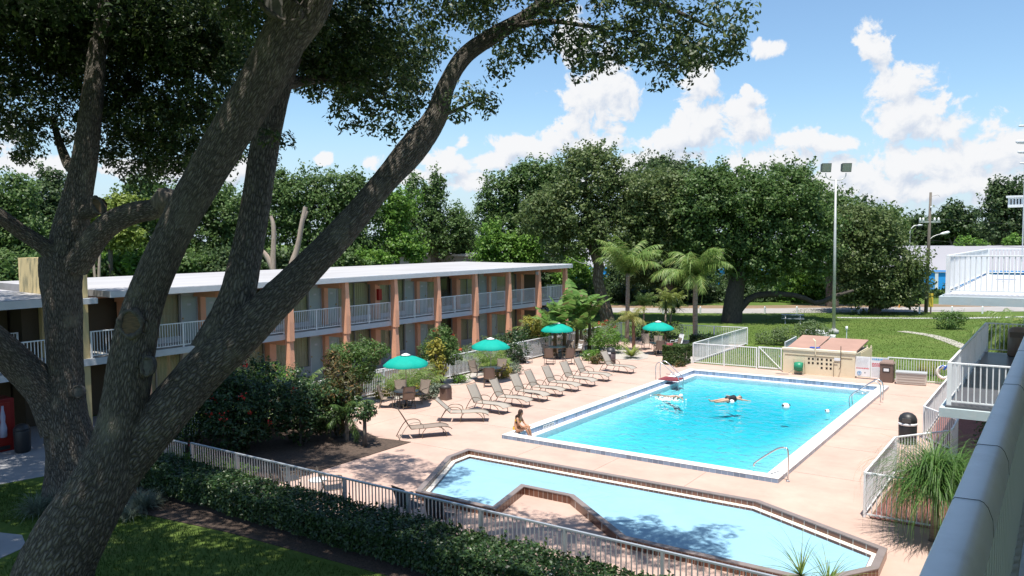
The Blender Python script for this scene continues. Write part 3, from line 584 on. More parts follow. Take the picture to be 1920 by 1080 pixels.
def wall_storey(zb, zt, ground):
    zh = zt
    b = B()   # coral piers and lintel bands on the room wall
    for p in PY:
        if 15.5 < p < YE: b.box(Lx(WALLX-.2), Lx(WALLX+.14), Ly(p-.14), Ly(p+.14), zb, zh)
        q = p+3.8
        if 15.5 < q < YE-.2: b.box(Lx(WALLX-.2), Lx(WALLX+.30), Ly(q-.2), Ly(q+.2), zb, zh)
    b.box(Lx(WALLX-.34), Lx(WALLX-.05), Ly(14.75), Ly(YE), zb+2.22, zh); b.build('room_wall', CORAL, mo)
    for p in PY:
        for s in (-1, 1):
            ya, yb = sorted((p+s*.16, p+s*1.02))
            if ya < 15.6 or yb > YE: continue
            d = B().box(Lx(WALLX-.16), Lx(WALLX-.10), Ly(ya+.04), Ly(yb-.04), zb+.012, zb+2.08).build('door', DOOR, mo)
            B().box(Lx(WALLX-.10), Lx(WALLX-.05), Ly(p+s*.92-.03), Ly(p+s*.92+.03), zb+1.0, zb+1.08).build('handle', hm, d)
            b = B(); b.box(Lx(WALLX-.14), Lx(WALLX-.06), Ly(ya), Ly(ya+.045), zb, zb+2.13); b.box(Lx(WALLX-.14), Lx(WALLX-.06), Ly(yb-.045), Ly(yb), zb, zb+2.13); b.box(Lx(WALLX-.14), Lx(WALLX-.06), Ly(ya), Ly(yb), zb+2.08, zb+2.22); b.build('door_frame', TRIM, d)
            B().box(Lx(WALLX-.10), Lx(WALLX-.094), Ly((ya+yb)/2-.1), Ly((ya+yb)/2+.1), zb+1.62, zb+1.72).build('number_plate', TRIM, d)
            # window beside the door
            wa, wb = sorted((p+s*1.05, p+s*3.58)); 
            wa = max(wa, 15.3); wb = min(wb, YE-.1)
            if wb-wa < .4: continue
            sill = .55 if ground else .25
            f = B(); f.box(Lx(WALLX-.2), Lx(WALLX-.04), Ly(wa), Ly(wb), zb, zb+sill); w = f.build('window', SILL if ground else TRIM, mo)
            b = B()
            for yy in (wa, (wa+wb)/2-.03, wb-.06): b.box(Lx(WALLX-.16), Lx(WALLX-.08), Ly(yy), Ly(yy+.06), zb+sill, zb+2.22)
            b.box(Lx(WALLX-.16), Lx(WALLX-.08), Ly(wa), Ly(wb), zb+2.15, zb+2.23); b.build('frame', mat('grey_window_frame', (.30, .29, .27), .5), w)
            B().box(Lx(WALLX-.125), Lx(WALLX-.115), Ly(wa+.06), Ly(wb-.06), zb+sill, zb+2.15).build('pane', GLASS, w)
            rr = RNG.random()
            ca, cb_ = (wa+.05, wb-.05) if rr < .8 else ((wa+.05, (wa+wb)/2+.1) if rr < .9 else ((wa+wb)/2+.2, wb-.05))
            n = int((cb_-ca)/.05); yy = np.linspace(ca, cb_, n); xx = WALLX-.24+.03*np.sin(np.arange(n)*1.9)
            b = B(); vs = []
            for y_, x_ in zip(yy, xx): vs += [(Lx(x_), Ly(y_), zb+sill-.1), (Lx(x_), Ly(y_), zb+2.2)]
            b.add(vs, [(2*i, 2*i+2, 2*i+3, 2*i+1) for i in range(n-1)]); b.build('curtain', CURT, w, True)
wall_storey(0.012, z1, True); wall_storey(z2+.012, zr, False)
for y in COLY:
    if y < 17: continue
    b = B()
    for (za, zb_) in ((0, z1-.02), (z2-.35, zr)):      # fins that taper towards the top of each storey
        xo = FRONT+.44
        for sgn in (1,):
            t0, t1 = (.38, .28)
            vs = [(Lx(xo-t0), Ly(y-.15), za), (Lx(xo), Ly(y-.15), za), (Lx(xo), Ly(y+.15), za), (Lx(xo-t0), Ly(y+.15), za),
                  (Lx(xo-t0*.95), Ly(y-.15), za+(zb_-za)*.35), (Lx(xo), Ly(y-.15), za+(zb_-za)*.35), (Lx(xo), Ly(y+.15), za+(zb_-za)*.35), (Lx(xo-t0*.95), Ly(y+.15), za+(zb_-za)*.35),
                  (Lx(xo-.06-t1), Ly(y-.125), zb_), (Lx(xo-.07), Ly(y-.125), zb_), (Lx(xo-.07), Ly(y+.125), zb_), (Lx(xo-.06-t1), Ly(y+.125), zb_)]
            q = lambda a: [(a, a+1, a+5, a+4), (a+1, a+2, a+6, a+5), (a+2, a+3, a+7, a+6), (a+3, a, a+4, a+7)]
            b.add(vs, [(3, 2, 1, 0)]+q(0)+q(4)+[(8, 9, 10, 11)])
    b.box(Lx(WALLX-.1), Lx(FRONT-.1), Ly(y-.10), Ly(y+.10), zr-.34, zr); b.box(Lx(WALLX-.1), Lx(FRONT-.1), Ly(y-.10), Ly(y+.10), z1-.30, z1)
    b.build('column', CORAL, mo)
def railing(p0, p1, z, parent, m=WHITE, h=1.08):
    return fence((p0[0], p0[1], z), (p1[0], p1[1], z), '', h=h, m=m, post=1.8, sp=.12, pk=.024, parent=parent, name='balcony_railing')
for i in range(len(COLY)-1):
    a, c = COLY[i+1]+.2, COLY[i]-.2
    if a < 17: a = 17.0
    if i == len(COLY)-2: railing((Lx(FRONT+.06), Ly(16.3)), (Lx(FRONT+.06), Ly(a-.42)), z2, mo)
    if c-a < .5: continue
    railing((Lx(FRONT+.06), Ly(a)), (Lx(FRONT+.06), Ly(c)), z2, mo)
railing((Lx(FRONT+.06), Ly(52.5)), (Lx(FRONT-1.6), Ly(52.68)), z2, mo)
fe = B().box(Lx(WALLX+.30), Lx(WALLX+.48), Ly(33.7), Ly(33.95), z2+1.1, z2+1.75).build('extinguisher_cabinet', mat('red_enamel', (.45, .02, .02), .35), mo)
for (y, z) in ((33.8, 4.75), (41.36, 4.75), (33.8, 2.2), (41.36, 2.2), (48.9, 4.75), (26.2, 4.75)):
    b = B(); b.lathe([(.05, .16), (.075, .1), (.075, -.02), (.03, -.1)], 10, (Lx(WALLX+.4), Ly(y), z)); b.build('wall_lamp', mat('lamp_glass', (.55, .45, .3), .3), mo, True)
b = B(); b.box(Lx(FRONT+.15), Lx(FRONT+.35), Ly(48.3), Ly(48.55), 4.75, 4.98); b.build('flood_lamp', TRIM, mo)
# stair tower pylon
B().box(Lx(-33.7), Lx(-31.55), Ly(14.7), Ly(16.25), 5.0, 6.72).build('stair_pylon', YELLOW, mo); B().box(Lx(-31.95), Lx(-31.56), Ly(15.7), Ly(16.24), 0, 5.0).build('pylon_leg', YELLOW, mo)
b = B(); b.box(Lx(-31.5), Lx(-31.2), Ly(15.9), Ly(16.45), 4.9, 5.12); b.build('pylon_trim', TRIM, mo)
# the end wing beyond the pylon: deep shaded breezeway with a balcony
b = B(); b.add([(Lx(-29.2), Ly(2), 5.05), (Lx(-30.0), Ly(14.68), 5.05), (Lx(-42.2), Ly(14.68), 5.05), (Lx(-42.6), Ly(2), 5.05), (Lx(-29.2), Ly(2), 5.30), (Lx(-30.0), Ly(14.68), 5.30), (Lx(-42.2), Ly(14.68), 5.62), (Lx(-42.6), Ly(2), 5.62)],
      [(4, 5, 6, 7), (0, 3, 2, 1), (0, 1, 5, 4), (1, 2, 6, 5), (2, 3, 7, 6), (3, 0, 4, 7)]); rf2 = b.build('wing_roof', ROOFM, mo)
B().add([(Lx(-29.15), Ly(2), 5.0), (Lx(-29.95), Ly(14.66), 5.0), (Lx(-29.95), Ly(14.66), 5.28), (Lx(-29.15), Ly(2), 5.28), (Lx(-29.19), Ly(2), 5.0), (Lx(-29.99), Ly(14.66), 5.0), (Lx(-29.99), Ly(14.66), 5.28), (Lx(-29.19), Ly(2), 5.28)], [(0, 1, 2, 3), (7, 6, 5, 4), (0, 4, 5, 1), (3, 2, 6, 7)]).build('fascia', TRIM, rf2)
B().box(Lx(-41.5), Lx(-34.6), Ly(2), Ly(14.6), 0, 5.05).build('wing_block', mat('shade_wall', (.12, .09, .05), .9), mo)  # breezeway shade put into the dark wall colour
B().add([(Lx(-29.3), Ly(2), 2.5), (Lx(-30.1), Ly(14.6), 2.5), (Lx(-34.6), Ly(14.6), 2.5), (Lx(-34.6), Ly(2), 2.5), (Lx(-29.3), Ly(2), 2.74), (Lx(-30.1), Ly(14.6), 2.74), (Lx(-34.6), Ly(14.6), 2.74), (Lx(-34.6), Ly(2), 2.74)], [(4, 5, 6, 7), (0, 3, 2, 1), (0, 1, 5, 4), (1, 2, 6, 5), (2, 3, 7, 6), (3, 0, 4, 7)]).build('wing_slab', TRIM, mo)
railing((Lx(-29.75), Ly(8)), (Lx(-30.15), Ly(14.5)), 2.74, mo); railing((Lx(-33.6), Ly(8.6)), (Lx(-33.6), Ly(14.5)), 2.74, mo)
for x, y, m in ((-33.5, 15.45, YELLOW), (-33.3, 15.75, CORAL)): B().box(Lx(x-.12), Lx(x+.12), Ly(y-.12), Ly(y+.12), 0, 5.05).build('wing_post', m, mo)
# vending machine in the breezeway, a bin beside it
vx, vy = -30.35, 12.45
v = thing('vending_machine', 'red drink vending machine in the dark breezeway at the left edge', 'vending machine', (vx, vy, .01), 0)
B().box(-.85, 0, -.45, .45, 0, 1.85).build('cabinet', mat('vending_red', (.20, .012, .010), .35), v, bevel=.02)
fp = B().box(.0, .02, -.40, .30, .25, 1.72).build('front_panel', mat('panel_red', (.24, .02, .015), .3), v)
b = B(); b.lathe([(.02, .0), (.11, .02), (.12, .35), (.07, .55), (.085, .75), (.045, .98), (.04, 1.12)], 12, (.02, 0.05, .5)); b.build('bottle_picture', mat('panel_art', (.35, .38, .55), .3, 0, 3, col2=(.42, .40, .46)), fp, True)
B().box(.0, .03, -.35, .25, .08, .2).build('hatch', BLACK, v)
v = thing('litter_bin', 'black litter bin beside the red vending machine', 'bin', (-29.75, 12.85, .01)); B().lathe([(.2, 0), (.25, .05), (.27, .75), (.25, .8)], 16).build('body', BLACK, v, True); B().lathe([(.26, .78), (.27, .82), (.2, .95), (.08, 1.0)], 16).build('lid', BLACK, v, True)

# ------------------------------------------------------------------ right wing: camera's balcony and the two stair landings
rw = thing('balcony_wing', 'motel wing at the right with a grey balcony rail cap close to the camera', 'building', (0, 0, 0))
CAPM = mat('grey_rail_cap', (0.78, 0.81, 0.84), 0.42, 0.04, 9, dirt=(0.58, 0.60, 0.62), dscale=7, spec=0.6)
b = B(); nseg = 34; prof = [(-.232, 6.44), (-.233, 6.502), (-.231, 6.512), (-.225, 6.519), (-.170, 6.521), (-.160, 6.517), (-.150, 6.505), (-.139, 6.475), (-.136, 6.43)]
yy = np.linspace(-1.5, 16, nseg); vs = [(x, y, z) for y in yy for x, z in prof]; k = len(prof)
b.add(vs, [(i*k+j, i*k+j+1, (i+1)*k+j+1, (i+1)*k+j) for i in range(nseg-1) for j in range(k-1)]); b.build('rail_cap', CAPM, rw, True)
for y in (1.05, 2.35, 3.0, 4.3, 5.6, 7.0): B().tube([(x, y+.006*math.sin(9*x), z+.0012) for x, z in prof], .0010, 4).build('cap_seam', mat('seam_dark', (.08, .085, .09), .7), rw)
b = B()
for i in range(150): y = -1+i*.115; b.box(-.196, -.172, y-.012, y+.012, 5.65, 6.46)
b.box(-.19, -.15, -1.5, 16, 5.6, 5.65); b.build('baluster_panel', mat('grey_baluster', (.42, .42, .38), .5), rw)  # balusters in one plain grey
B().box(-.3, 1.8, -3, 17, 5.22, 5.5).build('gallery_slab', TRIM, rw)
B().box(-.3, 1.8, -3, 17, 2.45, 2.72).build('gallery_slab', TRIM, rw)
B().box(1.7, 9, -4, 30, 0, 8.1).build('wall', CREAM, rw)
B().box(-.30, 9.2, 30.2, 47.5, 0, 5.0).build('end_block', mat('orange_brick', (.42, .17, .06), .85, .1, 6), rw) if False else None
B().box(-.18, .3, 36.6, 46, 0.02, 5.42).build('orange_wall', mat('orange_boards', (.52, .21, .06), .8, .12, 1, stretch=(1, 1, 12)), rw)
B().box(-.16, .3, 41.8, 42.1, 5.5, 9.6).build('corner_post', mat('pale_lime_post', (.72, .70, .42), .7), rw)
B().box(-.085, 9.4, -4, 18, 8.05, 8.4).build('roof', ROOFM, rw)  # unseen roof, its edge drawn out to keep sun off the rail cap
def landing(nm, label, x0, x1, y0, y1, z, floor_m):
    t = thing(nm, label, 'balcony', (x0, y0, z))
    B().box(-.18, x1-x0, -.18, y1-y0+.1, -.30, -.06).build('slab_edge', mat('pale_teal_edge', (.42, .50, .52), .6, .08, 3, dirt=(.6, .6, .58), dscale=2), t)
    B().box(-.06, x1-x0, -.06, y1-y0, -.06, 0).build('floor', floor_m, t)
    for a, c in (((0, 0), (0, y1-y0)), ((0.05, 0), (x1-x0, 0)), ((0.05, y1-y0), (x1-x0, y1-y0))):
        f = fence((a[0], a[1], 0), (c[0], c[1], 0), '', h=1.14, post=2.6, sp=.135, pk=.03, parent=t, name='railing')
    return t
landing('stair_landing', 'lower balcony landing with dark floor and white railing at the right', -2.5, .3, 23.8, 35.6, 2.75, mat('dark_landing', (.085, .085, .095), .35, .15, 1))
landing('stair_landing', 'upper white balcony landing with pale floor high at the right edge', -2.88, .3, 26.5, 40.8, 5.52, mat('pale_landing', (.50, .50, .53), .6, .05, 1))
b = B(); b.lathe([(.30, 0), (.33, .03), (.33, .85), (.30, .98), (.24, 1.05), (.10, 1.08)], 24)
t = thing('litter_bin', 'brown round litter bin standing on the lower balcony landing', 'bin', (-1.42, 34.9, 2.755)); b.build('body', mat('ribbed_brown', (.20, .13, .10), .6, 0, 6, stretch=(9, 9, .3), col2=(.28, .19, .15)), t, True)
B().box(-.25, .25, -.345, -.2, .72, .92).build('flap', BROWN, t)
# purple martin style bird house and lamp heads on a mast at the right edge
t = thing('bird_house', 'white slatted bird house on a pole at the right edge, above the upper landing', 'bird house', D(1907, 376, 30.0)-np.array([0, 0, .25]))
B().box(-.28, .28, -.2, .2, .0, .36).build('box', WHITE, t); B().box(-.34, .34, -.26, .26, .36, .43).build('roof', WHITE, t)
b = B()
for i in range(4): b.box(-.2+.1*i, -.16+.1*i, -.203, -.201, .1, .3)
b.build('opening_shade', DARK, t); B().tube([(.34, 0, -8.4), (.34, 0, 2.6)], .02).build('pole', TRIM, t)  # dark plates on the face, painted shade in place of real holes
t = thing('antenna_mast', 'stack of grey antenna fins jutting in at the right edge of the sky', 'antenna', D(1921, 330, 28.0))
B().tube([(0, 0, -3), (0, 0, 2.2)], .02).build('mast', TRIM, t)
for (yy, L_, r) in ((236, .22, .04), (266, .30, .08), (285, .24, .06), (306, .18, .035)):
    p = D(1921, yy, 28.0)-D(1921, 330, 28.0); a = -CR*L_
    B().tube([p, p+a*.3, p+a*.8, p+a], [r, r, r*.9, r*.3], 8).build('fin', TRIM, t, True)

# ------------------------------------------------------------------ pump house, boards, bench, bins along the far side of the pool
ph = thing('pump_house', 'low cream pump house with brown roof and breeze block vents behind the pool', 'shed', (-12.4, 43.3, 0))
B().box(0, 3.62, 0, .18, 0, 1.26).build('front_wall', CREAM, ph); B().box(3.44, 3.62, .18, 3.4, 0, 1.22).build('side_wall', CREAM, ph); B().box(0, .18, .18, 3.4, 0, 1.22).build('side_wall', CREAM, ph); B().box(.18, 3.44, 3.2, 3.4, 0, 1.2).build('back_wall', CREAM, ph)
B().box(-.05, 3.68, -.04, .2, 1.26, 1.36).build('parapet', mat('cream_cap', (.74, .66, .5), .8), ph); b = B(); b.box(.1, 3.5, -.012, 0, .98, 1.02); b.build('wall_band', mat('band_brown', (.3, .24, .16), .8), ph)
ROOFB = mat('brown_roof_felt', (.33, .20, .155), .9, .1, 1)
rf = B().add([(.1, .2, 1.24), (1.6, .2, 1.24), (1.6, 3.5, 1.62), (.1, 3.5, 1.62), (.1, .2, 1.30), (1.6, .2, 1.30), (1.6, 3.5, 1.68), (.1, 3.5, 1.68)], [(4, 5, 6, 7), (0, 3, 2, 1), (0, 1, 5, 4), (1, 2, 6, 5), (2, 3, 7, 6), (3, 0, 4, 7)]).build('roof', ROOFB, ph)
B().add([(1.66, .2, 1.26), (3.6, .2, 1.26), (3.6, 3.5, 1.55), (1.66, 3.5, 1.55), (1.66, .2, 1.33), (3.6, .2, 1.33), (3.6, 3.5, 1.62), (1.66, 3.5, 1.62)], [(4, 5, 6, 7), (0, 3, 2, 1), (0, 1, 5, 4), (1, 2, 6, 5), (2, 3, 7, 6), (3, 0, 4, 7)]).build('roof_panel', ROOFB, rf)
B().box(1.25, 1.75, .5, .75, 1.34, 1.40).build('blue_tray', mat('blue_plastic', (.06, .12, .45), .4), rf)
b = B()
for r, cols in enumerate(((0, 1, 2, 3, 4, 5), (0, 1, 2, 3, 4, 5), (3, 4, 5))):
    for c in cols: x = 1.30+c*.20+(c//2)*.05; b.box(x, x+.10, -.006, .06, .80-r*.22, .91-r*.22)
b.build('vent_shade_fill', DARK, ph)  # solid dark boxes, colour standing in for shade in the block holes
b = B(); b.tube([(1.55, .05, 1.9), (1.68, -.06, 1.82), (1.7, -.06, 1.1)], .03); b.build('pipe', CREAM, ph); b = B(); b.tube([(2.95, -.06, 1.62), (2.95, -.06, .55), (2.88, -.1, .42)], .02); b.tube([(2.6, -.03, 0), (2.6, -.03, .75), (2.8, -.03, .75)], .012); b.build('pipe', BRONZE, ph)
B().box(2.62, 2.95, -.03, 0, .85, 1.0).build('notice', WHITE, ph)
t = thing('hose_reel', 'green garden hose reel standing against the cream pump house', 'hose reel', (-11.5, 43.05, 0.01))
b = B(); b.lathe([(.15, -.22), (.23, -.2), (.25, 0), (.23, .2), (.15, .22)], 18); o = b.build('hose_coil', mat('green_hose', (.02, .22, .12), .4, .2, 30), t, True, loc=(0, 0, .42)); o.rotation_euler = (0, math.pi/2, 0)
b = B()
for s in (-.27, .27): b.tube([(s, -.25, 0), (s, -.12, .42), (s, 0, .78), (s, .15, .4), (s, .2, 0)], .016, 6)
b.tube([(-.27, 0, .8), (.27, 0, .8)], .016, 6); b.build('frame', mat('cream_metal', (.45, .40, .28), .5), t)
hs = [(-.2, -.1, .3), (-.5, -.25, .05), (-.9, -.2, .02), (-1.1, -.35, .02), (-.75, -.5, .02), (-.4, -.4, .02)]
B().tube(catmull(hs, 24), .014, 6).build('loose_hose', mat('grey_hose', (.3, .3, .26), .5), t, True)
t = thing('rule_board', 'white pool rule boards with red and blue print fixed to the fence', 'sign', (-8.78, 43.42, 0)); 
B().box(0, .72, -.02, .02, .12, 1.14).build('board', WHITE, t); B().box(.74, 1.58, -.03, .01, .10, 1.16).build('board', WHITE, t)
RED = mat('print_red', (.62, .10, .12), .6); BLU = mat('print_blue', (.15, .38, .62), .6); PGREY = mat('print_grey', (.55, .56, .58), .6)
rr = random.Random(4)
def lines(x0, x1, z0, z1, n, m, y, h):
    b = B()
    for i in range(n):
        z = z1-(z1-z0)*i/max(1, n-1); x = x0
        while x < x1-.03:
            w_ = rr.uniform(.025, .10); b.box(x, min(x1, x+w_), y-.004, y, z-h, z); x += w_+.018
    return b.build('printing', m, t)
lines(.05, .66, .55, .57, 1, RED, -.02, .05); lines(.06, .62, .62, 1.05, 8, PGREY, -.02, .02); lines(.8, 1.52, 1.08, 1.1, 1, BLU, -.03, .09); lines(.8, 1.52, .72, .86, 3, RED, -.03, .045); lines(.8, 1.4, .2, .6, 7, PGREY, -.03, .02)
b = B(); b.tube([(.2+.09*math.cos(a), -.025, .3+.09*math.sin(a)) for a in np.linspace(0, 6.2, 20)], .014, 6, True); b.box(.17, .23, -.026, -.02, .26, .34); b.build('round_emblem', BLU, t); B().box(.45, .49, -.025, -.02, .3, .36).build('emblem', BLACK, t)
t = thing('litter_bin', 'tall brown litter bin with white label beside the rule boards', 'bin', (-7.22, 43.12, .01)); B().box(-.3, .3, -.28, .28, 0, .92).build('body', BROWN, t, bevel=.02)
B().add([(-.33, -.31, .93), (.33, -.31, .93), (.33, .31, .93), (-.33, .31, .93), (-.30, -.28, 1.0), (.30, -.28, 1.0), (.22, .2, 1.08), (-.22, .2, 1.08)], [(4, 5, 6, 7), (0, 3, 2, 1), (0, 1, 5, 4), (1, 2, 6, 5), (2, 3, 7, 6), (3, 0, 4, 7)]).build('lid', mat('bin_lid', (.22, .15, .12), .5), t)
B().box(-.17, .17, -.292, -.28, .52, .74).build('label_frame', BLACK, t); B().box(-.12, .12, -.297, -.292, .56, .70).build('label_plate', WHITE, t)
t = thing('storage_bench', 'pale grey resin storage bench with ribbed front against the far fence', 'storage box', (-6.12, 43.0, .01), .10)
BX = mat('beige_resin', (.52, .47, .42), .55, .05, 3); B().box(-.66, .66, -.28, .28, 0.02, .52).build('box', BX, t, bevel=.02); B().box(-.70, .70, -.31, .31, .52, .62).build('lid', mat('grey_resin_lid', (.36, .37, .37), .5), t, bevel=.02)
b = B()
for z in (.12, .25, .38): b.box(-.6, .6, -.292, -.28, z, z+.05)
b.build('front_rib', mat('resin_rib', (.42, .38, .34), .55), t)
t = thing('life_ring', 'white life ring with blue rope hung on the far fence', 'life ring', (-4.78, 43.60, .62))
B().tube([(.27*math.cos(a), 0, .27*math.sin(a)) for a in np.linspace(0, 2*math.pi, 29)[:-1]], .085, 12, True).build('ring', mat('cream_foam', (.78, .76, .68), .5), t, True)
B().tube(catmull([(-.2, -.1, .2), (-.05, -.13, .34), (.1, -.1, .25), (.0, -.12, .15), (.15, -.1, .36), (.22, -.1, .2)], 30), .03, 6).build('rope', mat('blue_rope', (.02, .12, .5), .6), t, True)
t = thing('litter_bin', 'black litter bin with domed lid and white band on the deck recess', 'bin', (-4.42, 30.5, .01))
B().lathe([(.27, 0), (.29, .03), (.30, .62), (.29, .66)], 20).build('body', BLACK, t, True); B().lathe([(.31, .66), (.312, .70), (.305, .74)], 20).build('band', WHITE, t, True); B().lathe([(.30, .74), (.30, .86), (.25, .98), (.15, 1.06), (.04, 1.09)], 20).build('dome_lid', BLACK, t, True); B().box(-.14, .14, -.31, -.25, .78, .92).build('flap', mat('flap_grey', (.07, .07, .07), .3), t)
t = thing('litter_bin', 'square brown litter bin beside the nearest parasol table', 'bin', (-23.1, 27.9, .01)); B().box(-.2, .2, -.2, .2, 0, .52).build('body', BROWN, t, bevel=.01); B().lathe([(.26, .52), (.27, .58), (.2, .66), (.1, .69)], 16).build('lid', mat('bin_lid_black', (.04, .035, .035), .5), t, True)
t = thing('litter_bin', 'round dark litter bin with crumpled white paper behind the far lounger', 'bin', (-21.75, 41.35, .01)); B().lathe([(.25, 0), (.29, .04), (.30, .62)], 18).build('body', mat('bin_brown_dark', (.07, .05, .05), .5), t, True); B().lathe([(.31, .62), (.31, .70), (.22, .88), (.06, .94)], 18).build('dome_lid', BLACK, t, True); B().box(-.18, .16, -.33, -.26, .58, .68).build('paper', WHITE, t)

# ------------------------------------------------------------------ pool ladders and hand rails
def rail_pair(nm, label, loc, rz):
    t = thing(nm, label, 'hand rail', loc, rz)
    for s in (-.27, .27):
        P = catmull([(-.62, s, .0), (-.62, s, .62), (-.52, s, .84), (-.30, s, .86), (.25, s, .45), (.62, s, .12), (.62, s, -.35)], 36)
        B().tube(P, .024, 8).build('rail', STEEL, t, True)
    b = B(); b.tube([(-.05, -.27, .33), (.35, -.27, .33)], .016, 6); b.tube([(-.05, .27, .33), (.35, .27, .33)], .016, 6)
    b.build('brace', STEEL, t, True); return t
rail_pair('pool_ladder', 'steel pool ladder with two hand rails at the far left of the pool', (-16.35, 37.4, .12), 0)
for k in range(1): o = B().box(-16.75, -15.75, 36.95, 37.85, .155, .20).build('step_mat', mat('red_rubber', (.20, .035, .045), .6, .15, 6)); tag(o, 'dark red rubber mat under the steel ladder at the pool edge', 'mat')
rail_pair('pool_ladder', 'steel pool ladder with two hand rails at the far right corner of the pool', (-7.05, 37.2, .12), math.pi)
t = thing('hand_rail', 'single steel hand rail at the near right corner of the pool', 'hand rail', (-6.62, 23.75, 0.01), math.pi)
B().tube(catmull([(0, 0, 0), (0, 0, .86), (.10, 0, 1.0), (.35, 0, .92), (.95, 0, .45), (1.02, 0, .30)], 36), .024, 8).build('rail', STEEL, t, True); B().lathe([(.06, 0), (.06, .02), (.03, .03)], 12).build('base_plate', STEEL, t)
b = B(); b.tube([(.25, .0, .28), (.6, .0, .10)], .014, 6); b.build('brace', STEEL, t)

# ------------------------------------------------------------------ patio furniture
def ribbon(b, prof, w, th=.012, sag=.012):
    """sling fabric strip following prof (x,z) with a slight hang across its width"""
    ys = (-w/2, -w/4, 0, w/4, w/2); vs = []
    for s in (0, 1):
        for x, z in prof:
            for y in ys: vs.append((x, y, z-sag*(1-(2*y/w)**2)-s*th))
    n, k = len(prof), 5; f = []
    for i in range(n-1):
        for j in range(4):
            a = i*k+j; f.append((a, a+1, a+k+1, a+k)); c = n*k+a; f.append((c, c+k, c+k+1, c+1))
        f.append((i*k, (i+1)*k, n*k+(i+1)*k, n*k+i*k)); f.append((i*k+4, n*k+i*k+4, n*k+(i+1)*k+4, (i+1)*k+4))
    return b.add(vs, f)
def make_lounger(label, loc, rz, tilt=58, sling=SLING):
    t = thing('sun_lounger', label, 'sun lounger', loc, rz, 'sling sun loungers beside the pool')
    W = .60; a = math.radians(tilt); hx, hz = -.28, .37
    bx, bz = hx-.80*math.cos(a), hz+.80*math.sin(a)
    ribbon(B(), [(hx+.03, hz-.005), (0, .372), (.4, .375), (.75, .385), (.95, .375), (1.12, .34), (1.22, .285)], W).build('seat_sling', sling, t, True)
    ribbon(B(), [(bx, bz), (hx-.60*math.cos(a)-.0, hz+.60*math.sin(a)), (hx-.3*math.cos(a)+.015, hz+.3*math.sin(a)), (hx-.02, hz+.02)], W).build('back_sling', sling, t, True)
    for s in (-1, 1):
        y = s*(W/2+.012)
        B().tube(catmull([(hx, y, hz), (.4, y, .375), (.75, y, .388), (.98, y, .375), (1.15, y, .33), (1.24, y, .27)], 14), .016, 6).build('side_rail', BRONZE, t, True)
        B().tube(catmull([(bx-.02, y, bz+.02), (hx-.4*math.cos(a), y, hz+.4*math.sin(a)), (hx, y, hz)], 8), .016, 6).build('back_rail', BRONZE, t, True)
        B().tube(catmull([(hx-.46, y, 0), (hx-.34, y, .22), (hx-.18, y, .46), (hx-.02, y, .585), (hx+.25, y, .60), (hx+.42, y, .52), (hx+.46, y, .385)], 22), .016, 6).build('armrest', BRONZE, t, True)
        B().tube(catmull([(.72, y, .385), (.90, y, .30), (1.02, y, .14), (1.04, y, .0)], 12), .015, 6).build('leg', BRONZE, t, True)
        B().tube(catmull([(hx+.55, y, .37), (hx+.42, y, .2), (hx+.40, y, 0)], 8), .014, 6).build('leg', BRONZE, t, True)
    b = B()
    for x, z in ((1.04, .05), (hx-.42, .08), (bx-.02, bz+.02), (hx+.4, .04)): B().tube([(x, -W/2, z), (x, W/2, z)], .013, 6).build('cross_bar', BRONZE, t, True)
    b = None
    return t
lo = make_lounger('taupe sun lounger nearest the camera in the row, askew with a low back', (-19.95, 24.85, .01), math.radians(34), 42)
l2 = make_lounger('sun lounger, back sling coloured brown as backlit, turned away on its own beside the mulch bed', (-19.55, 21.95, .01), math.radians(52), 60, SLINGD)
l2.children[0].data.materials[0] = SLING  # seat stays taupe; the back's brown paints in sun showing through
l3 = make_lounger('taupe sling sun lounger second in the row, just behind the askew one', (-20.2, 26.9, .01), 0.0, 62)
ords = ['third in the row, counted from the seated woman', 'fourth in the row, between the third and the fifth', 'fifth in the row, in front of the second parasol table', 'sixth in the row, three from its far end', 'seventh in the row, next to last', 'eighth and last of the row, nearest the pool ladder']
for (y, l, a) in zip((28.45, 30.0, 31.25, 32.75, 34.35, 35.9), ords, (.05, -.07, .06, -.02, -.08, .05)):
    dup(l3, 'taupe sling sun lounger '+l, (-20.17+RNG.uniform(-.06, .06), y, .01), a)
dup(l3, 'taupe sling sun lounger standing alone beyond the row, near the spiky cycad', (-20.2, 38.8, .01), -.05)

def make_chair(label, loc, rz, sl=SLINGD, fr=BRONZE, high=.98):
    t = thing('patio_chair', label, 'chair', loc, rz, 'sling patio chairs')
    W = .50
    ribbon(B(), [(-.22, .40), (0, .395), (.2, .42), (.25, .41)], W).build('seat', sl, t, True)
    ribbon(B(), [(-.40, high), (-.34, .75), (-.27, .5), (-.21, .41)], W).build('backrest', sl, t, True)
    for s in (-1, 1):
        y = s*(W/2+.012)
        B().tube(catmull([(-.42, y, high+.01), (-.34, y, .75), (-.25, y, .46), (-.2, y, .40), (.05, y, .40), (.25, y, .42)], 14), .014, 6).build('frame', fr, t, True)
        B().tube(catmull([(-.34, y, .72), (-.1, y, .66), (.2, y, .65), (.27, y, .58), (.24, y, .3), (.27, y, 0)], 16), .015, 6).build('armrest', fr, t, True)
        B().tube(catmull([(-.22, y, .42), (-.30, y, .2), (-.36, y, 0)], 8), .015, 6).build('leg', fr, t, True)
    b = B()
    for x, z in ((-.33, .1), (.26, .1), (-.42, high+.01)): B().tube([(x, -W/2, z), (x, W/2, z)], .013, 6).build('cross_bar', fr, t, True)
    b = None; return t
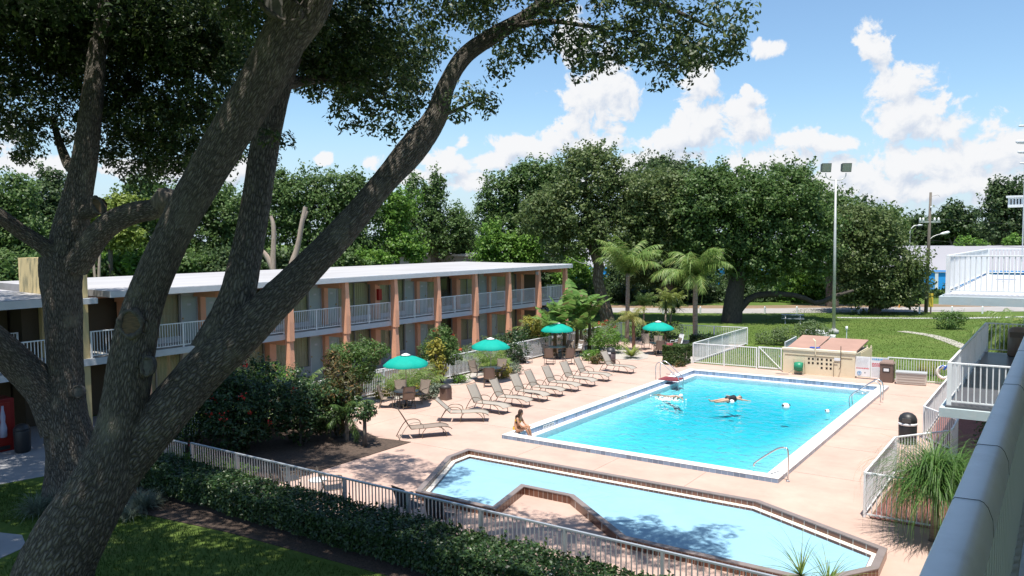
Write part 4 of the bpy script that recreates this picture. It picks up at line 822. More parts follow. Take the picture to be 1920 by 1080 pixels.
def make_table(label, loc, rz=0):
    t = thing('patio_table', label, 'table', loc, rz, 'round patio tables under the parasols')
    B().lathe([(.50, .695), (.53, .70), (.53, .715), (.50, .72)], 28).build('tabletop', mat('pale_table_glass', (.52, .53, .52), .15, .05, 3), t, True)
    B().tube([(.54*math.cos(a), .54*math.sin(a), .705) for a in np.linspace(0, 2*math.pi, 33)[:-1]], .018, 6, True).build('rim', BRONZE, t, True)
    for k in range(4):
        a = k*math.pi/2+.6; c, s = math.cos(a), math.sin(a)
        B().tube(catmull([(.46*c, .46*s, .70), (.30*c, .30*s, .40), (.40*c, .40*s, 0)], 8), .016, 6).build('leg', BRONZE, t, True)
    return t
def make_parasol(label, loc, rz=0, h=2.3, R=1.02):
    t = thing('parasol', label, 'parasol', loc, rz, 'teal parasols')
    n = 8; b = B(); rings = ((.10, h-.04), (.45, h-.13), (.80, h-.285), (R, h-.42), (R+.005, h-.50))
    vs = []; sub = 4
    for r, z in rings:
        for k in range(n*sub):
            f = (k % sub)/sub; a = 2*math.pi*k/(n*sub); sc = math.cos(math.pi/n)/math.cos((f-.5)*2*math.pi/n) if r > .2 else 1
            vs.append((r*sc*math.cos(a), r*sc*math.sin(a), z-(.035*r*math.sin(math.pi*f))))
    m = n*sub; b.add(vs, [(i*m+k, i*m+(k+1) % m, (i+1)*m+(k+1) % m, (i+1)*m+k) for i in range(len(rings)-1) for k in range(m)])
    c = b.build('canopy', TEAL, t, True)
    B().lathe([(.24, h-.055), (.14, h-.01), (.03, h+.03)], 16).build('vent_cap', WHITE, c, True)
    B().tube([(0, 0, 0.0), (0, 0, h)], .021, 10).build('pole', mat('pale_pole', (.55, .48, .36), .4), t, True)
    b = B()
    for k in range(n):
        a = 2*math.pi*k/n; b.tube([(.03*math.cos(a), .03*math.sin(a), h-.08), (R*math.cos(a), R*math.sin(a), h-.46)], .008, 5)
    b.build('ribs', mat('rib_dark', (.1, .1, .1), .5), t)
    B().lathe([(.24, 0), (.24, .06), (.06, .1), (.035, .3)], 18).build('base', BLACK, t, True)
    return t
T1 = np.array([-23.50, 25.70, .01]); T2 = np.array([-24.1, 32.75, .01]); T3 = np.array([-25.4, 41.35, .01]); T4 = np.array([-20.95, 46.2, .01])
pa = make_parasol('teal parasol nearest the camera, above the table by the mulch bed', T1, .2, 2.33, 1.0)
pb = make_parasol('teal parasol second from the camera, above the table beside the loungers', T2, .35, 2.24, 1.02)
pc = make_parasol('teal parasol third from the camera, in front of the banana plants', T3, .1, 2.2, 1.02)
pd = make_parasol('teal parasol farthest away, near the back fence and boxy hedge', T4, .3, 2.08, .98)
ta = make_table('round patio table under the nearest teal parasol', T1, .2); dup(ta, 'round patio table under the second teal parasol', T2, .5)
dup(ta, 'round patio table in front of the banana plants', T3, .1); dup(ta, 'round patio table under the farthest teal parasol', T4, .9)
def face(p, q): return math.atan2(q[1]-p[1], q[0]-p[0])
ch = None
def chair_at(px, py, tgt, label, sl=None, high=.98, z=.01):
    global ch
    p = G(px, py); rz = face(p, tgt) if tgt is not None else sl
    if ch is None: ch = make_chair(label, (p[0], p[1], z), rz)
    else: dup(ch, label, (p[0], p[1], z), rz)
chair_at(764, 765, T1, 'brown sling patio chair with its back to the pool at the nearest parasol table')
chair_at(727, 764, T1, 'taupe sling patio chair left of the nearest parasol table, beside the fence')
p = T1+np.array([-.75, .55, 0]); dup(ch, 'dark patio chair behind the nearest parasol table, against the palm bush', p, face(p, T1))
p = T1+np.array([-.1, 1.05, 0]); dup(ch, 'patio chair at the right side of the nearest parasol table', p, face(p, T1))
chair_at(918, 725, T2, 'brown sling patio chair in front of the second parasol table')
p = T2+np.array([-.95, .1, 0]); dup(ch, 'dark patio chair behind the second parasol table', p, face(p, T2))
p = T2+np.array([-.2, 1.0, 0]); dup(ch, 'patio chair right of the second parasol table', p, face(p, T2))
chair_at(1031, 683, T3, 'brown sling patio chair left of the table by the banana plants')
chair_at(1066, 683, T3, 'brown sling patio chair right of the table by the banana plants')
p = T3+np.array([.1, 1.0, 0]); tc_ = dup(ch, 'patio chair with a white towel over its back by the banana plants', p, face(p, T3))
TOW = mat('white_towel', (.75, .75, .76), .9, .04, 8)
b = B(); ribbon(b, [(-.30, .55), (-.36, .80), (-.41, 1.0), (-.45, 1.0), (-.47, .75), (-.46, .55)], .46); o = b.build('towel', TOW, None, True); o.location = p; o.rotation_euler = (0, 0, face(p, T3)); tag(o, 'white towel hung over a patio chair by the banana plants', 'towel')
p = T3+np.array([.55, 1.35, 0]); dup(ch, 'patio chair farthest right at the banana plants, draped with the other towel', p, face(p, T3))
b = B(); ribbon(b, [(-.25, .43), (-.34, .75), (-.41, 1.0), (-.45, 1.0), (-.48, .70), (-.5, .35)], .40); o = b.build('towel', TOW, None, True); o.location = p; o.rotation_euler = (0, 0, face(p, T3)); tag(o, 'long white towel on the chair nearest the bougainvillea', 'towel')
chair_at(1237, 667, T4, 'brown sling patio chair in front of the farthest parasol table')
chair_at(1213, 655, T4, 'brown sling patio chair left of the farthest parasol table')
p = T4+np.array([.75, .75, 0]); dup(ch, 'patio chair right of the farthest parasol table, by the low hedge', p, face(p, T4))
p = T4+np.array([-.45, 1.0, 0]); dup(ch, 'dark patio chair behind the farthest parasol table', p, face(p, T4))
wc = make_chair('white patio chair leaning behind the farthest parasol table', T4+np.array([.35, 2.0, 0]), -2.2, WHITE, WHITE, 1.05)
sc = make_chair('tall grey sling chair standing against the fence by the vine', (G(993, 682)[0]-.25, G(993, 682)[1], .01), -.1, mat('grey_sling', (.40, .38, .36), .8), ALU, 1.18)
bc = make_chair('dark sling chair behind the near fence, closest to the mulch bed corner', (-18.3, 15.0, .01), 1.2, mat('charcoal_sling', (.035, .035, .04), .7), BRONZE, .95)
dup(bc, 'dark sling chair behind the near fence, beside a small side table', (-16.6, 15.1, .01), .9)
dup(bc, 'dark sling chair behind the near fence, just left of the wading pool corner', (-13.75, 15.15, .01), 1.4)
dup(bc, 'dark sling chair behind the near fence, lowest and nearest the wading pool', (-12.6, 15.0, .01), 1.7)
t = thing('side_table', 'small round white side table behind the near fence', 'table', (-17.4, 15.25, .01)); B().lathe([(.24, .42), (.26, .44), (.24, .46)], 20).build('tabletop', WHITE, t, True)
for k in range(3): a = 2.1*k; B().tube([(.2*math.cos(a), .2*math.sin(a), .43), (.24*math.cos(a), .24*math.sin(a), 0)], .014, 6).build('leg', WHITE, t)
t = thing('notice_post', 'red notice plate on a thin pale post by the boxy hedge', 'sign', G(1257, 684)); B().tube([(0, 0, 0), (0, 0, 1.25)], .022, 8).build('post', TRIM, t); B().box(-.22, .16, -.05, -.03, .78, 1.25).build('plate', mat('faded_red', (.55, .12, .14), .6), t)

# ------------------------------------------------------------------ people
def figure(name, edges_pts, m, parent=None, root=0, sub=2):
    """edges_pts: (points {key:(x,y,z,r)}, edges) -> one continuous skinned body"""
    pts, edges = edges_pts; keys = list(pts); idx = {k: i for i, k in enumerate(keys)}
    me = bpy.data.meshes.new(name); me.from_pydata([pts[k][:3] for k in keys], [(idx[a], idx[b_]) for a, b_ in edges], [])
    me.materials.append(m); o = bpy.data.objects.new(name, me); COL.objects.link(o)
    if parent: o.parent = parent
    sk = o.modifiers.new('skin', 'SKIN'); sk.use_smooth_shade = True
    for i, k in enumerate(keys):
        sv = me.skin_vertices[0].data[i]; r = pts[k][3]; sv.radius = r if isinstance(r, tuple) else (r, r); sv.use_root = (i == root)
    sb = o.modifiers.new('subdiv', 'SUBSURF'); sb.levels = sub; sb.render_levels = sub
    return o
SKIN_T = mat('tanned_skin', (.42, .215, .125), .5, .05, 8, spec=.35); SKIN_P = mat('fair_skin', (.52, .31, .22), .5, .05, 8, spec=.35)
HAIR = mat('dark_brown_hair', (.035, .018, .012), .5, .3, 30); BIK = mat('yellow_swimwear', (.70, .42, .03), .7, .05, 20); BLKS = mat('black_swimsuit', (.015, .015, .018), .6)
def face_parts(parent, c, fx, r, hair=None, skin=None):
    """eyes, nose, mouth and ears on the head sphere; fx = unit facing direction, c = head centre"""
    fx = unit(np.array(fx, float)); up = np.array([0, 0, 1.]) if abs(fx[2]) < .8 else np.array([-1., 0, 0]); sx = np.cross(up, fx); sx = unit(sx); uz = np.cross(fx, sx)
    b = B()
    for s in (-1, 1): p = c+fx*r*.93+sx*s*r*.36+uz*r*.05; b.tube([p-fx*.006, p+fx*.006], [.010, .006], 8)
    b.build('eyes', mat('eye_dark', (.02, .015, .01), .2), parent, True)
    b = B(); b.tube([c+fx*r*.92+uz*r*.05, c+fx*r*1.18-uz*r*.22, c+fx*r*.95-uz*r*.30], [.008, .014, .008], 8)
    for s in (-1, 1): p = c+sx*s*r*.92; b.tube([p+uz*.03, p+sx*s*.012, p-uz*.03], [.008, .014, .008], 8)
    b.build('nose_and_ears', skin, parent, True)
    p = c+fx*r*.93-uz*r*.52; B().tube([p-sx*.022, p+fx*.006, p+sx*.022], [.004, .007, .004], 6).build('mouth', mat('lip', (.30, .08, .07), .4), parent, True)
# woman sitting on the coping corner, facing along the near coping, hands on her shins
wp = G(968, 810, .15)
wt = thing('person', 'woman in a yellow bikini with long dark hair sitting on the pool coping corner', 'person', (wp[0], wp[1], .15), math.radians(8))
P = {'pel': (0, 0, .10, (.13, .16)), 'waist': (.02, 0, .27, (.095, .115)), 'chest': (.08, 0, .44, (.10, .135)), 'top': (.13, 0, .55, (.075, .10)), 'neck': (.16, 0, .62, .045), 'chin': (.20, 0, .68, (.062, .06)), 'head': (.20, 0, .76, (.082, .078)), 'crown': (.19, 0, .83, .06)}
E = [('pel', 'waist'), ('waist', 'chest'), ('chest', 'top'), ('top', 'neck'), ('neck', 'chin'), ('chin', 'head'), ('head', 'crown')]
for s, n in ((-1, 'r'), (1, 'l')):
    k = .05 if s > 0 else 0
    P.update({'hip'+n: (.08, s*.10, .09, .088), 'thi'+n: (.26, s*.10, .14+k*.5, .075), 'kne'+n: (.44, s*.09, .20+k, .055), 'cal'+n: (.52, s*.085, .05+k*.5, .050), 'ank'+n: (.58, s*.08, -.14, .034), 'foo'+n: (.66, s*.08, -.19, .03), 'toe'+n: (.73, s*.08, -.20, .022),
              'sho'+n: (.12, s*.155, .53, .050), 'upa'+n: (.17, s*.185, .42, .042), 'elb'+n: (.25, s*.18, .31, .034), 'for'+n: (.36, s*.15, .255, .030), 'wri'+n: (.46, s*.115, .235+k*.4, .021), 'han'+n: (.52, s*.09, .22+k*.4, (.024, .014))})
    E += [('pel', 'hip'+n), ('hip'+n, 'thi'+n), ('thi'+n, 'kne'+n), ('kne'+n, 'cal'+n), ('cal'+n, 'ank'+n), ('ank'+n, 'foo'+n), ('foo'+n, 'toe'+n), ('top', 'sho'+n), ('sho'+n, 'upa'+n), ('upa'+n, 'elb'+n), ('elb'+n, 'for'+n), ('for'+n, 'wri'+n), ('wri'+n, 'han'+n)]
    for f, (dx, dy) in enumerate(((.055, -.022), (.064, -.008), (.06, .006), (.05, .018))):
        P['f%d%s' % (f, n)] = (.535+dx*.5, s*.09+dy, .205+k*.4, .008); P['g%d%s' % (f, n)] = (.535+dx, s*.09+dy*1.1, .175+k*.4, .007); E += [('han'+n, 'f%d%s' % (f, n)), ('f%d%s' % (f, n), 'g%d%s' % (f, n))]
    P['th'+n] = (.525, s*.09-s*.035, .20+k*.4, .009); E += [('han'+n, 'th'+n)]
bd = figure('body', (P, E), SKIN_T, wt)
hd = np.array([.20, 0, .75]); face_parts(wt, hd, (.9, 0, -.35), .082, skin=SKIN_T)
b = B(); vs = []
rng = random.Random(3)
for k in range(70):       # long hair falling over the shoulders and back
    a = rng.uniform(1.0, 5.28); r0 = .078; x0, y0 = .19+math.cos(a)*r0*1.0, math.sin(a)*r0
    L_ = rng.uniform(.28, .44); sd = math.copysign(1, y0)
    b.tube(catmull([(.19+math.cos(a)*.03, y0*.3, .85), (x0, y0*1.06, .79), (x0-.015, y0*1.25, .68), (.10+math.cos(a)*.08+rng.uniform(-.02, .03), y0*1.5+sd*.015, .84-L_*.75), (.06+math.cos(a)*.07, y0*1.4, .84-L_*1.15)], 10), [.02, .021, .020, .018, .018, .016, .015, .013, .010, .004], 6)
b.lathe([(.0, .10), (.05, .092), (.082, .05), (.088, 0.0), (.07, -.04)][::-1], 14, (.182, 0, .765)); b.build('hair', HAIR, wt, True)
B().tube([(.075, 0, .405), (.085, 0, .45), (.095, 0, .475)], [.120, .130, .118], 16, caps=False).build('bikini_top', BIK, wt, True)
B().tube([(.02, 0, .11), (.02, 0, .16), (.025, 0, .20)], [.150, .147, .130], 16, caps=False).build('bikini_bottom', BIK, wt, True)
# floating swimmer on her back
a0, a1 = G(1336, 752, -.085), G(1393, 745, -.085); sw = (a0+a1)/2
st = thing('person', 'swimmer in black swimsuit floating on her back with arms spread', 'person', (sw[0], sw[1], -.085), face(a0, a1))
P = {'pel': (-.02, 0, -.02, (.12, .15)), 'waist': (.16, 0, -.01, (.09, .125)), 'chest': (.34, 0, .0, (.10, .15)), 'top': (.46, 0, .0, (.07, .10)), 'neck': (.54, 0, .0, .048), 'jaw': (.62, 0, .02, .066), 'head': (.69, 0, .025, .088), 'crown': (.76, 0, .02, .062)}
E = [('pel', 'waist'), ('waist', 'chest'), ('chest', 'top'), ('top', 'neck'), ('neck', 'jaw'), ('jaw', 'head'), ('head', 'crown')]
for s, n in ((-1, 'r'), (1, 'l')):
    P.update({'hip'+n: (-.10, s*.09, -.03, .088), 'thi'+n: (-.30, s*.11, -.03, .078), 'kne'+n: (-.50, s*.13, -.03, .055), 'cal'+n: (-.68, s*.14, -.035, .05), 'ank'+n: (-.88, s*.15, -.03, .034), 'foo'+n: (-.93, s*.155, .02, .034), 'toe'+n: (-.98, s*.16, .07, .022),
              'sho'+n: (.44, s*.17, .0, .055), 'elb'+n: (.52, s*.42, -.01, .038), 'wri'+n: (.58, s*.66, -.01, .024), 'han'+n: (.60, s*.73, -.005, (.026, .016))})
    E += [('pel', 'hip'+n), ('hip'+n, 'thi'+n), ('thi'+n, 'kne'+n), ('kne'+n, 'cal'+n), ('cal'+n, 'ank'+n), ('ank'+n, 'foo'+n), ('foo'+n, 'toe'+n), ('top', 'sho'+n), ('sho'+n, 'elb'+n), ('elb'+n, 'wri'+n), ('wri'+n, 'han'+n)]
    for f, dx in enumerate((-.026, -.009, .009, .026)): P['f%d%s' % (f, n)] = (.61+dx, s*(.81+(.01 if f in (1, 2) else 0)), .0, .008); E.append(('han'+n, 'f%d%s' % (f, n)))
    P['th'+n] = (.645, s*.75, .0, .009); E.append(('han'+n, 'th'+n))
figure('body', (P, E), SKIN_P, st); face_parts(st, np.array([.68, 0, .03]), (0.05, 0, 1), .086, skin=SKIN_P)
b = B(); b.tube([(-.13, 0, -.025), (-.03, 0, -.018), (.08, 0, -.01), (.17, 0, -.008), (.27, 0, 0), (.37, 0, .0), (.42, 0, .0)], [.10, .168, .15, .138, .155, .162, .12], 16); b.build('swimsuit', BLKS, st, True)
b = B(); b.lathe([(.03, -.05), (.085, -.02), (.096, .03), (.07, .08), (.01, .10)], 14, (0, 0, 0)); o = b.build('hair', mat('grey_hair', (.12, .10, .09), .6), st, True, loc=(.70, 0, .0)); o.rotation_euler = (0, 1.5, 0)
# swimmer doing crawl with splash behind
hp = G(1276, 746, -.085)
s2 = thing('person', 'swimmer doing the crawl with a white splash behind, near the ladder', 'person', (hp[0], hp[1], -.085), math.radians(-20))
P = {'pel': (-.62, 0, -.08, (.11, .15)), 'waist': (-.42, 0, -.05, (.09, .13)), 'chest': (-.24, 0, -.02, (.10, .16)), 'neck': (-.08, 0, .02, .055), 'head': (.03, 0, .06, .092), 'crown': (.10, 0, .07, .07)}
E = [('pel', 'waist'), ('waist', 'chest'), ('chest', 'neck'), ('neck', 'head'), ('head', 'crown')]
for s, n in ((-1, 'r'), (1, 'l')):
    P.update({'hip'+n: (-.70, s*.09, -.09, .08), 'kne'+n: (-1.08, s*.10, -.10, .055), 'ank'+n: (-1.45, s*.11, -.08, .035), 'toe'+n: (-1.62, s*.12, -.10, .022)}); E += [('pel', 'hip'+n), ('hip'+n, 'kne'+n), ('kne'+n, 'ank'+n), ('ank'+n, 'toe'+n)]
P.update({'shor': (-.2, -.18, .0, .055), 'elbr': (.02, -.30, .14, .038), 'wrir': (.25, -.24, .06, .025), 'hanr': (.32, -.22, .0, (.03, .016)), 'shol': (-.2, .18, -.02, .055), 'elbl': (-.42, .28, -.10, .038), 'wril': (-.62, .27, -.14, .025), 'hanl': (-.7, .26, -.15, (.03, .016))})
E += [('chest', 'shor'), ('shor', 'elbr'), ('elbr', 'wrir'), ('wrir', 'hanr'), ('chest', 'shol'), ('shol', 'elbl'), ('elbl', 'wril'), ('wril', 'hanl')]
for f, dy in enumerate((-.024, -.008, .008, .024)): P['f%d' % f] = (.39, -.22+dy, -.03, .008); E.append(('hanr', 'f%d' % f))
P['th'] = (.33, -.185, -.015, .009); E.append(('hanr', 'th'))
figure('body', (P, E), SKIN_P, s2); face_parts(s2, np.array([.04, 0, .06]), (.8, .1, -.3), .092, skin=SKIN_P)
b = B(); b.lathe([(.06, -.02), (.098, .02), (.10, .06), (.07, .11), (.01, .13)], 14, (.02, 0, .055)); b.build('swim_cap', WHITE, s2, True)
FOAM = mat('white_foam', (.80, .82, .84), .5)
def foam(name, label, cx, cy, n, rx, ry, rot, mx=.10):
    b = B(); r_ = random.Random(n)
    for k in range(n):
        u, v = r_.gauss(0, .45), r_.gauss(0, .45); x, y = u*rx, v*ry; c, s = math.cos(rot), math.sin(rot); x, y = x*c-y*s, x*s+y*c
        q = r_.uniform(.02, mx); h = q*r_.uniform(.3, 1.6); b.lathe([(q*.5, -.03), (q, 0), (q*.8, h*.5), (q*.25, h)], 7, (cx+x, cy+y, -.088))
    o = b.build(name, FOAM, None, True); o['kind'] = 'stuff'; tag(o, label, 'splash', kind='stuff')
sp = G(1250, 748, -.085); foam('splash', 'white water splash behind the crawling swimmer', sp[0], sp[1], 90, .75, .45, -.2, .045)
# white balls drifting
def ball(x, y, label, r):
    p = G(x, y, -.085); t = thing('pool_ball', label, 'ball', (p[0], p[1], -.085+r*.55)); b = B(); pr = [(r*math.cos(a), r*math.sin(a)) for a in np.linspace(-1.5, 1.5, 13)]; b.lathe(pr, 20); b.build('shell', WHITE, t, True)
    b = B()
    for a in (.5, 2.4, 4.2): b.tube([(r*.72*math.cos(a), r*.72*math.sin(a), r*.62), (r*.97*math.cos(a), r*.97*math.sin(a), r*.27)], [r*.3, r*.3], 8)
    b.build('patch', BLACK, t, True)
ball(1372, 757, 'white ball floating right beside the floating swimmer', .12); ball(1473, 767, 'white ball with dark patches drifting alone in the middle of the far water', .17); ball(1551, 774, 'small white ball floating near the right edge of the pool', .10)

# ------------------------------------------------------------------ park furniture and poles on the far lawn
gl = G(1563, 626)
t = thing('flood_light_mast', 'tall pale metal mast with two flood lights on the lawn', 'flood light', gl)
MAST = mat('galvanised_mast', (.50, .50, .48), .45, .1, 3, metal=.3)
B().tube([(0, 0, .3), (0, 0, 6), (0, 0, 11.5)], [.13, .10, .065], 14).build('mast', MAST, t, True); B().lathe([(.36, 0), (.36, .28), (.2, .34), (.18, .4)], 18).build('footing', CONC, t, True)
B().tube(catmull([(-.75, 0, 12.0), (-.72, 0, 11.75), (-.45, 0, 11.52), (0, 0, 11.48), (.45, 0, 11.52), (.72, 0, 11.75), (.75, 0, 12.0)], 24), .035, 8).build('bracket', MAST, t, True)
t.rotation_euler = (0, 0, AZ)
for s in (-1, 1):
    l = B().add([(s*.75-.35, -.1, 12.05), (s*.75+.35, -.1, 12.05), (s*.75+.30, .28, 12.15), (s*.75-.30, .28, 12.15), (s*.75-.35, -.22, 12.70), (s*.75+.35, -.22, 12.70), (s*.75+.30, .22, 12.66), (s*.75-.30, .22, 12.66)], [(4, 5, 6, 7), (0, 3, 2, 1), (0, 1, 5, 4), (1, 2, 6, 5), (2, 3, 7, 6), (3, 0, 4, 7)]).build('flood_lamp', mat('lamp_housing', (.17, .17, .15), .5), t)
    b = B(); b.add([(s*.75-.31, -.112, 12.1), (s*.75+.31, -.112, 12.1), (s*.75+.31, -.222, 12.65), (s*.75-.31, -.222, 12.65)], [(0, 1, 2, 3)])
    for k in range(3): x = s*.75-.2+.2*k; b.add([(x-.02, -.13, 12.1), (x+.02, -.13, 12.1), (x+.02, -.24, 12.65), (x-.02, -.24, 12.65)], [(0, 1, 2, 3)])
    b.build('lens', mat('lamp_lens', (.34, .35, .30), .25), l)
up = G(1736, 586)
t = thing('utility_pole', 'weathered wooden utility pole with cross arm and street lamp by the road', 'utility pole', up, AZ)
B().tube([(0, 0, 0), (.12, 0, 6), (.22, 0, 11.4)], [.17, .145, .11], 12).build('pole', WOOD, t, True)
B().box(-.85, 1.15, -.10, .02, 8.55, 8.68).build('cross_arm', MAST, t)
b = B()
for x in (-.75, -.45, .62, 1.0): b.lathe([(.08, 0), (.12, .10), (.07, .18), (.10, .27), (.03, .34)], 8, (x, -.04, 8.68))
b.lathe([(.05, 0), (.07, .08), (.02, .2)], 8, (.2, -.14, 9.9)); b.build('insulator', WHITE, t, True)
B().tube(catmull([(.13, 0, 6.85), (.5, 0, 7.2), (1.0, 0, 7.4), (1.3, 0, 7.45)], 12), .035, 8).build('lamp_arm', MAST, t, True)
B().tube([(1.2, 0, 7.45), (1.45, 0, 7.5), (1.95, 0, 7.62), (2.1, 0, 7.62)], [.05, .13, .13, .04], 10).build('street_lamp', WHITE, t, True)
b = B(); b.tube([(.2, 0, 11.0), (.9, 0, 11.15), (1.1, 0, 11.0)], .012, 5); b.tube([(.2, 0, 10.0), (.8, 0, 10.0), (1.1, 0, 9.7)], .012, 5); b.tube([(.9, 0, 8.5), (1.05, 0, 7.9)], .02, 5); b.build('loose_wire', BLACK, t)
b = B()
sl = G(1705, 575); t2 = thing('street_lamp', 'pale curved street lamp behind the big oak, left of the utility pole', 'street lamp', D(1704, 540, 112)-np.array([0, 0, 0]), AZ)
zz = t2.location.z; t2.location.z = 0
B().tube(catmull([(0, 0, 0), (0, 0, 7), (.1, 0, 8.2), (.6, 0, 8.75), (1.1, 0, 8.8)], 20), .07, 8).build('mast', MAST, t2, True); B().tube([(1.0, 0, 8.8), (1.2, 0, 8.85), (1.75, 0, 8.85)], [.05, .14, .06], 8).build('lamp_head', WHITE, t2, True)
def wire(label, p, q, sag, r=.014):
    P = [np.array(p)+(np.array(q)-np.array(p))*t_+np.array([0, 0, -4*sag*t_*(1-t_)]) for t_ in np.linspace(0, 1, 24)]
    o = B().tube(P, r, 5).build('power_line', BLACK); tag(o, label, 'cable')
pt = lambda x, z: np.array([up[0]+x*math.cos(AZ), up[1]+x*math.sin(AZ), z])
rgt = unit(np.array([CR[0], CR[1], 0]))
wire('black power line running right from the utility pole cross arm', pt(1.0, 8.9), pt(1.0, 8.9)+rgt*45+np.array([0, 0, -.6]), .9)
wire('black power line running right from below the street lamp', pt(.13, 6.9), pt(.13, 6.9)+rgt*45+np.array([0, 0, -.8]), 1.0)
wire('black guy wire slanting down left of the utility pole', pt(-.7, 8.7), pt(-5.2, 1.0), .1)
wire('second black guy wire close to the utility pole', pt(-.4, 8.5), pt(-3.9, 1.0), .1)
wire('thin white service cable running from the motel roof end to the leaning oak', (-31, 52.6, 5.9), D(1108, 492, 71), .25, .016)
bpy.data.objects['power_line.004'].data.materials[0] = WHITE
t = thing('marker_sign', 'yellow marker plate on a short dark post beside the utility pole', 'sign', G(1745, 588), AZ); B().box(-.05, .05, -.05, .05, 0, .7).build('post', WOOD, t); B().box(-.22, .2, -.03, .03, .6, 1.9).build('plate', mat('yellow_sign', (.65, .45, .05), .6), t)
b0 = None
for i, (x, l) in enumerate(((1243, 'behind the palm'), (1313, 'beside the tall palm trunk'), (1434, 'left of the flood light mast'), (1494, 'near the picnic table'), (1610, 'just right of the mast'), (1724, 'beside the utility pole'), (1785, 'beyond the round bush'), (1842, 'nearest the right edge'))):
    p = G(x, 588); o = B().box(-.07, .07, -.07, .07, 0, .62).add([(-.07, -.07, .62), (.07, -.07, .62), (.07, .07, .62), (-.07, .07, .62), (0, 0, .72)], [(0, 1, 4), (1, 2, 4), (2, 3, 4), (3, 0, 4)]).build('road_bollard', WHITE); o.location = p; tag(o, 'short white post along the road, '+l, 'bollard', 'white posts along the road')
for i, (x, l) in enumerate(((1659, 'left'), (1690, 'right'))):
    p = G(x, 577); o = B().bar((-.25, 0, 0), (.15, 0, 1.15), .12).build('guy_guard', mat('orange_guard', (.70, .34, .06), .5)); o.location = p; o.rotation_euler = (0, 0, AZ); tag(o, 'slanted orange guard stake beyond the road, %s one of two' % l, 'stake', 'orange stakes beyond the road')
t = thing('picnic_table', 'grey picnic table in the oak shade on the far lawn', 'picnic table', G(1486, 606), .3)
TBL = mat('blue_grey_boards', (.20, .24, .27), .7, .1, 3)
B().box(-.9, .9, -.38, .38, .70, .75).build('tabletop', TBL, t)
for s in (-1, 1):
    B().box(-.9, .9, s*.72-.13, s*.72+.13, .42, .46).build('bench_seat', TBL, t)
    b = B(); b.bar((s*.6, -.3, .7), (s*.6, -.75, 0), .06); b.bar((s*.6, .3, .7), (s*.6, .75, 0), .06); b.bar((s*.6, -.75, .40), (s*.6, .75, .40), .05); b.build('leg_frame', MAST, t)
t = thing('utility_box', 'white concrete utility box with flat lid on the lawn behind the pump house', 'box', G(1537, 641), .2)
B().box(-.75, .55, -.5, .5, 0, .62).build('box', WHITE, t); B().box(-.95, .3, -.62, .5, .62, .78).build('lid', WHITE, t); B().box(.3, 1.0, -.45, .45, 0, .48).build('side_box', WHITE, t)
t = thing('small_picket_fence', 'low cream pointed picket fence behind the pump house roof', 'fence', (-11.6, 47.6, 0)); b = B()
for i in range(14): x = i*.21; b.add([(x, 0, 0), (x+.1, 0, 0), (x+.1, .03, 0), (x, .03, 0), (x, 0, 1.15), (x+.1, 0, 1.15), (x+.1, .03, 1.15), (x, .03, 1.15), (x+.05, 0, 1.25), (x+.05, .03, 1.25)], [(0, 1, 5, 8, 4), (3, 7, 9, 6, 2), (1, 2, 6, 5), (0, 4, 7, 3), (5, 6, 9, 8), (4, 8, 9, 7)])
b.build('picket_panel', CREAM, t); B().box(0, 2.85, .03, .06, .9, .96).build('rail', CREAM, t)
b = B()
for i in range(14): y = -.15-i*.2; b.box(2.82, 2.85, y-.1, y, 0, 1.15)
b.build('side_panel', CREAM, t)
t = thing('tap_post', 'short pale tap post on the lawn behind the pump house', 'post', G(1587, 650)); B().tube([(0, 0, 0), (0, 0, 1.15)], .03, 8).build('pipe', WHITE, t); B().lathe([(.05, 1.1), (.08, 1.15), (.08, 1.32), (.04, 1.36)], 10).build('cap', WHITE, t, True)
fence((-13.4, 49.5), (-13.2, 46.5), 'short grey fence panel behind the gate, left of the brown roof', m=TRIM, h=1.25)
# far warehouse
t = thing('warehouse', 'long white roofed warehouse with blue lower wall far behind the trees', 'building', (-30, 122, 0), 0)
t.rotation_euler = (0, 0, .10)
B().box(-70, 32, 0, 30, 0, 2.6).build('wall', mat('blue_cladding', (.03, .33, .80), .5, .08, 1, stretch=(4, 1, 1)), t)
B().add([(-71, -.15, 2.35), (33, -.15, 2.35), (33, 31, 2.35), (-71, 31, 2.35), (-71, 9, 5.8), (33, 9, 5.8), (33, 20, 5.8), (-71, 20, 5.8)], [(4, 5, 6, 7), (0, 3, 2, 1), (0, 1, 5, 4), (1, 2, 6, 5), (2, 3, 7, 6), (3, 0, 4, 7)]).build('roof', mat('far_white_roof', (.27, .265, .285), .7, .06, .1), t)
for k in range(16): B().box(-68+6.4*k, -67.6+6.4*k, -.1, 0, 0, 2.3).build('downpipe', WHITE, t)
t = thing('low_building', 'low flat roofed white building just behind the motel roof', 'building', D(850, 478, 92)*np.array([1, 1, 0]), .0)
B().box(-18, 7, 0, 14, 0, 5.5).build('wall', mat('grey_wall', (.25, .25, .26), .8, .15, .6), t); B().box(-18.5, 7.5, -.5, 14.5, 5.5, 5.75).build('roof', ROOFM, t)

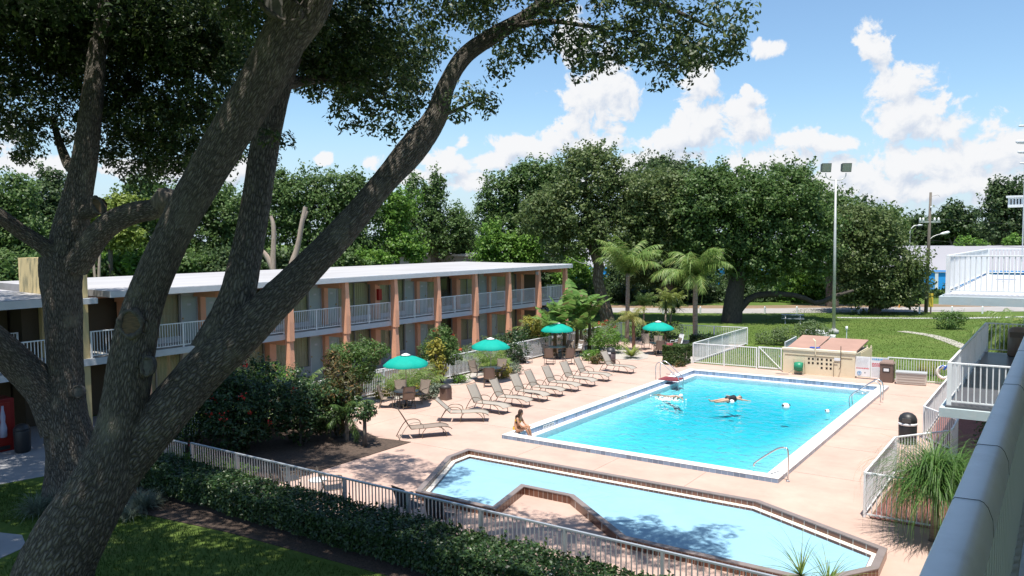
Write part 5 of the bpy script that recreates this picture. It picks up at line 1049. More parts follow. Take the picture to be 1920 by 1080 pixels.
# ------------------------------------------------------------------ trees
def tree(name, label, depth, crowns, trunk, lm, seed, cat='tree', group='trees beyond the lawn', leaf=.24, dens=1.0, clump=1.0, bark=BARKB, thin=0.8, base=None, hollow=.35):
    """crowns: (px,py,rx,ry[,depth offset]) measured on the photograph, given their real distance and a matching thickness"""
    rng = np.random.default_rng(seed)
    bx = D(trunk[0][0], trunk[0][1], depth); b0 = np.array([bx[0], bx[1], 0])
    t = thing(name, label, cat, b0, 0, group)
    k = depth/FPX; V, Qs, n0 = [], [], 0
    for c in crowns:
        dd = depth+(c[4] if len(c) > 4 else 0); kk = dd/FPX; ctr = D(c[0], c[1], dd)-b0; rx, rz = c[2]*kk, c[3]*kk; ry = (rx*.6+rz*.4)*thin
        area = rx*rz*3.14; ncl = int(max(6, area/(clump*clump)*2.6)); per = int(30*dens*(clump/.9)**2*(.30/leaf)**2)
        # orient the ellipsoid square to the view: rx across, ry along
        P, N = ellipsoid_leaves((0, 0, 0), (rx*.92, ry*.92, rz*.92), ncl, per, clump*.62, rng, hollow)
        q_ = unit(rng.normal(size=(int(len(P)*.45), 3)))*rng.uniform(.1, 1, (int(len(P)*.45), 1))**.45; wv = 1+.13*np.sin(q_[:, :1]*7+seed)+.10*np.sin(q_[:, 2:]*11+seed*2)
        ns = max(8, int(ncl*.5)); sd = unit(rng.normal(size=(ns, 3))+np.array([0, 0, .25])); sc_ = sd*np.array([rx, ry, rz])*rng.uniform(.95, 1.16, (ns, 1)); so = rng.normal(size=(ns, 16, 3))*clump*.20+sd[:, None]*rng.uniform(-.4, .5, (ns, 16, 1))*clump
        P = np.vstack([P, (sc_[:, None]+so).reshape(-1, 3)]); N = np.vstack([N, rng.normal(size=(ns*16, 3))+np.array([0, 0, .5])])
        P = np.vstack([P, q_*wv*np.array([rx, ry, rz])*.93]); N = np.vstack([N, rng.normal(size=q_.shape)*.8+q_*.5+np.array([0, 0, .5])])
        A = np.stack([rgt, np.array([-rgt[1], rgt[0], 0]), [0, 0, 1]], 0)
        P = P@A+ctr; N = N@A; P[:, 2] = np.maximum(P[:, 2], .15)
        v, q = leaves_geo(P, N, leaf*1.25, leaf*.75, rng, .3); V.append(v); Qs.append(q+n0); n0 += len(v)
    np_mesh('crown', np.vstack(V), np.vstack(Qs), lm, t)
    limbs = [np.array([[*(D(x, y, depth)-b0), w/2*k] for x, y, w in trunk])]
    limbs[0][0, 2] = -.1
    top = limbs[0][-1, :3]
    for c in crowns[:7]:
        dd = depth+(c[4] if len(c) > 4 else 0); e = D(c[0], c[1]+c[3]*.1, dd)-b0; r0 = 0; m_ = top*.5+e*.5+np.array([0, 0, -.25*np.linalg.norm(e-top)*.5]); r0 = trunk[-1][2]/2*k*.55
        limbs.append(np.array([[*top, r0], [*m_, r0*.65], [*e, r0*.25]]))
    limbs_mesh('trunk', limbs, bark, t, rng, 10, .05, 1.0)
    return t
SHADEBARK = mat('bark_shaded_oak', (0.028, 0.023, 0.018), 0.95, 0, 5, stretch=(3, 3, .6), col2=(0.095, 0.08, 0.065), bump=0.6, bscale=12)  # darker copy of the far bark, trunk shade put into its colour
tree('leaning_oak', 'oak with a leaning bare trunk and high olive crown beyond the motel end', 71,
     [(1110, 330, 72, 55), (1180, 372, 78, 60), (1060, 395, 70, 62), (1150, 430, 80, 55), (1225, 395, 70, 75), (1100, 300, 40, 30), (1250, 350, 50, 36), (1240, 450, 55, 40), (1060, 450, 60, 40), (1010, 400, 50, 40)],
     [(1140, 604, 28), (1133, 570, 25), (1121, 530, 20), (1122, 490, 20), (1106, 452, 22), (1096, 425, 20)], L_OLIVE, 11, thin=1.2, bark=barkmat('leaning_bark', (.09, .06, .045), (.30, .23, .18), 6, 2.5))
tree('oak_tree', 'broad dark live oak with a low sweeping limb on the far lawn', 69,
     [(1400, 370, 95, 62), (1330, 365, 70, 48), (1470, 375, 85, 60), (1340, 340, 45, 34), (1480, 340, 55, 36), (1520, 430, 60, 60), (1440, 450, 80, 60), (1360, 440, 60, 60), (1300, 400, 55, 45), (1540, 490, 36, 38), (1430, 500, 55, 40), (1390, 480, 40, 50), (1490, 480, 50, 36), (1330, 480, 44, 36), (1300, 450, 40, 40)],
     [(1372, 606, 38), (1376, 560, 33), (1385, 520, 30), (1405, 490, 26)], L_OAKF, 12, thin=1.35, bark=SHADEBARK)
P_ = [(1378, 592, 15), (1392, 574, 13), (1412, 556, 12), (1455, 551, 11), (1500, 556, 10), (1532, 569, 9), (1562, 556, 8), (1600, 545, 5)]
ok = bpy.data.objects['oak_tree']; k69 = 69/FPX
limbs_mesh('low_limb', [np.array([[*(D(x, y, 69)-np.array(ok.location)), w/2*k69] for x, y, w in P_]), np.array([[*(D(x, y, 69)-np.array(ok.location)), w/2*k69] for x, y, w in ((1400, 500, 22), (1450, 490, 18), (1500, 485, 14), (1545, 482, 8))])], SHADEBARK, ok, np.random.default_rng(5), 10, .05, .8)
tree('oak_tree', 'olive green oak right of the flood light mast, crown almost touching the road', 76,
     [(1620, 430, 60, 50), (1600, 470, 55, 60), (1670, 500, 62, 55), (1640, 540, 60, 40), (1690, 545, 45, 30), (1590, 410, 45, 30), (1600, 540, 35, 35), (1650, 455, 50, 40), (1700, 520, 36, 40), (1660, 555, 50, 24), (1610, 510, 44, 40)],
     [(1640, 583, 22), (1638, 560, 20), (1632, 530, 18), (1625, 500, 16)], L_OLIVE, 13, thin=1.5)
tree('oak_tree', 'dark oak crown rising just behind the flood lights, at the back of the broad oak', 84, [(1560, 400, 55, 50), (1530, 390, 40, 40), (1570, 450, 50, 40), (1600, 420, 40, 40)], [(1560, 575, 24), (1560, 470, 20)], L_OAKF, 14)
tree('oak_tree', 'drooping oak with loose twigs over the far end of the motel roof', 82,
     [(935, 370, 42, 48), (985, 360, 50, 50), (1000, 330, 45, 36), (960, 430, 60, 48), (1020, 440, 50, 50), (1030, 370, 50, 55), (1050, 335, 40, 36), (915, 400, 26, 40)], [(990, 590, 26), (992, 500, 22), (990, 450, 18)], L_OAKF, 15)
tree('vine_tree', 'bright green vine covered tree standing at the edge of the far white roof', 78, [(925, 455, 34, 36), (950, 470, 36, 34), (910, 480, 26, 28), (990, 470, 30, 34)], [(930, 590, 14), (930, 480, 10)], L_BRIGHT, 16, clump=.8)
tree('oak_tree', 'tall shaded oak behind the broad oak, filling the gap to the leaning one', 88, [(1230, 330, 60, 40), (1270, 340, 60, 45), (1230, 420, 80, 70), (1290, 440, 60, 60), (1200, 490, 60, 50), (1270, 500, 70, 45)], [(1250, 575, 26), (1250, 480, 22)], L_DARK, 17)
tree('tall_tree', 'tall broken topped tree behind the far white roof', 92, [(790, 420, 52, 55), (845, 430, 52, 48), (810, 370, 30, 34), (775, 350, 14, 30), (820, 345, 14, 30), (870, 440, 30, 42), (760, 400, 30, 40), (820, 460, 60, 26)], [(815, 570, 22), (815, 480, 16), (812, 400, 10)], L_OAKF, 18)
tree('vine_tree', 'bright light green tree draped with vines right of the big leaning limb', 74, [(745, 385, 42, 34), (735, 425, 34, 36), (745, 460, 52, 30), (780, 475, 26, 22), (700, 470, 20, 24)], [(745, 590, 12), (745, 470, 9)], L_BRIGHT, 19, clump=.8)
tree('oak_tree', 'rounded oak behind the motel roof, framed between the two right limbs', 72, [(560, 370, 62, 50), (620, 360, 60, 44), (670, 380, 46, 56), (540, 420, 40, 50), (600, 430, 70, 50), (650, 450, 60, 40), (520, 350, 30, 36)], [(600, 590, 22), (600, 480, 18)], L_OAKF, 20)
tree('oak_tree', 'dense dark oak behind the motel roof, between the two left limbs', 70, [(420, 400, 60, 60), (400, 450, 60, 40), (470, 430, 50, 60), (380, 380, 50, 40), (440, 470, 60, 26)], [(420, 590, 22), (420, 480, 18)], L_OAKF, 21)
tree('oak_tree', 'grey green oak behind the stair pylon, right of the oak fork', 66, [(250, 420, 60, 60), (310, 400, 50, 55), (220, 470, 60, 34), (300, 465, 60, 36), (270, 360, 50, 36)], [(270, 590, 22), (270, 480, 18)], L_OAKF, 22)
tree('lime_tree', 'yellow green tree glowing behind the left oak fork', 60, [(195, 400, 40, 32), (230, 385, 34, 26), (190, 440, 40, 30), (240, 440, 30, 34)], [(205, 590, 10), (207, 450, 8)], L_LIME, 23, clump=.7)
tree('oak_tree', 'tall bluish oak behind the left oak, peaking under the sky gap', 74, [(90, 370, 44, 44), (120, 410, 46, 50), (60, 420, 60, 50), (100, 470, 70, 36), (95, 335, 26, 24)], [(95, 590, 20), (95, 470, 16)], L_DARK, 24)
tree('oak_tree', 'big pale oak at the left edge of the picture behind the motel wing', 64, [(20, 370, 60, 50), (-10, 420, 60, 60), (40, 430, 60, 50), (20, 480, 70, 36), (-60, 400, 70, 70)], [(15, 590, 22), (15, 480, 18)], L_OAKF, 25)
for i, (x, y, r, h, d, l, m) in enumerate(((1790, 430, 50, 32, 165, 'left of the moss oak', L_DARK), (1740, 425, 50, 24, 175, 'behind the utility pole', L_DARK), (1700, 430, 46, 26, 170, 'behind the curved street lamp', L_DARK), (1660, 420, 40, 34, 150, 'behind the olive oak', L_OAKF), (1840, 440, 46, 26, 170, 'just left of the tall moss oak', L_OAKF), (1790, 405, 34, 24, 160, 'with the domed top', L_DARK), (1960, 430, 60, 40, 160, 'at the right edge', L_DARK), (1620, 410, 40, 34, 165, 'rising behind the flood light mast', L_DARK))):
    tree('distant_oak', 'distant dark oak in the tree line, '+l, d, [(x, y, r, h), (x-r*.5, y+h*.5, r*.7, h*.8), (x+r*.5, y+h*.4, r*.7, h*.8), (x, y+h, r*1.1, h*.7)], [(x, 540, 10), (x, 470, 8)], m, 30+i, leaf=.55, clump=1.6, group='distant oaks in the tree line')
tree('moss_oak', 'tall dark oak hung with grey moss at the far right', 128, [(1880, 365, 30, 30), (1865, 390, 30, 30), (1900, 390, 40, 44), (1880, 430, 46, 30), (1930, 400, 40, 60), (1870, 350, 12, 14)], [(1890, 560, 16), (1888, 420, 10)], L_DARK, 40, leaf=.42, clump=1.3)
tree('young_tree', 'light green young tree peeking over the upper landing rail', 118, [(1816, 458, 22, 16), (1830, 465, 20, 12)], [(1820, 560, 6), (1820, 470, 4)], L_BRIGHT, 41, leaf=.3, clump=.8)
tree('young_tree', 'light green young tree behind the landing rail at the right edge', 118, [(1895, 455, 18, 14), (1915, 458, 22, 14)], [(1905, 560, 6), (1905, 470, 4)], L_BRIGHT, 42, leaf=.3, clump=.8)
# shrubs lining the far side of the road
for i, (x, y, rx, ry, d, m, l) in enumerate(((910, 530, 60, 45, 84, L_DARK, 'behind the far motel balcony'), (1010, 540, 60, 42, 80, L_DARK, 'dark, beside the motel end'), (1080, 530, 40, 50, 78, L_BRIGHT, 'vine covered, left of the leaning trunk'), (1095, 565, 34, 26, 76, L_DARK, 'low and dark at the leaning trunk'), (1170, 560, 40, 34, 92, L_DARK, 'behind the palm stem'), (1230, 565, 46, 28, 92, L_DARK, 'behind the spiky yucca'), (1300, 560, 50, 34, 92, L_DARK, 'behind the tall palm trunk'), (1340, 560, 40, 30, 92, L_DARK, 'left of the broad oak trunk'),
        (1440, 560, 50, 26, 92, L_DARK, 'under the sweeping limb'), (1510, 530, 46, 40, 90, L_BRIGHT, 'bright green under the broad oak'), (1570, 535, 44, 38, 90, L_BRIGHT, 'bright green behind the mast foot'), (1720, 560, 50, 24, 96, L_HEDGE, 'ivy covered behind the utility pole'), (1790, 562, 50, 24, 97, L_HEDGE, 'ivy covered under the upper landing'), (1870, 562, 60, 26, 98, L_HEDGE, 'ivy covered at the right edge'), (1640, 565, 50, 20, 95, L_HEDGE, 'below the olive oak'), (1470, 515, 34, 24, 102, L_DARK, 'small, behind the sweeping limb'), (1180, 520, 50, 40, 104, L_DARK, 'tall, left behind the queen palms'), (1290, 520, 60, 36, 104, L_OAKF, 'tall, between the queen palms'), (1390, 525, 40, 34, 104, L_DARK, 'tall, behind the broad oak trunk'), (1060, 495, 40, 30, 98, L_OAKF, 'tall, beyond the motel end'), (1600, 520, 40, 46, 104, L_OAKF, 'tall, left of the olive oak'))):
    tree('roadside_shrub', 'shrub across the road, '+l, d, [(x, y, rx, ry), (x-rx*.5, y+ry*.3, rx*.6, ry*.8), (x+rx*.5, y+ry*.3, rx*.6, ry*.8)], [(x, 582, 5), (x, y, 3)], m, 60+i, cat='shrub', leaf=.26, clump=.7, group='shrubs across the road')
for i, (x, y, rx, ry, d, m, l) in enumerate(((30, 500, 90, 30, 58, L_OAKF, 'at the left picture edge'), (130, 505, 70, 26, 60, L_DARK, 'left of the stair pylon top'), (230, 500, 70, 30, 62, L_BRIGHT, 'right of the stair pylon top'), (320, 495, 70, 30, 63, L_OAKF, 'behind the big left limb'), (420, 495, 70, 28, 64, L_DARK, 'between the two left limbs'), (520, 490, 60, 26, 66, L_DARK, 'behind the bare snags'), (610, 485, 60, 26, 68, L_OAKF, 'right of the bare snags'), (690, 490, 46, 24, 70, L_BRIGHT, 'bright, beside the right limb'), (660, 470, 50, 30, 72, L_DARK, 'dark, behind the right limb'), (800, 470, 60, 14, 100, L_DARK, 'on the far edge of the low white roof'), (870, 462, 46, 22, 102, L_DARK, 'behind the low white roof, right part'), (1010, 500, 50, 20, 88, L_DARK, 'over the far end of the motel roof'))):
    tree('thicket_bush', 'thicket bush behind the motel roof, '+l, d, [(x, y, rx, ry), (x-rx*.6, y+ry*.2, rx*.6, ry*.9), (x+rx*.6, y+ry*.2, rx*.6, ry*.9), (x, y+ry*1.2, rx*1.1, ry*1.2)], [(x, 590, 6), (x, y, 3)], m, 200+i, cat='shrub', leaf=.24, clump=.8, group='thicket behind the motel')
# dead snags standing behind the motel roof
SNAG = mat('bleached_wood', (.24, .185, .145), .9, 0, 3, stretch=(6, 6, .5), col2=(.42, .34, .28), bump=.4)
def snag(label, d, limbs):
    b0 = D(limbs[0][0][0], limbs[0][0][1], d); b0[2] = 0; t = thing('dead_snag', label, 'dead tree', b0, 0, 'bare snags behind the motel')
    L_ = [np.array([[*(D(x, y, d)-b0), w/2*d/FPX] for x, y, w in l]) for l in limbs]; L_[0][0, 2] = -.2
    limbs_mesh('trunk', L_, SNAG, t, np.random.default_rng(2), 10, .08, .5)
snag('bare bleached snag leaning right behind the motel roof', 60, [[(530, 640, 18), (545, 510, 13), (556, 470, 11), (566, 420, 9), (573, 388, 8)], [(566, 420, 6), (577, 396, 4)]])
snag('bare forked snag close beside the middle oak limb', 60, [[(512, 640, 18), (512, 500, 11), (513, 430, 9), (508, 405, 6)], [(512, 505, 11), (500, 480, 9), (485, 465, 6)]])
snag('pair of thin pale stems behind the left oak fork', 58, [[(182, 640, 7), (187, 480, 5), (192, 455, 4)], [(178, 520, 5), (175, 480, 4), (176, 420, 3)]])

# ------------------------------------------------------------------ the two foreground oaks
def px_limb(pts, b0): return np.array([[*(D(x, y, d)-b0), w/2*d/FPX] for x, y, w, d in pts])
b0 = D(64, 1230, 14.6); b0[2] = 0
t = thing('live_oak', 'big foreground live oak with furrowed bark and three leaning limbs', 'tree', b0)
A_ = [(52, 1260, 187, 14.6), (75, 1160, 154, 14.7), (108, 1060, 140, 14.8), (160, 960, 123, 14.9), (204, 870, 97, 15.0), (230, 780, 80, 15.1), (249, 660, 77, 15.1), (270, 570, 70, 15.1), (300, 490, 68, 15.0), (345, 400, 68, 14.9), (414, 280, 73, 14.7), (482, 165, 77, 14.5), (540, 60, 80, 14.3), (565, 10, 78, 14.2)]
A2 = [(545, 70, 66, 14.3), (585, 25, 56, 14.2), (612, -30, 48, 14.0), (650, -120, 40, 13.6), (700, -260, 28, 13)]
Bm = [(400, 660, 84, 15.8), (438, 575, 68, 15.9), (458, 490, 58, 16.0), (478, 400, 52, 16.1), (497, 270, 50, 16.2), (524, 160, 44, 16.2), (560, 70, 38, 16.2), (600, -60, 30, 16.3), (620, -200, 20, 16.5)]
Cm = [(170, 960, 101, 15.1), (228, 868, 99, 15.3), (300, 785, 87, 15.4), (370, 705, 82, 15.6), (440, 640, 77, 15.7), (505, 575, 67, 15.8), (560, 520, 59, 15.9), (640, 437, 54, 16.0), (712, 352, 47, 16.1), (768, 285, 55, 16.2), (815, 222, 44, 16.3), (838, 158, 32, 16.3), (872, 105, 31, 16.4), (930, 64, 29, 16.4), (1000, 20, 24, 16.4), (1080, -60, 17, 16.4), (1180, -120, 10, 16.4)]
S1 = [(955, 50, 16, 16.4), (1030, 40, 10, 16.2), (1110, 50, 7, 16.0), (1200, 60, 5, 15.8)]
S2 = [(1000, 20, 18, 16.4), (1120, -20, 14, 15.9), (1240, 10, 9, 15.4), (1330, 50, 5, 15.1)]
S3 = [(640, -100, 30, 13.8), (760, -160, 22, 12), (900, -200, 12, 10)]
S4 = [(524, 160, 26, 16.2), (590, 150, 16, 16.8), (660, 160, 10, 17.5), (720, 200, 6, 18)]
S5 = [(815, 222, 10, 16.3), (870, 200, 6, 16.2), (900, 185, 3, 16.1)]
limbs_mesh('trunk', [px_limb(q, b0) for q in (A_, A2, Bm, Cm, S1, S2, S3, S4, S5)], BARK, t, np.random.default_rng(3), 44, .045, .09)
CUT = mat('sawn_wood', (.05, .035, .022), .85, 0, 3, stretch=(2, 2, 14), col2=(.15, .095, .05)); CUTG = mat('grey_sawn_wood', (.05, .047, .043), .9, 0, 6, col2=(.13, .12, .11)); COLLAR = mat('bark_collar_wood', (.035, .03, .026), .95, 0, 14, bump=1.0, bscale=30, col2=(.12, .105, .09))
def scar(parent, px, py, d, r, sq, off, m, b0, tilt=0):
    """healed branch stub: a raised bark collar round a sawn face, facing the pool"""
    c = D(px, py, d)-b0-CF*off; x = CR*math.cos(tilt)+CU*math.sin(tilt); y = CU*math.cos(tilt)-CR*math.sin(tilt)
    th = np.linspace(0, 2*math.pi, 25)[:-1]; B().tube([c+x*r*sq*math.cos(a)+y*r*math.sin(a)-CF*.02 for a in th], r*.20*np.array([1+.35*math.sin(3*a+px)+.2*math.sin(7*a) for a in th]), 8, True).build('bark_collar', COLLAR, parent, True)
    vs = [c-CF*.03+x*r*sq*math.cos(a)+y*r*math.sin(a) for a in th]+[c+CF*.15+x*r*sq*math.cos(a)+y*r*math.sin(a) for a in th]; n = 24
    B().add(vs, [tuple(range(n))]+[(i, (i+1) % n, n+(i+1) % n, n+i) for i in range(n)]).build('sawn_face', m, parent)
scar(t, 263, 605, 15.1, .24, .85, .36, CUT, b0); scar(t, 292, 684, 15.1, .17, .60, .32, CUTG, b0, -.1)
scar(t, 535, 22, 14.3, .22, 1.9, .35, CUTG, b0, -.55)
def canopy(parent, b0, blobs, lm, seed, leaf=.115, name='crown', per=44, clump=.30, dens=1.6, hollow=.2, dd=1.6):
    rng = np.random.default_rng(seed); V, Qs, n0 = [], [], 0; A = np.stack([rgt, np.array([-rgt[1], rgt[0], 0]), [0, 0, 1]], 0)
    for (x, y, rx, ry, d, den) in blobs:
        k = d/FPX; ncl = int(max(4, rx*ry*3.14*k*k/(clump**2)*1.15*den*dens))
        P, N = ellipsoid_leaves((0, 0, 0), (rx*k, dd, ry*k), ncl, per, clump*.95, rng, hollow, .5)
        v, q = leaves_geo(P@A+D(x, y, d)-b0, N@A, leaf, leaf*.46, rng, .5); V.append(v); Qs.append(q+n0); n0 += len(v)
    return np_mesh(name, np.vstack(V), np.vstack(Qs), lm, parent)
front = [(520, 40, 110, 80, 15.5, 1), (640, 60, 110, 85, 17, 1.2), (620, 140, 80, 55, 17.5, 1), (710, 130, 90, 70, 17.5, 1.2), (768, 175, 50, 42, 17.5, 1), (745, 215, 42, 40, 17, .8), (668, 185, 18, 55, 17, .55), (655, 225, 12, 22, 17, .5), (560, 165, 36, 34, 17.5, .5), (725, 250, 22, 14, 17, .6), (600, 60, 80, 60, 17, 1.2), (690, 70, 80, 60, 17, 1.2), (580, 120, 60, 50, 17, 1), (700, 190, 40, 30, 17, .8), (650, 150, 60, 40, 17.3, 1), (880, 188, 30, 20, 16.3, .7), (908, 186, 10, 14, 16.2, .5), (855, 205, 14, 12, 16.2, .6), (530, 265, 10, 10, 16.2, .4),
         (830, 40, 90, 50, 17.5, .7), (780, 80, 60, 50, 17.5, .9), (900, 25, 60, 40, 17, .6), (960, 70, 60, 34, 16.5, .7), (985, 108, 40, 26, 16.2, .55), (940, 120, 14, 18, 16.2, .4), (1050, 55, 70, 50, 16.2, 1), (1090, 105, 60, 30, 16, .6), (1095, 130, 26, 14, 16, .5), (1150, 60, 80, 60, 15.8, 1), (1180, 112, 50, 22, 15.6, .6), (1230, 50, 80, 60, 15.4, 1.1), (1280, 85, 60, 45, 15.2, 1.1), (1265, 130, 30, 20, 15.2, .6), (1330, 60, 45, 50, 15, 1), (1355, 95, 26, 26, 15, .7), (1300, 115, 34, 26, 15.2, .8), (1372, 45, 16, 16, 15, .4), (1370, 100, 14, 8, 15, .35),
         (720, 120, 80, 60, 21, .9), (650, 90, 70, 60, 21.5, .9), (770, 85, 50, 40, 20.5, .7), (640, 140, 60, 50, 22.5, .8), (600, 110, 60, 50, 22, .8), (1000, -30, 420, 50, 16, 1), (560, -70, 420, 70, 15.5, 1), (1150, -60, 260, 50, 15, .8)]
L_OAKC = leafmat('oak_canopy_leaf', (.026, .050, .015), (.055, .092, .026), (.12, .16, .035), .38, .45, .4)
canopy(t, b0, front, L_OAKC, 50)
def high(parent, b0, ells, lm, seed, leaf=.22, per=44, clump=.7, dens=1.35):  # unseen leaf clumps above the view, added to shade the lawn and beds
    rng = np.random.default_rng(seed); V, Qs, n0 = [], [], 0
    for (x, y, z, rx, ry, rz) in ells:
        ncl = int(rx*ry*3.14/(clump**2)*1.5*dens); P, N = ellipsoid_leaves((x, y, z), (rx, ry, rz), ncl, per, clump*.9, rng, .1, .6)
        v, q = leaves_geo(P-b0, N, leaf, leaf*.5, rng, .4); V.append(v); Qs.append(q+n0); n0 += len(v)
    return np_mesh('unseen_shade_crown', np.vstack(V), np.vstack(Qs), lm, parent)
high(t, b0, [(-17, 6, 14.5, 5.5, 4, 2), (-11, 6.5, 14, 5, 3.6, 2), (-6, 7.5, 13.5, 4.5, 3.2, 1.6), (-21, 9.5, 15, 4.5, 3.5, 2), (-13, 9.5, 14.5, 4, 2.2, 1.6), (-24, 5, 14, 4, 5, 2), (-2.5, 6.5, 13, 3, 2.5, 1), (-14, 4.5, 13.2, 6, 3, 1.6), (-8.5, 5.2, 13, 4.5, 2.6, 1.4), (-20, 6, 13.4, 4.5, 3.4, 1.6)], L_OAK, 51)
b1 = D(140, 925, 22.5); b1[2] = 0
t = thing('live_oak', 'darker second live oak behind the big one, forking low with mossy limbs', 'tree', b1)
V_ = [(148, 940, 118, 22.5), (135, 850, 92, 22.5), (122, 770, 78, 22.4), (124, 690, 62, 22.4), (118, 600, 62, 22.3), (115, 530, 68, 22.3), (118, 485, 76, 22.3)]
V1 = [(120, 490, 60, 22.3), (132, 430, 60, 22.4), (148, 360, 50, 22.5), (162, 270, 44, 22.6), (174, 180, 38, 22.8), (184, 90, 30, 23), (200, 0, 22, 23.2), (220, -90, 12, 23.5)]
V2 = [(112, 495, 40, 22.2), (85, 465, 30, 21.9), (40, 435, 28, 21.5), (0, 405, 28, 21), (-60, 360, 24, 20.5), (-120, 270, 16, 20)]
V3 = [(140, 500, 48, 22.2), (175, 450, 44, 22), (215, 415, 42, 21.8), (255, 398, 40, 21.6), (295, 390, 38, 21.4), (318, 372, 40, 21.3)]
V4 = [(120, 800, 78, 22.4), (85, 735, 66, 22.2), (40, 688, 60, 21.8), (-10, 640, 56, 21.2), (-70, 580, 44, 20.6), (-140, 480, 28, 20)]
V5 = [(150, 400, 30, 22.4), (175, 392, 30, 22.2), (186, 384, 30, 22.0)]
V6 = [(160, 300, 22, 22.6), (135, 315, 20, 23.2), (118, 285, 16, 23.8), (100, 230, 10, 24.5)]
limbs_mesh('trunk', [px_limb(q, b1) for q in (V_, V1, V2, V3, V4, V5, V6)], BARK, t, np.random.default_rng(4), 38, .05, .11)
B().tube([D(300, 388, 21.4)-b1, D(318, 370, 21.3)-b1, D(322, 360, 21.25)-b1], [.30, .36, .22], 14).build('cut_stub', BARKB, t, True)
scar(t, 186, 386, 21.9, .24, .55, .05, CUT, b1, .5); scar(t, 97, 466, 22.2, .13, 1, .42, CUTG, b1); scar(t, 161, 731, 22.4, .16, .9, .40, CUTG, b1)
left = [(60, 60, 130, 110, 24, 1.3), (50, 190, 110, 75, 24, 1.1), (60, 265, 75, 34, 23.5, .55), (15, 275, 45, 36, 23, .6), (200, 100, 140, 130, 24.5, 1.3), (250, 220, 110, 75, 24.5, 1.2), (225, 295, 60, 28, 24, .6), (310, 300, 70, 32, 24, .7), (290, 335, 50, 16, 23.5, .35), (390, 150, 110, 110, 24, 1.3), (400, 260, 70, 45, 23.5, .8), (355, 60, 140, 90, 24, 1.2), (450, 220, 50, 50, 23, .8), (470, 290, 30, 24, 22.5, .4), (330, 290, 70, 40, 24, .9), (400, 310, 50, 26, 23.5, .7), (260, 310, 50, 26, 24, .7), (310, 240, 90, 60, 24, 1.1), (150, -10, 260, 60, 24, 1.2), (420, -20, 160, 60, 22, 1.2), (-80, 120, 90, 160, 24, .8)]
canopy(t, b1, left, L_OAKC, 52, leaf=.135, clump=.36, dens=2.1)
high(t, b1, [(-27, 9, 15.5, 4.5, 5, 2), (-24, 13.5, 14.5, 4, 3, 2), (-28.5, 14.5, 15, 4, 3.4, 2), (-32, 8, 15, 4, 5, 2), (-22, 15.3, 13.2, 2.5, 2.0, 1.4)], L_OAK, 53)

# ------------------------------------------------------------------ palms and garden plants
def frond_geo(base, az, el, L_, droop, n, ll, lw, rng, hang=.5):
    """one feather frond: rachis arc with paired leaflets -> quads"""
    s = np.linspace(0, 1, n); c = np.array([math.cos(az), math.sin(az), 0]); pts = [np.array(base, float)]; e = el
    for i in range(1, n):
        pts.append(pts[-1]+(c*math.cos(e)+np.array([0, 0, math.sin(e)]))*L_/n); e -= droop/n*(.4+1.2*i/n)
    P = np.array(pts); T = unit(np.gradient(P, axis=0)); S = np.cross(T, [0, 0, 1.]); S = unit(S); V = []
    for sg in (-1, 1):
        l = ll*np.sin(np.clip(s*1.1+.12, 0, 1)*np.pi)**.6*rng.uniform(.8, 1.15, n)
        dirn = unit(S*sg+T*.65+np.array([0, 0, -hang])*rng.uniform(.5, 1.3, (n, 1))+rng.normal(size=(n, 3))*.12)
        mid = P+dirn*l[:, None]*.5; tip = P+dirn*l[:, None]*.95+np.array([0, 0, -1.])*(l*hang*.35)[:, None]; w = T*lw
        V.append(np.stack([P-w*.5, P+w*.5, mid+w*.5, mid-w*.5], 1)); V.append(np.stack([mid-w*.5, mid+w*.5, tip+w*.1, tip-w*.1], 1))
    r = .012*L_/2; up = np.array([0, 0, r]); V.append(np.stack([P[:-1]-S[:-1]*r+up, P[:-1]+S[:-1]*r+up, P[1:]+S[1:]*r*.6+up, P[1:]-S[1:]*r*.6+up], 1))
    return np.concatenate(V)
def palm(name, label, base, trunks, nf, L_, ll, lw, lm, seed, el=(.1, 1.4), droop=2.0, hang=.5, n=34, tr=.12, cat='palm', group=None, tm=PALMT):
    """trunks: list of (dx,dy,height)"""
    rng = np.random.default_rng(seed); t = thing(name, label, cat, base, 0, group); V = []; b = B()
    for (dx, dy, h) in trunks:
        top = np.array([dx*1.15, dy*1.15, h])
        if h > .25: b.tube(catmull([(dx*.6, dy*.6, -.05), (dx*.8, dy*.8, h*.4), (dx, dy, h*.8), top], 12), [tr*1.3]+[tr]*6+[tr*.9]*3+[tr*1.05, tr*.7], 10)
        for k in range(nf):
            V.append(frond_geo(top, 2.4*k+rng.uniform(-.3, .3), el[0]+(el[1]-el[0])*rng.random(), L_*rng.uniform(.8, 1.12), droop*rng.uniform(.8, 1.2), n, ll, lw, rng, hang))
    V = np.concatenate(V).reshape(-1, 3); np_mesh('fronds', V, np.arange(len(V)).reshape(-1, 4), lm, t)
    if b.v: b.build('trunk', tm, t, True)
    return t
def g2(x, y): p = G(x, y); return np.array([p[0], p[1], 0])
palm('queen_palm', 'tall queen palm left of the broad oak, feathery crown over the back fence', (-25.4, 50.6, 0), [(.1, .1, 4.9)], 18, 4.2, .85, .06, L_PALM, 70, (.65, 1.5), 2.2, .7, 50, .15)
palm('queen_palm', 'queen palm with drooping crown standing in front of the broad oak', (-20.4, 50.9, 0), [(0, 0, 4.6)], 24, 4.0, .85, .06, L_PALM, 71, (.45, 1.5), 2.5, .75, 50, .17)
palm('young_palm', 'young yellowing palm with thin red brown stem near the farthest parasol', g2(1189, 657), [(-.05, 0, 2.2)], 14, 1.7, .40, .035, leafmat('yellow_palm', (.16, .20, .05), (.32, .30, .09), None, .35), 72, (-.1, 1.3), 2.4, .8, 26, .11, tm=mat('red_palm_stem', (.24, .12, .08), .9, .15, 4))
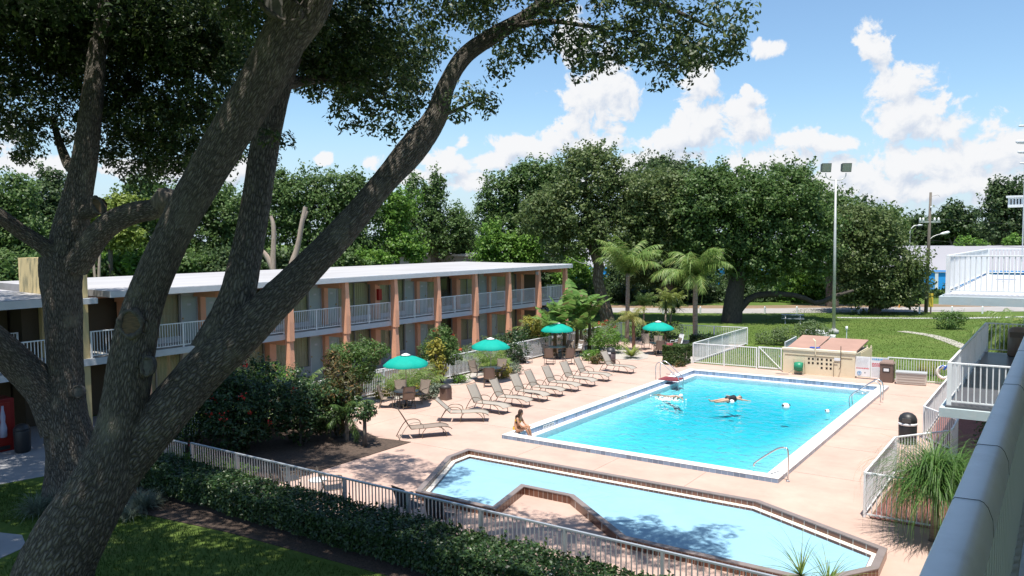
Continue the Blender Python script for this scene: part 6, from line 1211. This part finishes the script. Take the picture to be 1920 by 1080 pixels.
palm('areca_palm', 'bright green palm tuft beside the young yellowing palm', g2(1205, 640), [(0, .2, 2.6)], 16, 1.6, .42, .035, L_PALM, 73, (.2, 1.4), 1.8, .6, 28, .07)
palm('areca_palm', 'rounded golden palm behind the farthest parasol', g2(1243, 636), [(0, .6, 2.6), (.3, .8, 2.3)], 16, 1.9, .40, .035, leafmat('gold_palm', (.12, .19, .04), (.26, .29, .07), None, .35), 74, (.3, 1.45), 2.2, .7, 28, .06)
palm('areca_palm', 'feathery areca palm behind the table nearest the camera', g2(770, 738), [(0, 0, .25), (-.5, -.3, .15), (.3, .5, .2)], 12, 2.0, .45, .03, L_PALM, 75, (.5, 1.45), 1.9, .6, 28, .05)
palm('areca_palm', 'feathery areca palm behind the second parasol table', g2(922, 699), [(0, 0, .3), (-.5, .6, .2)], 14, 2.0, .45, .03, L_PALM, 76, (.5, 1.45), 1.9, .6, 28, .05)
palm('areca_palm', 'areca palm against a coral fin, behind the nearest parasol', (-28.2, 33.6, 0), [(0, 0, .6), (.5, .6, .4)], 12, 1.6, .4, .03, L_PALM, 77, (.5, 1.45), 1.8, .5, 26, .05)
palm('areca_palm', 'large light green areca palm at the motel front, left of the banana plants', (-28.3, 45.2, 0), [(0, 0, 1.2), (.6, .9, .9), (-.5, -.8, 1.0)], 12, 2.4, .5, .035, L_PALM, 78, (.4, 1.45), 1.9, .5, 30, .06)
palm('areca_palm', 'small light green areca palm left of the banana plants, in the fence line', (-27.6, 43.2, 0), [(0, 0, .7)], 14, 1.9, .45, .035, L_BRIGHT, 79, (.4, 1.45), 1.9, .5, 28, .06)
palm('areca_palm', 'areca palm behind the leaning limb, in front of the coral piers', (-28.5, 24.2, 0), [(0, 0, .4), (.4, -.5, .3)], 12, 1.9, .42, .03, L_PALM, 80, (.4, 1.45), 1.9, .5, 28, .05)
palm('areca_palm', 'tall dense areca palm at the far end of the lower landing', (-2.0, 44.5, 0), [(0, 0, 2.6), (.8, .6, 2.2), (-.5, .8, 2.0), (1.3, -.2, 2.5), (.4, 1.3, 1.6)], 20, 2.3, .6, .04, L_PALM, 81, (.0, 1.4), 2.6, .8, 32, .07)
palm('cycad', 'spiky yellow green cycad beside the far lounger', g2(1184, 672), [(0, 0, .12)], 26, 1.05, .16, .03, leafmat('cycad_leaf', (.14, .22, .04), (.30, .34, .08), None, .3), 82, (.25, 1.2), .7, .2, 24, .1)
palm('strappy_palm', 'slender strappy palm in the mulch bed between the croton and the sapling', (-21.2, 20.0, 0), [(0, 0, 1.1)], 16, 1.5, .34, .04, leafmat('deep_green_palm', (.05, .10, .025), (.10, .17, .04), None, .35), 83, (-.6, 1.3), 1.8, .7, 24, .07)  # leaves in one darker green
def straps(name, label, base, heads, n, L_, w, lm, seed, droop=2.2, el=(.2, 1.5), trunk=None, cat='plant'):
    rng = np.random.default_rng(seed); t = thing(name, label, cat, base); V = []; m = 10
    for hd in heads:
        for k in range(n):
            az = rng.uniform(0, 6.28); e = rng.uniform(*el); l = L_*rng.uniform(.6, 1.15); p = np.array(hd, float); c = np.array([math.cos(az), math.sin(az), 0]); s = np.array([-c[1], c[0], 0]); pp = [p]
            dr = droop*rng.uniform(.7, 1.3)
            for i in range(m): p = p+(c*math.cos(e)+np.array([0, 0, math.sin(e)]))*l/m; pp.append(p); e = max(e-dr/m*(.5+i/m), -1.52)
            pp = np.array(pp); ww = w*np.linspace(1, .15, m+1)[:, None]; V.append(np.stack([pp[:-1]-s*ww[:-1], pp[:-1]+s*ww[:-1], pp[1:]+s*ww[1:], pp[1:]-s*ww[1:]], 1))
    V = np.concatenate(V); sh_ = V.shape[0]//m
    # strips share their cross edges so that each strap is one island
    np_mesh('leaves', V.reshape(-1, 3), np.arange(V.shape[0]*4).reshape(-1, 4), lm, t)
    if trunk: B().tube(trunk[0], trunk[1], 12).build('trunk', PALMT, t, True)
    return t
pb_ = (-2.45, 20.9, 0)
straps('ponytail_palm', 'drooping long leaved palm in the red gravel beside the near right fence', pb_, [(0, 0, 1.55), (.40, .35, 1.35), (-.3, .25, 1.25), (.1, -.3, 1.2)], 380, 2.0, .011, leafmat('ponytail_leaf', (.045, .115, .02), (.095, .20, .04), (.18, .28, .08), .35), 90, 3.3, (.1, 1.4), ([(0, 0, 0), (0.05, .05, .8), (0, 0, 1.4)], [.09, .06, .05]), 'palm')
straps('spiky_plant', 'spiky dracaena whose top pokes into the bottom edge of the picture', (-4.0, 15.3, 0), [(0, 0, .80), (.45, .2, .65)], 60, .95, .013, L_PALM, 91, .9, (-.1, 1.4), ([(0, 0, 0), (0, 0, .75)], [.07, .05]), 'plant')
straps('yucca', 'dark spiky yucca in front of the golden palm at the back fence', (-23.2, 52.4, 0), [(0, 0, 2.3), (.5, .3, 2.0), (.9, .1, 2.4)], 60, .95, .035, L_HEDGE, 92, .7, (-.4, 1.5), ([(0, 0, 0), (0, 0, 2.2)], [.1, .07]), 'plant')
for i, (x, y, l, s_) in enumerate(((62, 955, 'left of the big oak trunk', 1), (92, 945, 'touching the left side of the oak trunk', .8), (258, 945, 'right of the oak trunk at the mulch edge', 1.0), (232, 962, 'at the right foot of the oak trunk', .7), (280, 935, 'at the end of the clipped hedge', .7))):
    straps('lily_turf', 'grey green lily turf clump '+l, g2(x, y+14), [(0, 0, .05), (.2, .1, .05), (-.15, .15, .05)], int(120*s_), .72*s_, .011, L_GREY, 93+i, 1.7, (.5, 1.5))
def banana(label, base, n, h, seed):
    rng = np.random.default_rng(seed); t = thing('banana_plant', label, 'banana plant', base, 0, 'banana plants by the third parasol'); V = []; b = B(); lb = B()
    b.tube([(0, 0, 0), (.03, 0, h*.5), (0, 0, h*.62)], [.13, .10, .06], 10); b.build('stem', mat('banana_stem', (.13, .10, .05), .8, .3, 5), t, True)
    for k in range(n):
        az = 2.4*k+rng.uniform(-.4, .4); e = rng.uniform(.75, 1.5); L_ = h*.66*rng.uniform(.75, 1.15); p = np.array([0, 0, h*.55]); c = np.array([math.cos(az), math.sin(az), 0]); s = np.array([-c[1], c[0], 0]); m = 12; dr = rng.uniform(.5, 1.7)
        pp = [p]; 
        for i in range(m): p = p+(c*math.cos(e)+np.array([0, 0, math.sin(e)]))*L_/m; pp.append(p); e -= dr/m*(.3+1.4*i/m)
        for i in range(m):
            f0, f1 = i/m, (i+1)/m; w0, w1 = [.40*h/3*max(.0, math.sin(min(1, max(0, (f-.16)/.84))*math.pi))**.5+.012 for f in (f0, f1)]
            tw = rng.uniform(-.12, .12)
            for sg in (-1, 1):
                u0, u1 = [np.array([0, 0, -.25*w+tw*w]) for w in (w0, w1)]; g_ = .93 if rng.random() < .6 else .78
                lb.add([pp[i], pp[i]*(1-g_)+pp[i+1]*g_, pp[i]*(1-g_)+pp[i+1]*g_+s*sg*w1*.9+u1, pp[i]+s*sg*w0+u0], [(0, 1, 2, 3)])
    lb.build('leaves', L_BANANA, t); return t
for i, (x, y, n, h, l) in enumerate(((-26.0, 43.2, 12, 3.6, 'directly behind the third parasol'), (-25.9, 44.6, 12, 3.9, 'tallest of the clump'), (-25.6, 45.7, 10, 3.2, 'right of the third parasol'), (-26.1, 42.2, 9, 2.9, 'left and low beside the vine fence'), (-25.2, 43.9, 8, 2.4, 'small one in front of the clump'))):
    banana('banana plant with torn green leaves, '+l, (x, y, 0), n, h, 100+i)
def shrub(name, label, base, blobs, lm, seed, leaf=.10, clump=.28, per=26, flowers=0, cat='shrub', group=None, stem=.035, dens=1.0, up=.6, long=.55):
    """blobs: (dx,dy,z,rx,ry,rz) in metres around the base"""
    rng = np.random.default_rng(seed); t = thing(name, label, cat, base, 0, group); V, Qs, n0, fl = [], [], 0, []
    for (dx, dy, z, rx, ry, rz) in blobs:
        ncl = int(max(5, (rx*ry+rx*rz+ry*rz)/3*12.6/(clump**2)*.62*dens)); P, N = ellipsoid_leaves((dx, dy, z), (rx, ry, rz), ncl, per, clump, rng, .45, up); P[:, 2] = np.maximum(P[:, 2], .04)
        v, q = leaves_geo(P, N, leaf, leaf*long, rng, .2); V.append(v); Qs.append(q+n0); n0 += len(v)
        if flowers:
            d = unit(rng.normal(size=(flowers, 3))*np.array([1, 1, .7])+np.array([.3, -.5, .3])); fl.append(np.array([dx, dy, z])+d*np.array([rx, ry, rz])*1.02)
    np_mesh('foliage', np.vstack(V), np.vstack(Qs), lm, t)
    if flowers:
        F_ = np.vstack(fl); F_ = (F_[:, None]+rng.normal(size=(len(F_), 9, 3))*.06).reshape(-1, 3); v, q = leaves_geo(F_, rng.normal(size=F_.shape), .09, .07, rng); np_mesh('flowers', v, q, FLOWER, t)
    b = B()
    for (dx, dy, z, rx, ry, rz) in blobs: b.tube(catmull([(dx*.15, dy*.15, -.02), (dx*.5, dy*.5, z*.5), (dx, dy, z)], 8), [stem*1.4]*3+[stem]*3+[stem*.5]*2, 6)
    b.build('stems', WOOD, t, True); return t
shrub('flowering_bush', 'big dark bush with red flowers behind the long hedge fence', (-23.6, 17.2, 0), [(0, 0, 1.4, 1.5, 1.3, 1.3), (-.9, .5, 1.8, 1.2, 1.1, 1.1), (.9, .8, 1.4, 1.0, 1.0, 1.0), (.5, -.6, .9, 1.1, .9, .8), (-.3, .6, 2.5, 1.1, 1.0, .8)], L_HEDGE, 110, .13, .32, 26, 3)
shrub('flowering_bush', 'dark bush with red blossoms right of the bigger flowered one', (-22.4, 18.9, 0), [(0, 0, 1.1, .9, .9, 1.0), (.5, .7, 1.3, .8, .8, .8), (-.5, .6, 1.7, .8, .8, .7)], L_HEDGE, 111, .13, .3, 26, 2)
shrub('flowering_bush', 'shaded bush at the left end of the mulch bed beside the oak limb', (-25.2, 16.2, 0), [(0, 0, 1.2, .9, .9, 1.1), (.4, .9, 1.5, .8, .8, .9), (-.3, 1.6, 1.4, .9, .9, 1)], L_HEDGE, 112, .12, .3, 26, 2)
shrub('croton_bush', 'tall croton with bronze top leaves in the mulch bed', (-21.9, 20.3, 0), [(0, 0, 1.0, .5, .5, .9), (.3, .2, 1.7, .42, .42, .7), (-.3, -.1, 1.5, .4, .4, .7), (.1, .2, 2.4, .34, .34, .5)], L_RED, 113, .24, .26, 16, long=.25)
shrub('croton_bush', 'bronze and green croton beside the tall one, lower and darker', (-22.9, 20.6, 0), [(0, 0, .8, .55, .55, .7), (-.4, .3, 1.3, .45, .45, .6)], L_HEDGE, 114, .22, .26, 16, long=.25)
shrub('garden_shrub', 'full dark green shrub in the mulch bed behind the croton and strappy palm', (-24.6, 20.6, 0), [(0, 0, .9, 1.0, .9, .9), (-.6, -1.2, 1.2, .9, .9, 1.0), (.5, .9, 1.0, .8, .8, .8), (-.8, .6, 1.5, .8, .8, .7)], L_HEDGE, 160, .13, .3, 26)
shrub('garden_shrub', 'fresh green feathery shrub rising behind the big red flowered bush', (-25.6, 18.8, 0), [(0, 0, 1.4, 1.0, 1.0, 1.1), (.3, 1.0, 1.8, .9, .9, .8), (-.2, -.8, 1.9, .8, .8, .8)], L_BRIGHT, 161, .16, .3, 24, long=.25)
shrub('low_plants', 'fringe of low yellowish plants along the near fence in the mulch bed', (-22.6, 15.0, 0), [(-1.2, 0, .25, .6, .3, .3), (0, .1, .3, .6, .35, .3), (1.1, 0, .25, .5, .3, .28), (2.0, .1, .2, .5, .3, .25)], L_BRIGHT, 115, .20, .2, 14, long=.2)
t = thing('sapling', 'small sapling with a thick short stem at the corner of the mulch bed', 'tree', g2(684, 838)); rng = np.random.default_rng(116); B().tube([(0, 0, -.02), (0.01, 0, .5), (0, .02, 1.0)], [.085, .07, .06], 10).build('trunk', WOOD, t, True)
P, N = ellipsoid_leaves((0, 0, 1.35), (.5, .5, .45), 26, 14, .2, rng, .3, .3); v, q = leaves_geo(P, N, .17, .08, rng, .8); np_mesh('crown', v, q, L_HEDGE, t)
B().tube([(0, 0, .9), (.2, .1, 1.3), (.35, .15, 1.5)], [.04, .03, .01], 6).tube([(0, 0, .9), (-.2, .1, 1.35)], [.04, .01], 6).build('branches', WOOD, t, True)
shrub('oleander_bush', 'round oleander bush between the nearest parasol and the motel fence', (-25.9, 25.1, 0), [(0, 0, 2.0, .95, .95, .75), (.3, .5, 2.3, .8, .8, .6), (-.3, -.4, 2.2, .8, .8, .6), (0, .2, 1.3, .7, .7, .5)], leafmat('oleander_leaf', (.045, .10, .02), (.09, .17, .035), (.20, .22, .08), .3), 117, .16, .25, 24, long=.28)
shrub('oleander_bush', 'leafy oleander with bare stem base between the first and second parasols', (-25.9, 30.9, 0), [(0, 0, 2.0, .8, .8, .8), (.2, .5, 1.6, .7, .7, .6), (-.2, -.4, 1.7, .7, .7, .6), (0, .1, 2.5, .5, .5, .4)], leafmat('oleander_leaf', (.045, .10, .02), (.09, .17, .035), None, .3), 118, .16, .25, 24, 1, long=.28)
shrub('croton_bush', 'yellow speckled croton in front of the leafy oleander', (-25.3, 29.9, 0), [(0, 0, 1.7, .4, .4, .5), (.1, .1, 1.1, .38, .38, .4), (-.1, 0, 2.1, .3, .3, .3)], L_GOLD, 119, .2, .24, 16, long=.35)
shrub('croton_bush', 'bronze tipped croton left of the round oleander bush', (-25.6, 23.4, 0), [(0, 0, 1.9, .35, .35, .5), (.1, -.1, 1.3, .38, .38, .5), (-.1, .1, 2.3, .3, .3, .3)], L_RED, 120, .24, .24, 14, long=.25)
for i, (x, y, m, l, r) in enumerate(((790, 742, L_GOLD, 'yellow low croton right of the nearest parasol table', .42), (716, 748, L_GOLD, 'small yellow croton left of the nearest parasol table', .36), (805, 748, L_GREY, 'grey dry low shrub beside the square bin', .5), (860, 718, L_BRIGHT, 'low plant at the fence foot left of the second table', .36), (940, 708, L_GOLD, 'yellow green low croton behind the second table', .5), (960, 702, L_GREY, 'dry grey low shrub right of the second table', .45), (1106, 676, L_BRIGHT, 'fern like low plant left of the round dark bin', .5), (1118, 682, L_RED, 'brown low plant beside the lone far lounger', .45), (1270, 688, L_RED, 'reddish low plant at the foot of the notice post', .2))):
    shrub('low_plant', l, g2(x, y), [(0, 0, r*.6, r, r, r*.6), (.2, .15, r*.9, r*.6, r*.6, r*.5)], m, 121+i, .17, .2, 14, long=.3, group='low plants in the beds')
shrub('yellow_croton', 'bright yellow plant in front of the motel, left of the banana plants', (-27.3, 41.5, 0), [(0, 0, 1.9, .55, .55, .6), (0, .2, 1.3, .6, .6, .6)], L_GOLD, 131, .22, .26, 18, long=.25)
shrub('garden_shrub', 'green shrub mass behind the fence below the yellow plant', (-27.7, 40.3, 0), [(0, 0, .9, .9, .9, .9), (.2, 1.4, 1.1, .9, .9, 1), (-.2, -1, .8, .8, .8, .8)], L_HEDGE, 132, .13, .28, 24)
shrub('fence_vine', 'dark vine growing over the fence beside the tall grey chair', (-26.35, 37.2, 0), [(0, 0, .65, .35, .55, .65), (.05, .9, .75, .35, .6, .65), (0, 1.8, .6, .35, .5, .6)], L_HEDGE, 133, .10, .22, 28)
shrub('bougainvillea', 'loose bougainvillea with red sprays left of the tall palm trunk', (-25.6, 47.2, 0), [(0, 0, 1.1, .9, .8, .7), (.5, .6, 1.4, .6, .6, .5), (-.3, -.7, .8, .7, .7, .6)], L_OLIVE, 134, .09, .26, 20, 4)
shrub('garden_shrub', 'bright green shrub with thin leaves left of the dark lamp bin', (-23.9, 45.0, 0), [(0, 0, 1.0, .9, .8, .7), (.6, .3, .7, .7, .6, .5), (-.6, -.3, .7, .7, .6, .6)], L_BRIGHT, 135, .16, .25, 22, long=.25)
shrub('garden_shrub', 'dark shrub wall along the back fence behind the young palm', (-24.0, 52.3, 0), [(0, 0, .8, 1.0, .5, .8), (1.3, .1, .8, .9, .5, .75), (-1.1, 0, .8, .8, .5, .8)], L_DARK, 136, .11, .28, 26)
shrub('garden_shrub', 'leafy shrub in front of the motel columns, behind the vine fence', (-28.4, 38.2, 0), [(0, 0, .7, .8, .8, .7), (.1, 1.2, .7, .8, .8, .7), (0, -1.5, .6, .8, .9, .6)], L_OLIVE, 137, .12, .28, 22)
shrub('garden_shrub', 'grey green shrub behind the near part of the motel fence', (-27.7, 36.0, 0), [(0, 0, .7, .7, .8, .6), (0, -1.5, .6, .7, .8, .6)], L_GREY, 141, .12, .28, 22)
def box_hedge(name, label, x0, x1, y0, y1, h, lm, seed, leaf=.06, n=None, rag=.05, z0=.05):
    rng = np.random.default_rng(seed); t = thing(name, label, 'hedge', ((x0+x1)/2, (y0+y1)/2, 0)); cx, cy = (x0+x1)/2, (y0+y1)/2; A = 2*(x1-x0+y1-y0)*h+(x1-x0)*(y1-y0); n = n or int(A/(leaf*leaf*.5)*2.2)
    P = np.stack([rng.uniform(x0, x1, n), rng.uniform(y0, y1, n), rng.uniform(z0, h, n)], 1); N = rng.normal(size=(n, 3))*.6+np.array([0, 0, .5])
    f = rng.integers(0, 10, n); dpt = np.abs(rng.normal(size=n))*.10
    wob = lambda a, b_: .12*np.sin(a*1.9+seed)+.08*np.sin(a*4.3+b_*2)
    m = f < 4; P[m, 2] = h-dpt[m]+wob(P[m, 0], P[m, 1])*rag*8; N[m] += [0, 0, .8]
    m = (f >= 4) & (f < 7); P[m, 1] = y0+dpt[m]+wob(P[m, 0], P[m, 2])*rag*5; N[m] += [0, -.9, 0]
    m = f == 7; P[m, 1] = y1-dpt[m]; N[m] += [0, .9, 0]; m = f == 8; P[m, 0] = x0+dpt[m]; N[m] += [-.9, 0, 0]; m = f == 9; P[m, 0] = x1-dpt[m]; N[m] += [.9, 0, 0]
    # stray shoots above the clipped top
    k = int((x1-x0)*(y1-y0)*rag*260); S = np.stack([rng.uniform(x0, x1, k), rng.uniform(y0, y1, k), np.full(k, h)], 1); hh = rng.uniform(.05, .32, k)**1.3
    SP = np.concatenate([S+np.array([0, 0, 1])*hh[:, None]*q+rng.normal(size=S.shape)*.02 for q in np.linspace(.2, 1, 6)]); P = np.vstack([P, SP]); N = np.vstack([N, rng.normal(size=SP.shape)])
    P[:, 0] -= cx; P[:, 1] -= cy
    v, q = leaves_geo(P, N, leaf*1.2, leaf*.65, rng); np_mesh('foliage', v, q, lm, t)
    b = B()
    for i in range(int((x1-x0)*1.3)+2):
        x = x0-cx+rng.uniform(0, x1-x0); y = y0-cy+rng.uniform(.15, max(.2, (y1-y0)*.6)); b.tube([(x, y, 0), (x+rng.uniform(-.1, .1), y, h*.35), (x+rng.uniform(-.25, .25), y-.1, h*.75)], [.022, .018, .008], 6); b.tube([(x, y, h*.2), (x+rng.uniform(-.3, .3), y-.1, h*.7)], [.014, .006], 6)
    b.build('stems', WOOD, t, True); return t
box_hedge('clipped_hedge', 'long dark clipped hedge along the near side of the white fence', -23.3, -4.6, 12.55, 13.9, .76, L_HEDGE, 138, .080, 66000, .05, .16)
box_hedge('boxy_hedge', 'boxy clipped green hedge at the corner of the side fence', -19.0, -17.75, 42.45, 43.65, 1.12, leafmat('box_leaf', (.035, .075, .016), (.075, .13, .03), (.14, .18, .05), .3), 139, .09, 9000, .01)
box_hedge('low_hedge', 'low clipped hedge beside the farthest parasol', -19.2, -18.0, 46.2, 48.6, .75, leafmat('box_leaf', (.035, .075, .016), (.075, .13, .03), None, .3), 140, .08, None, .02)
box_hedge('low_hedge', 'small dark hedge at the foot of the tall palm', -20.6, -18.3, 50.3, 51.6, .8, L_HEDGE, 142, .09, None, .02)
box_hedge('low_hedge', 'bright green hedge under the coral column, behind the fence', -28.4, -27.4, 25.6, 28.3, .75, L_BRIGHT, 143, .1, None, .02)
shrub('oleander_bush', 'long grey green oleander bush on the lawn behind the pool gate', g2(1485, 648), [(0, 0, .7, 1.4, .8, .7), (1.4, .5, .9, 1.1, .8, .8), (-1.4, -.2, .5, 1.1, .7, .5), (1.0, .1, 1.3, .8, .7, .5)], leafmat('oleander_grey', (.07, .12, .04), (.13, .19, .07), (.24, .27, .15), .3), 144, .17, .3, 22, long=.28)
shrub('round_bush', 'round isolated bush on the sunny lawn below the upper landing', g2(1780, 617), [(0, 0, .7, 1.15, 1.0, .75), (.4, .2, .9, .8, .7, .6)], leafmat('lawn_bush', (.05, .11, .02), (.10, .18, .04), None, .3), 145, .12, .3, 26)
for i, (x, y, l) in enumerate(((-8.2, 46.5, 'right behind the rule boards'), (-5.9, 46.2, 'behind the storage bench'))):
    straps('weed_clump', 'yellow seeding weed clump on the lawn '+l, (x, y, 0), [(0, 0, .02), (.4, .1, .02), (-.3, .2, .02)], 70, .9, .012, L_GOLD, 150+i, .8, (.7, 1.5))
shrub('garden_shrub', 'dark shrub growing in the shade under the lower landing', (-1.6, 30.2, 0), [(0, 0, .8, .7, .9, .8), (.2, -1.5, .6, .6, .8, .6)], L_DARK, 152, .12, .28, 24)
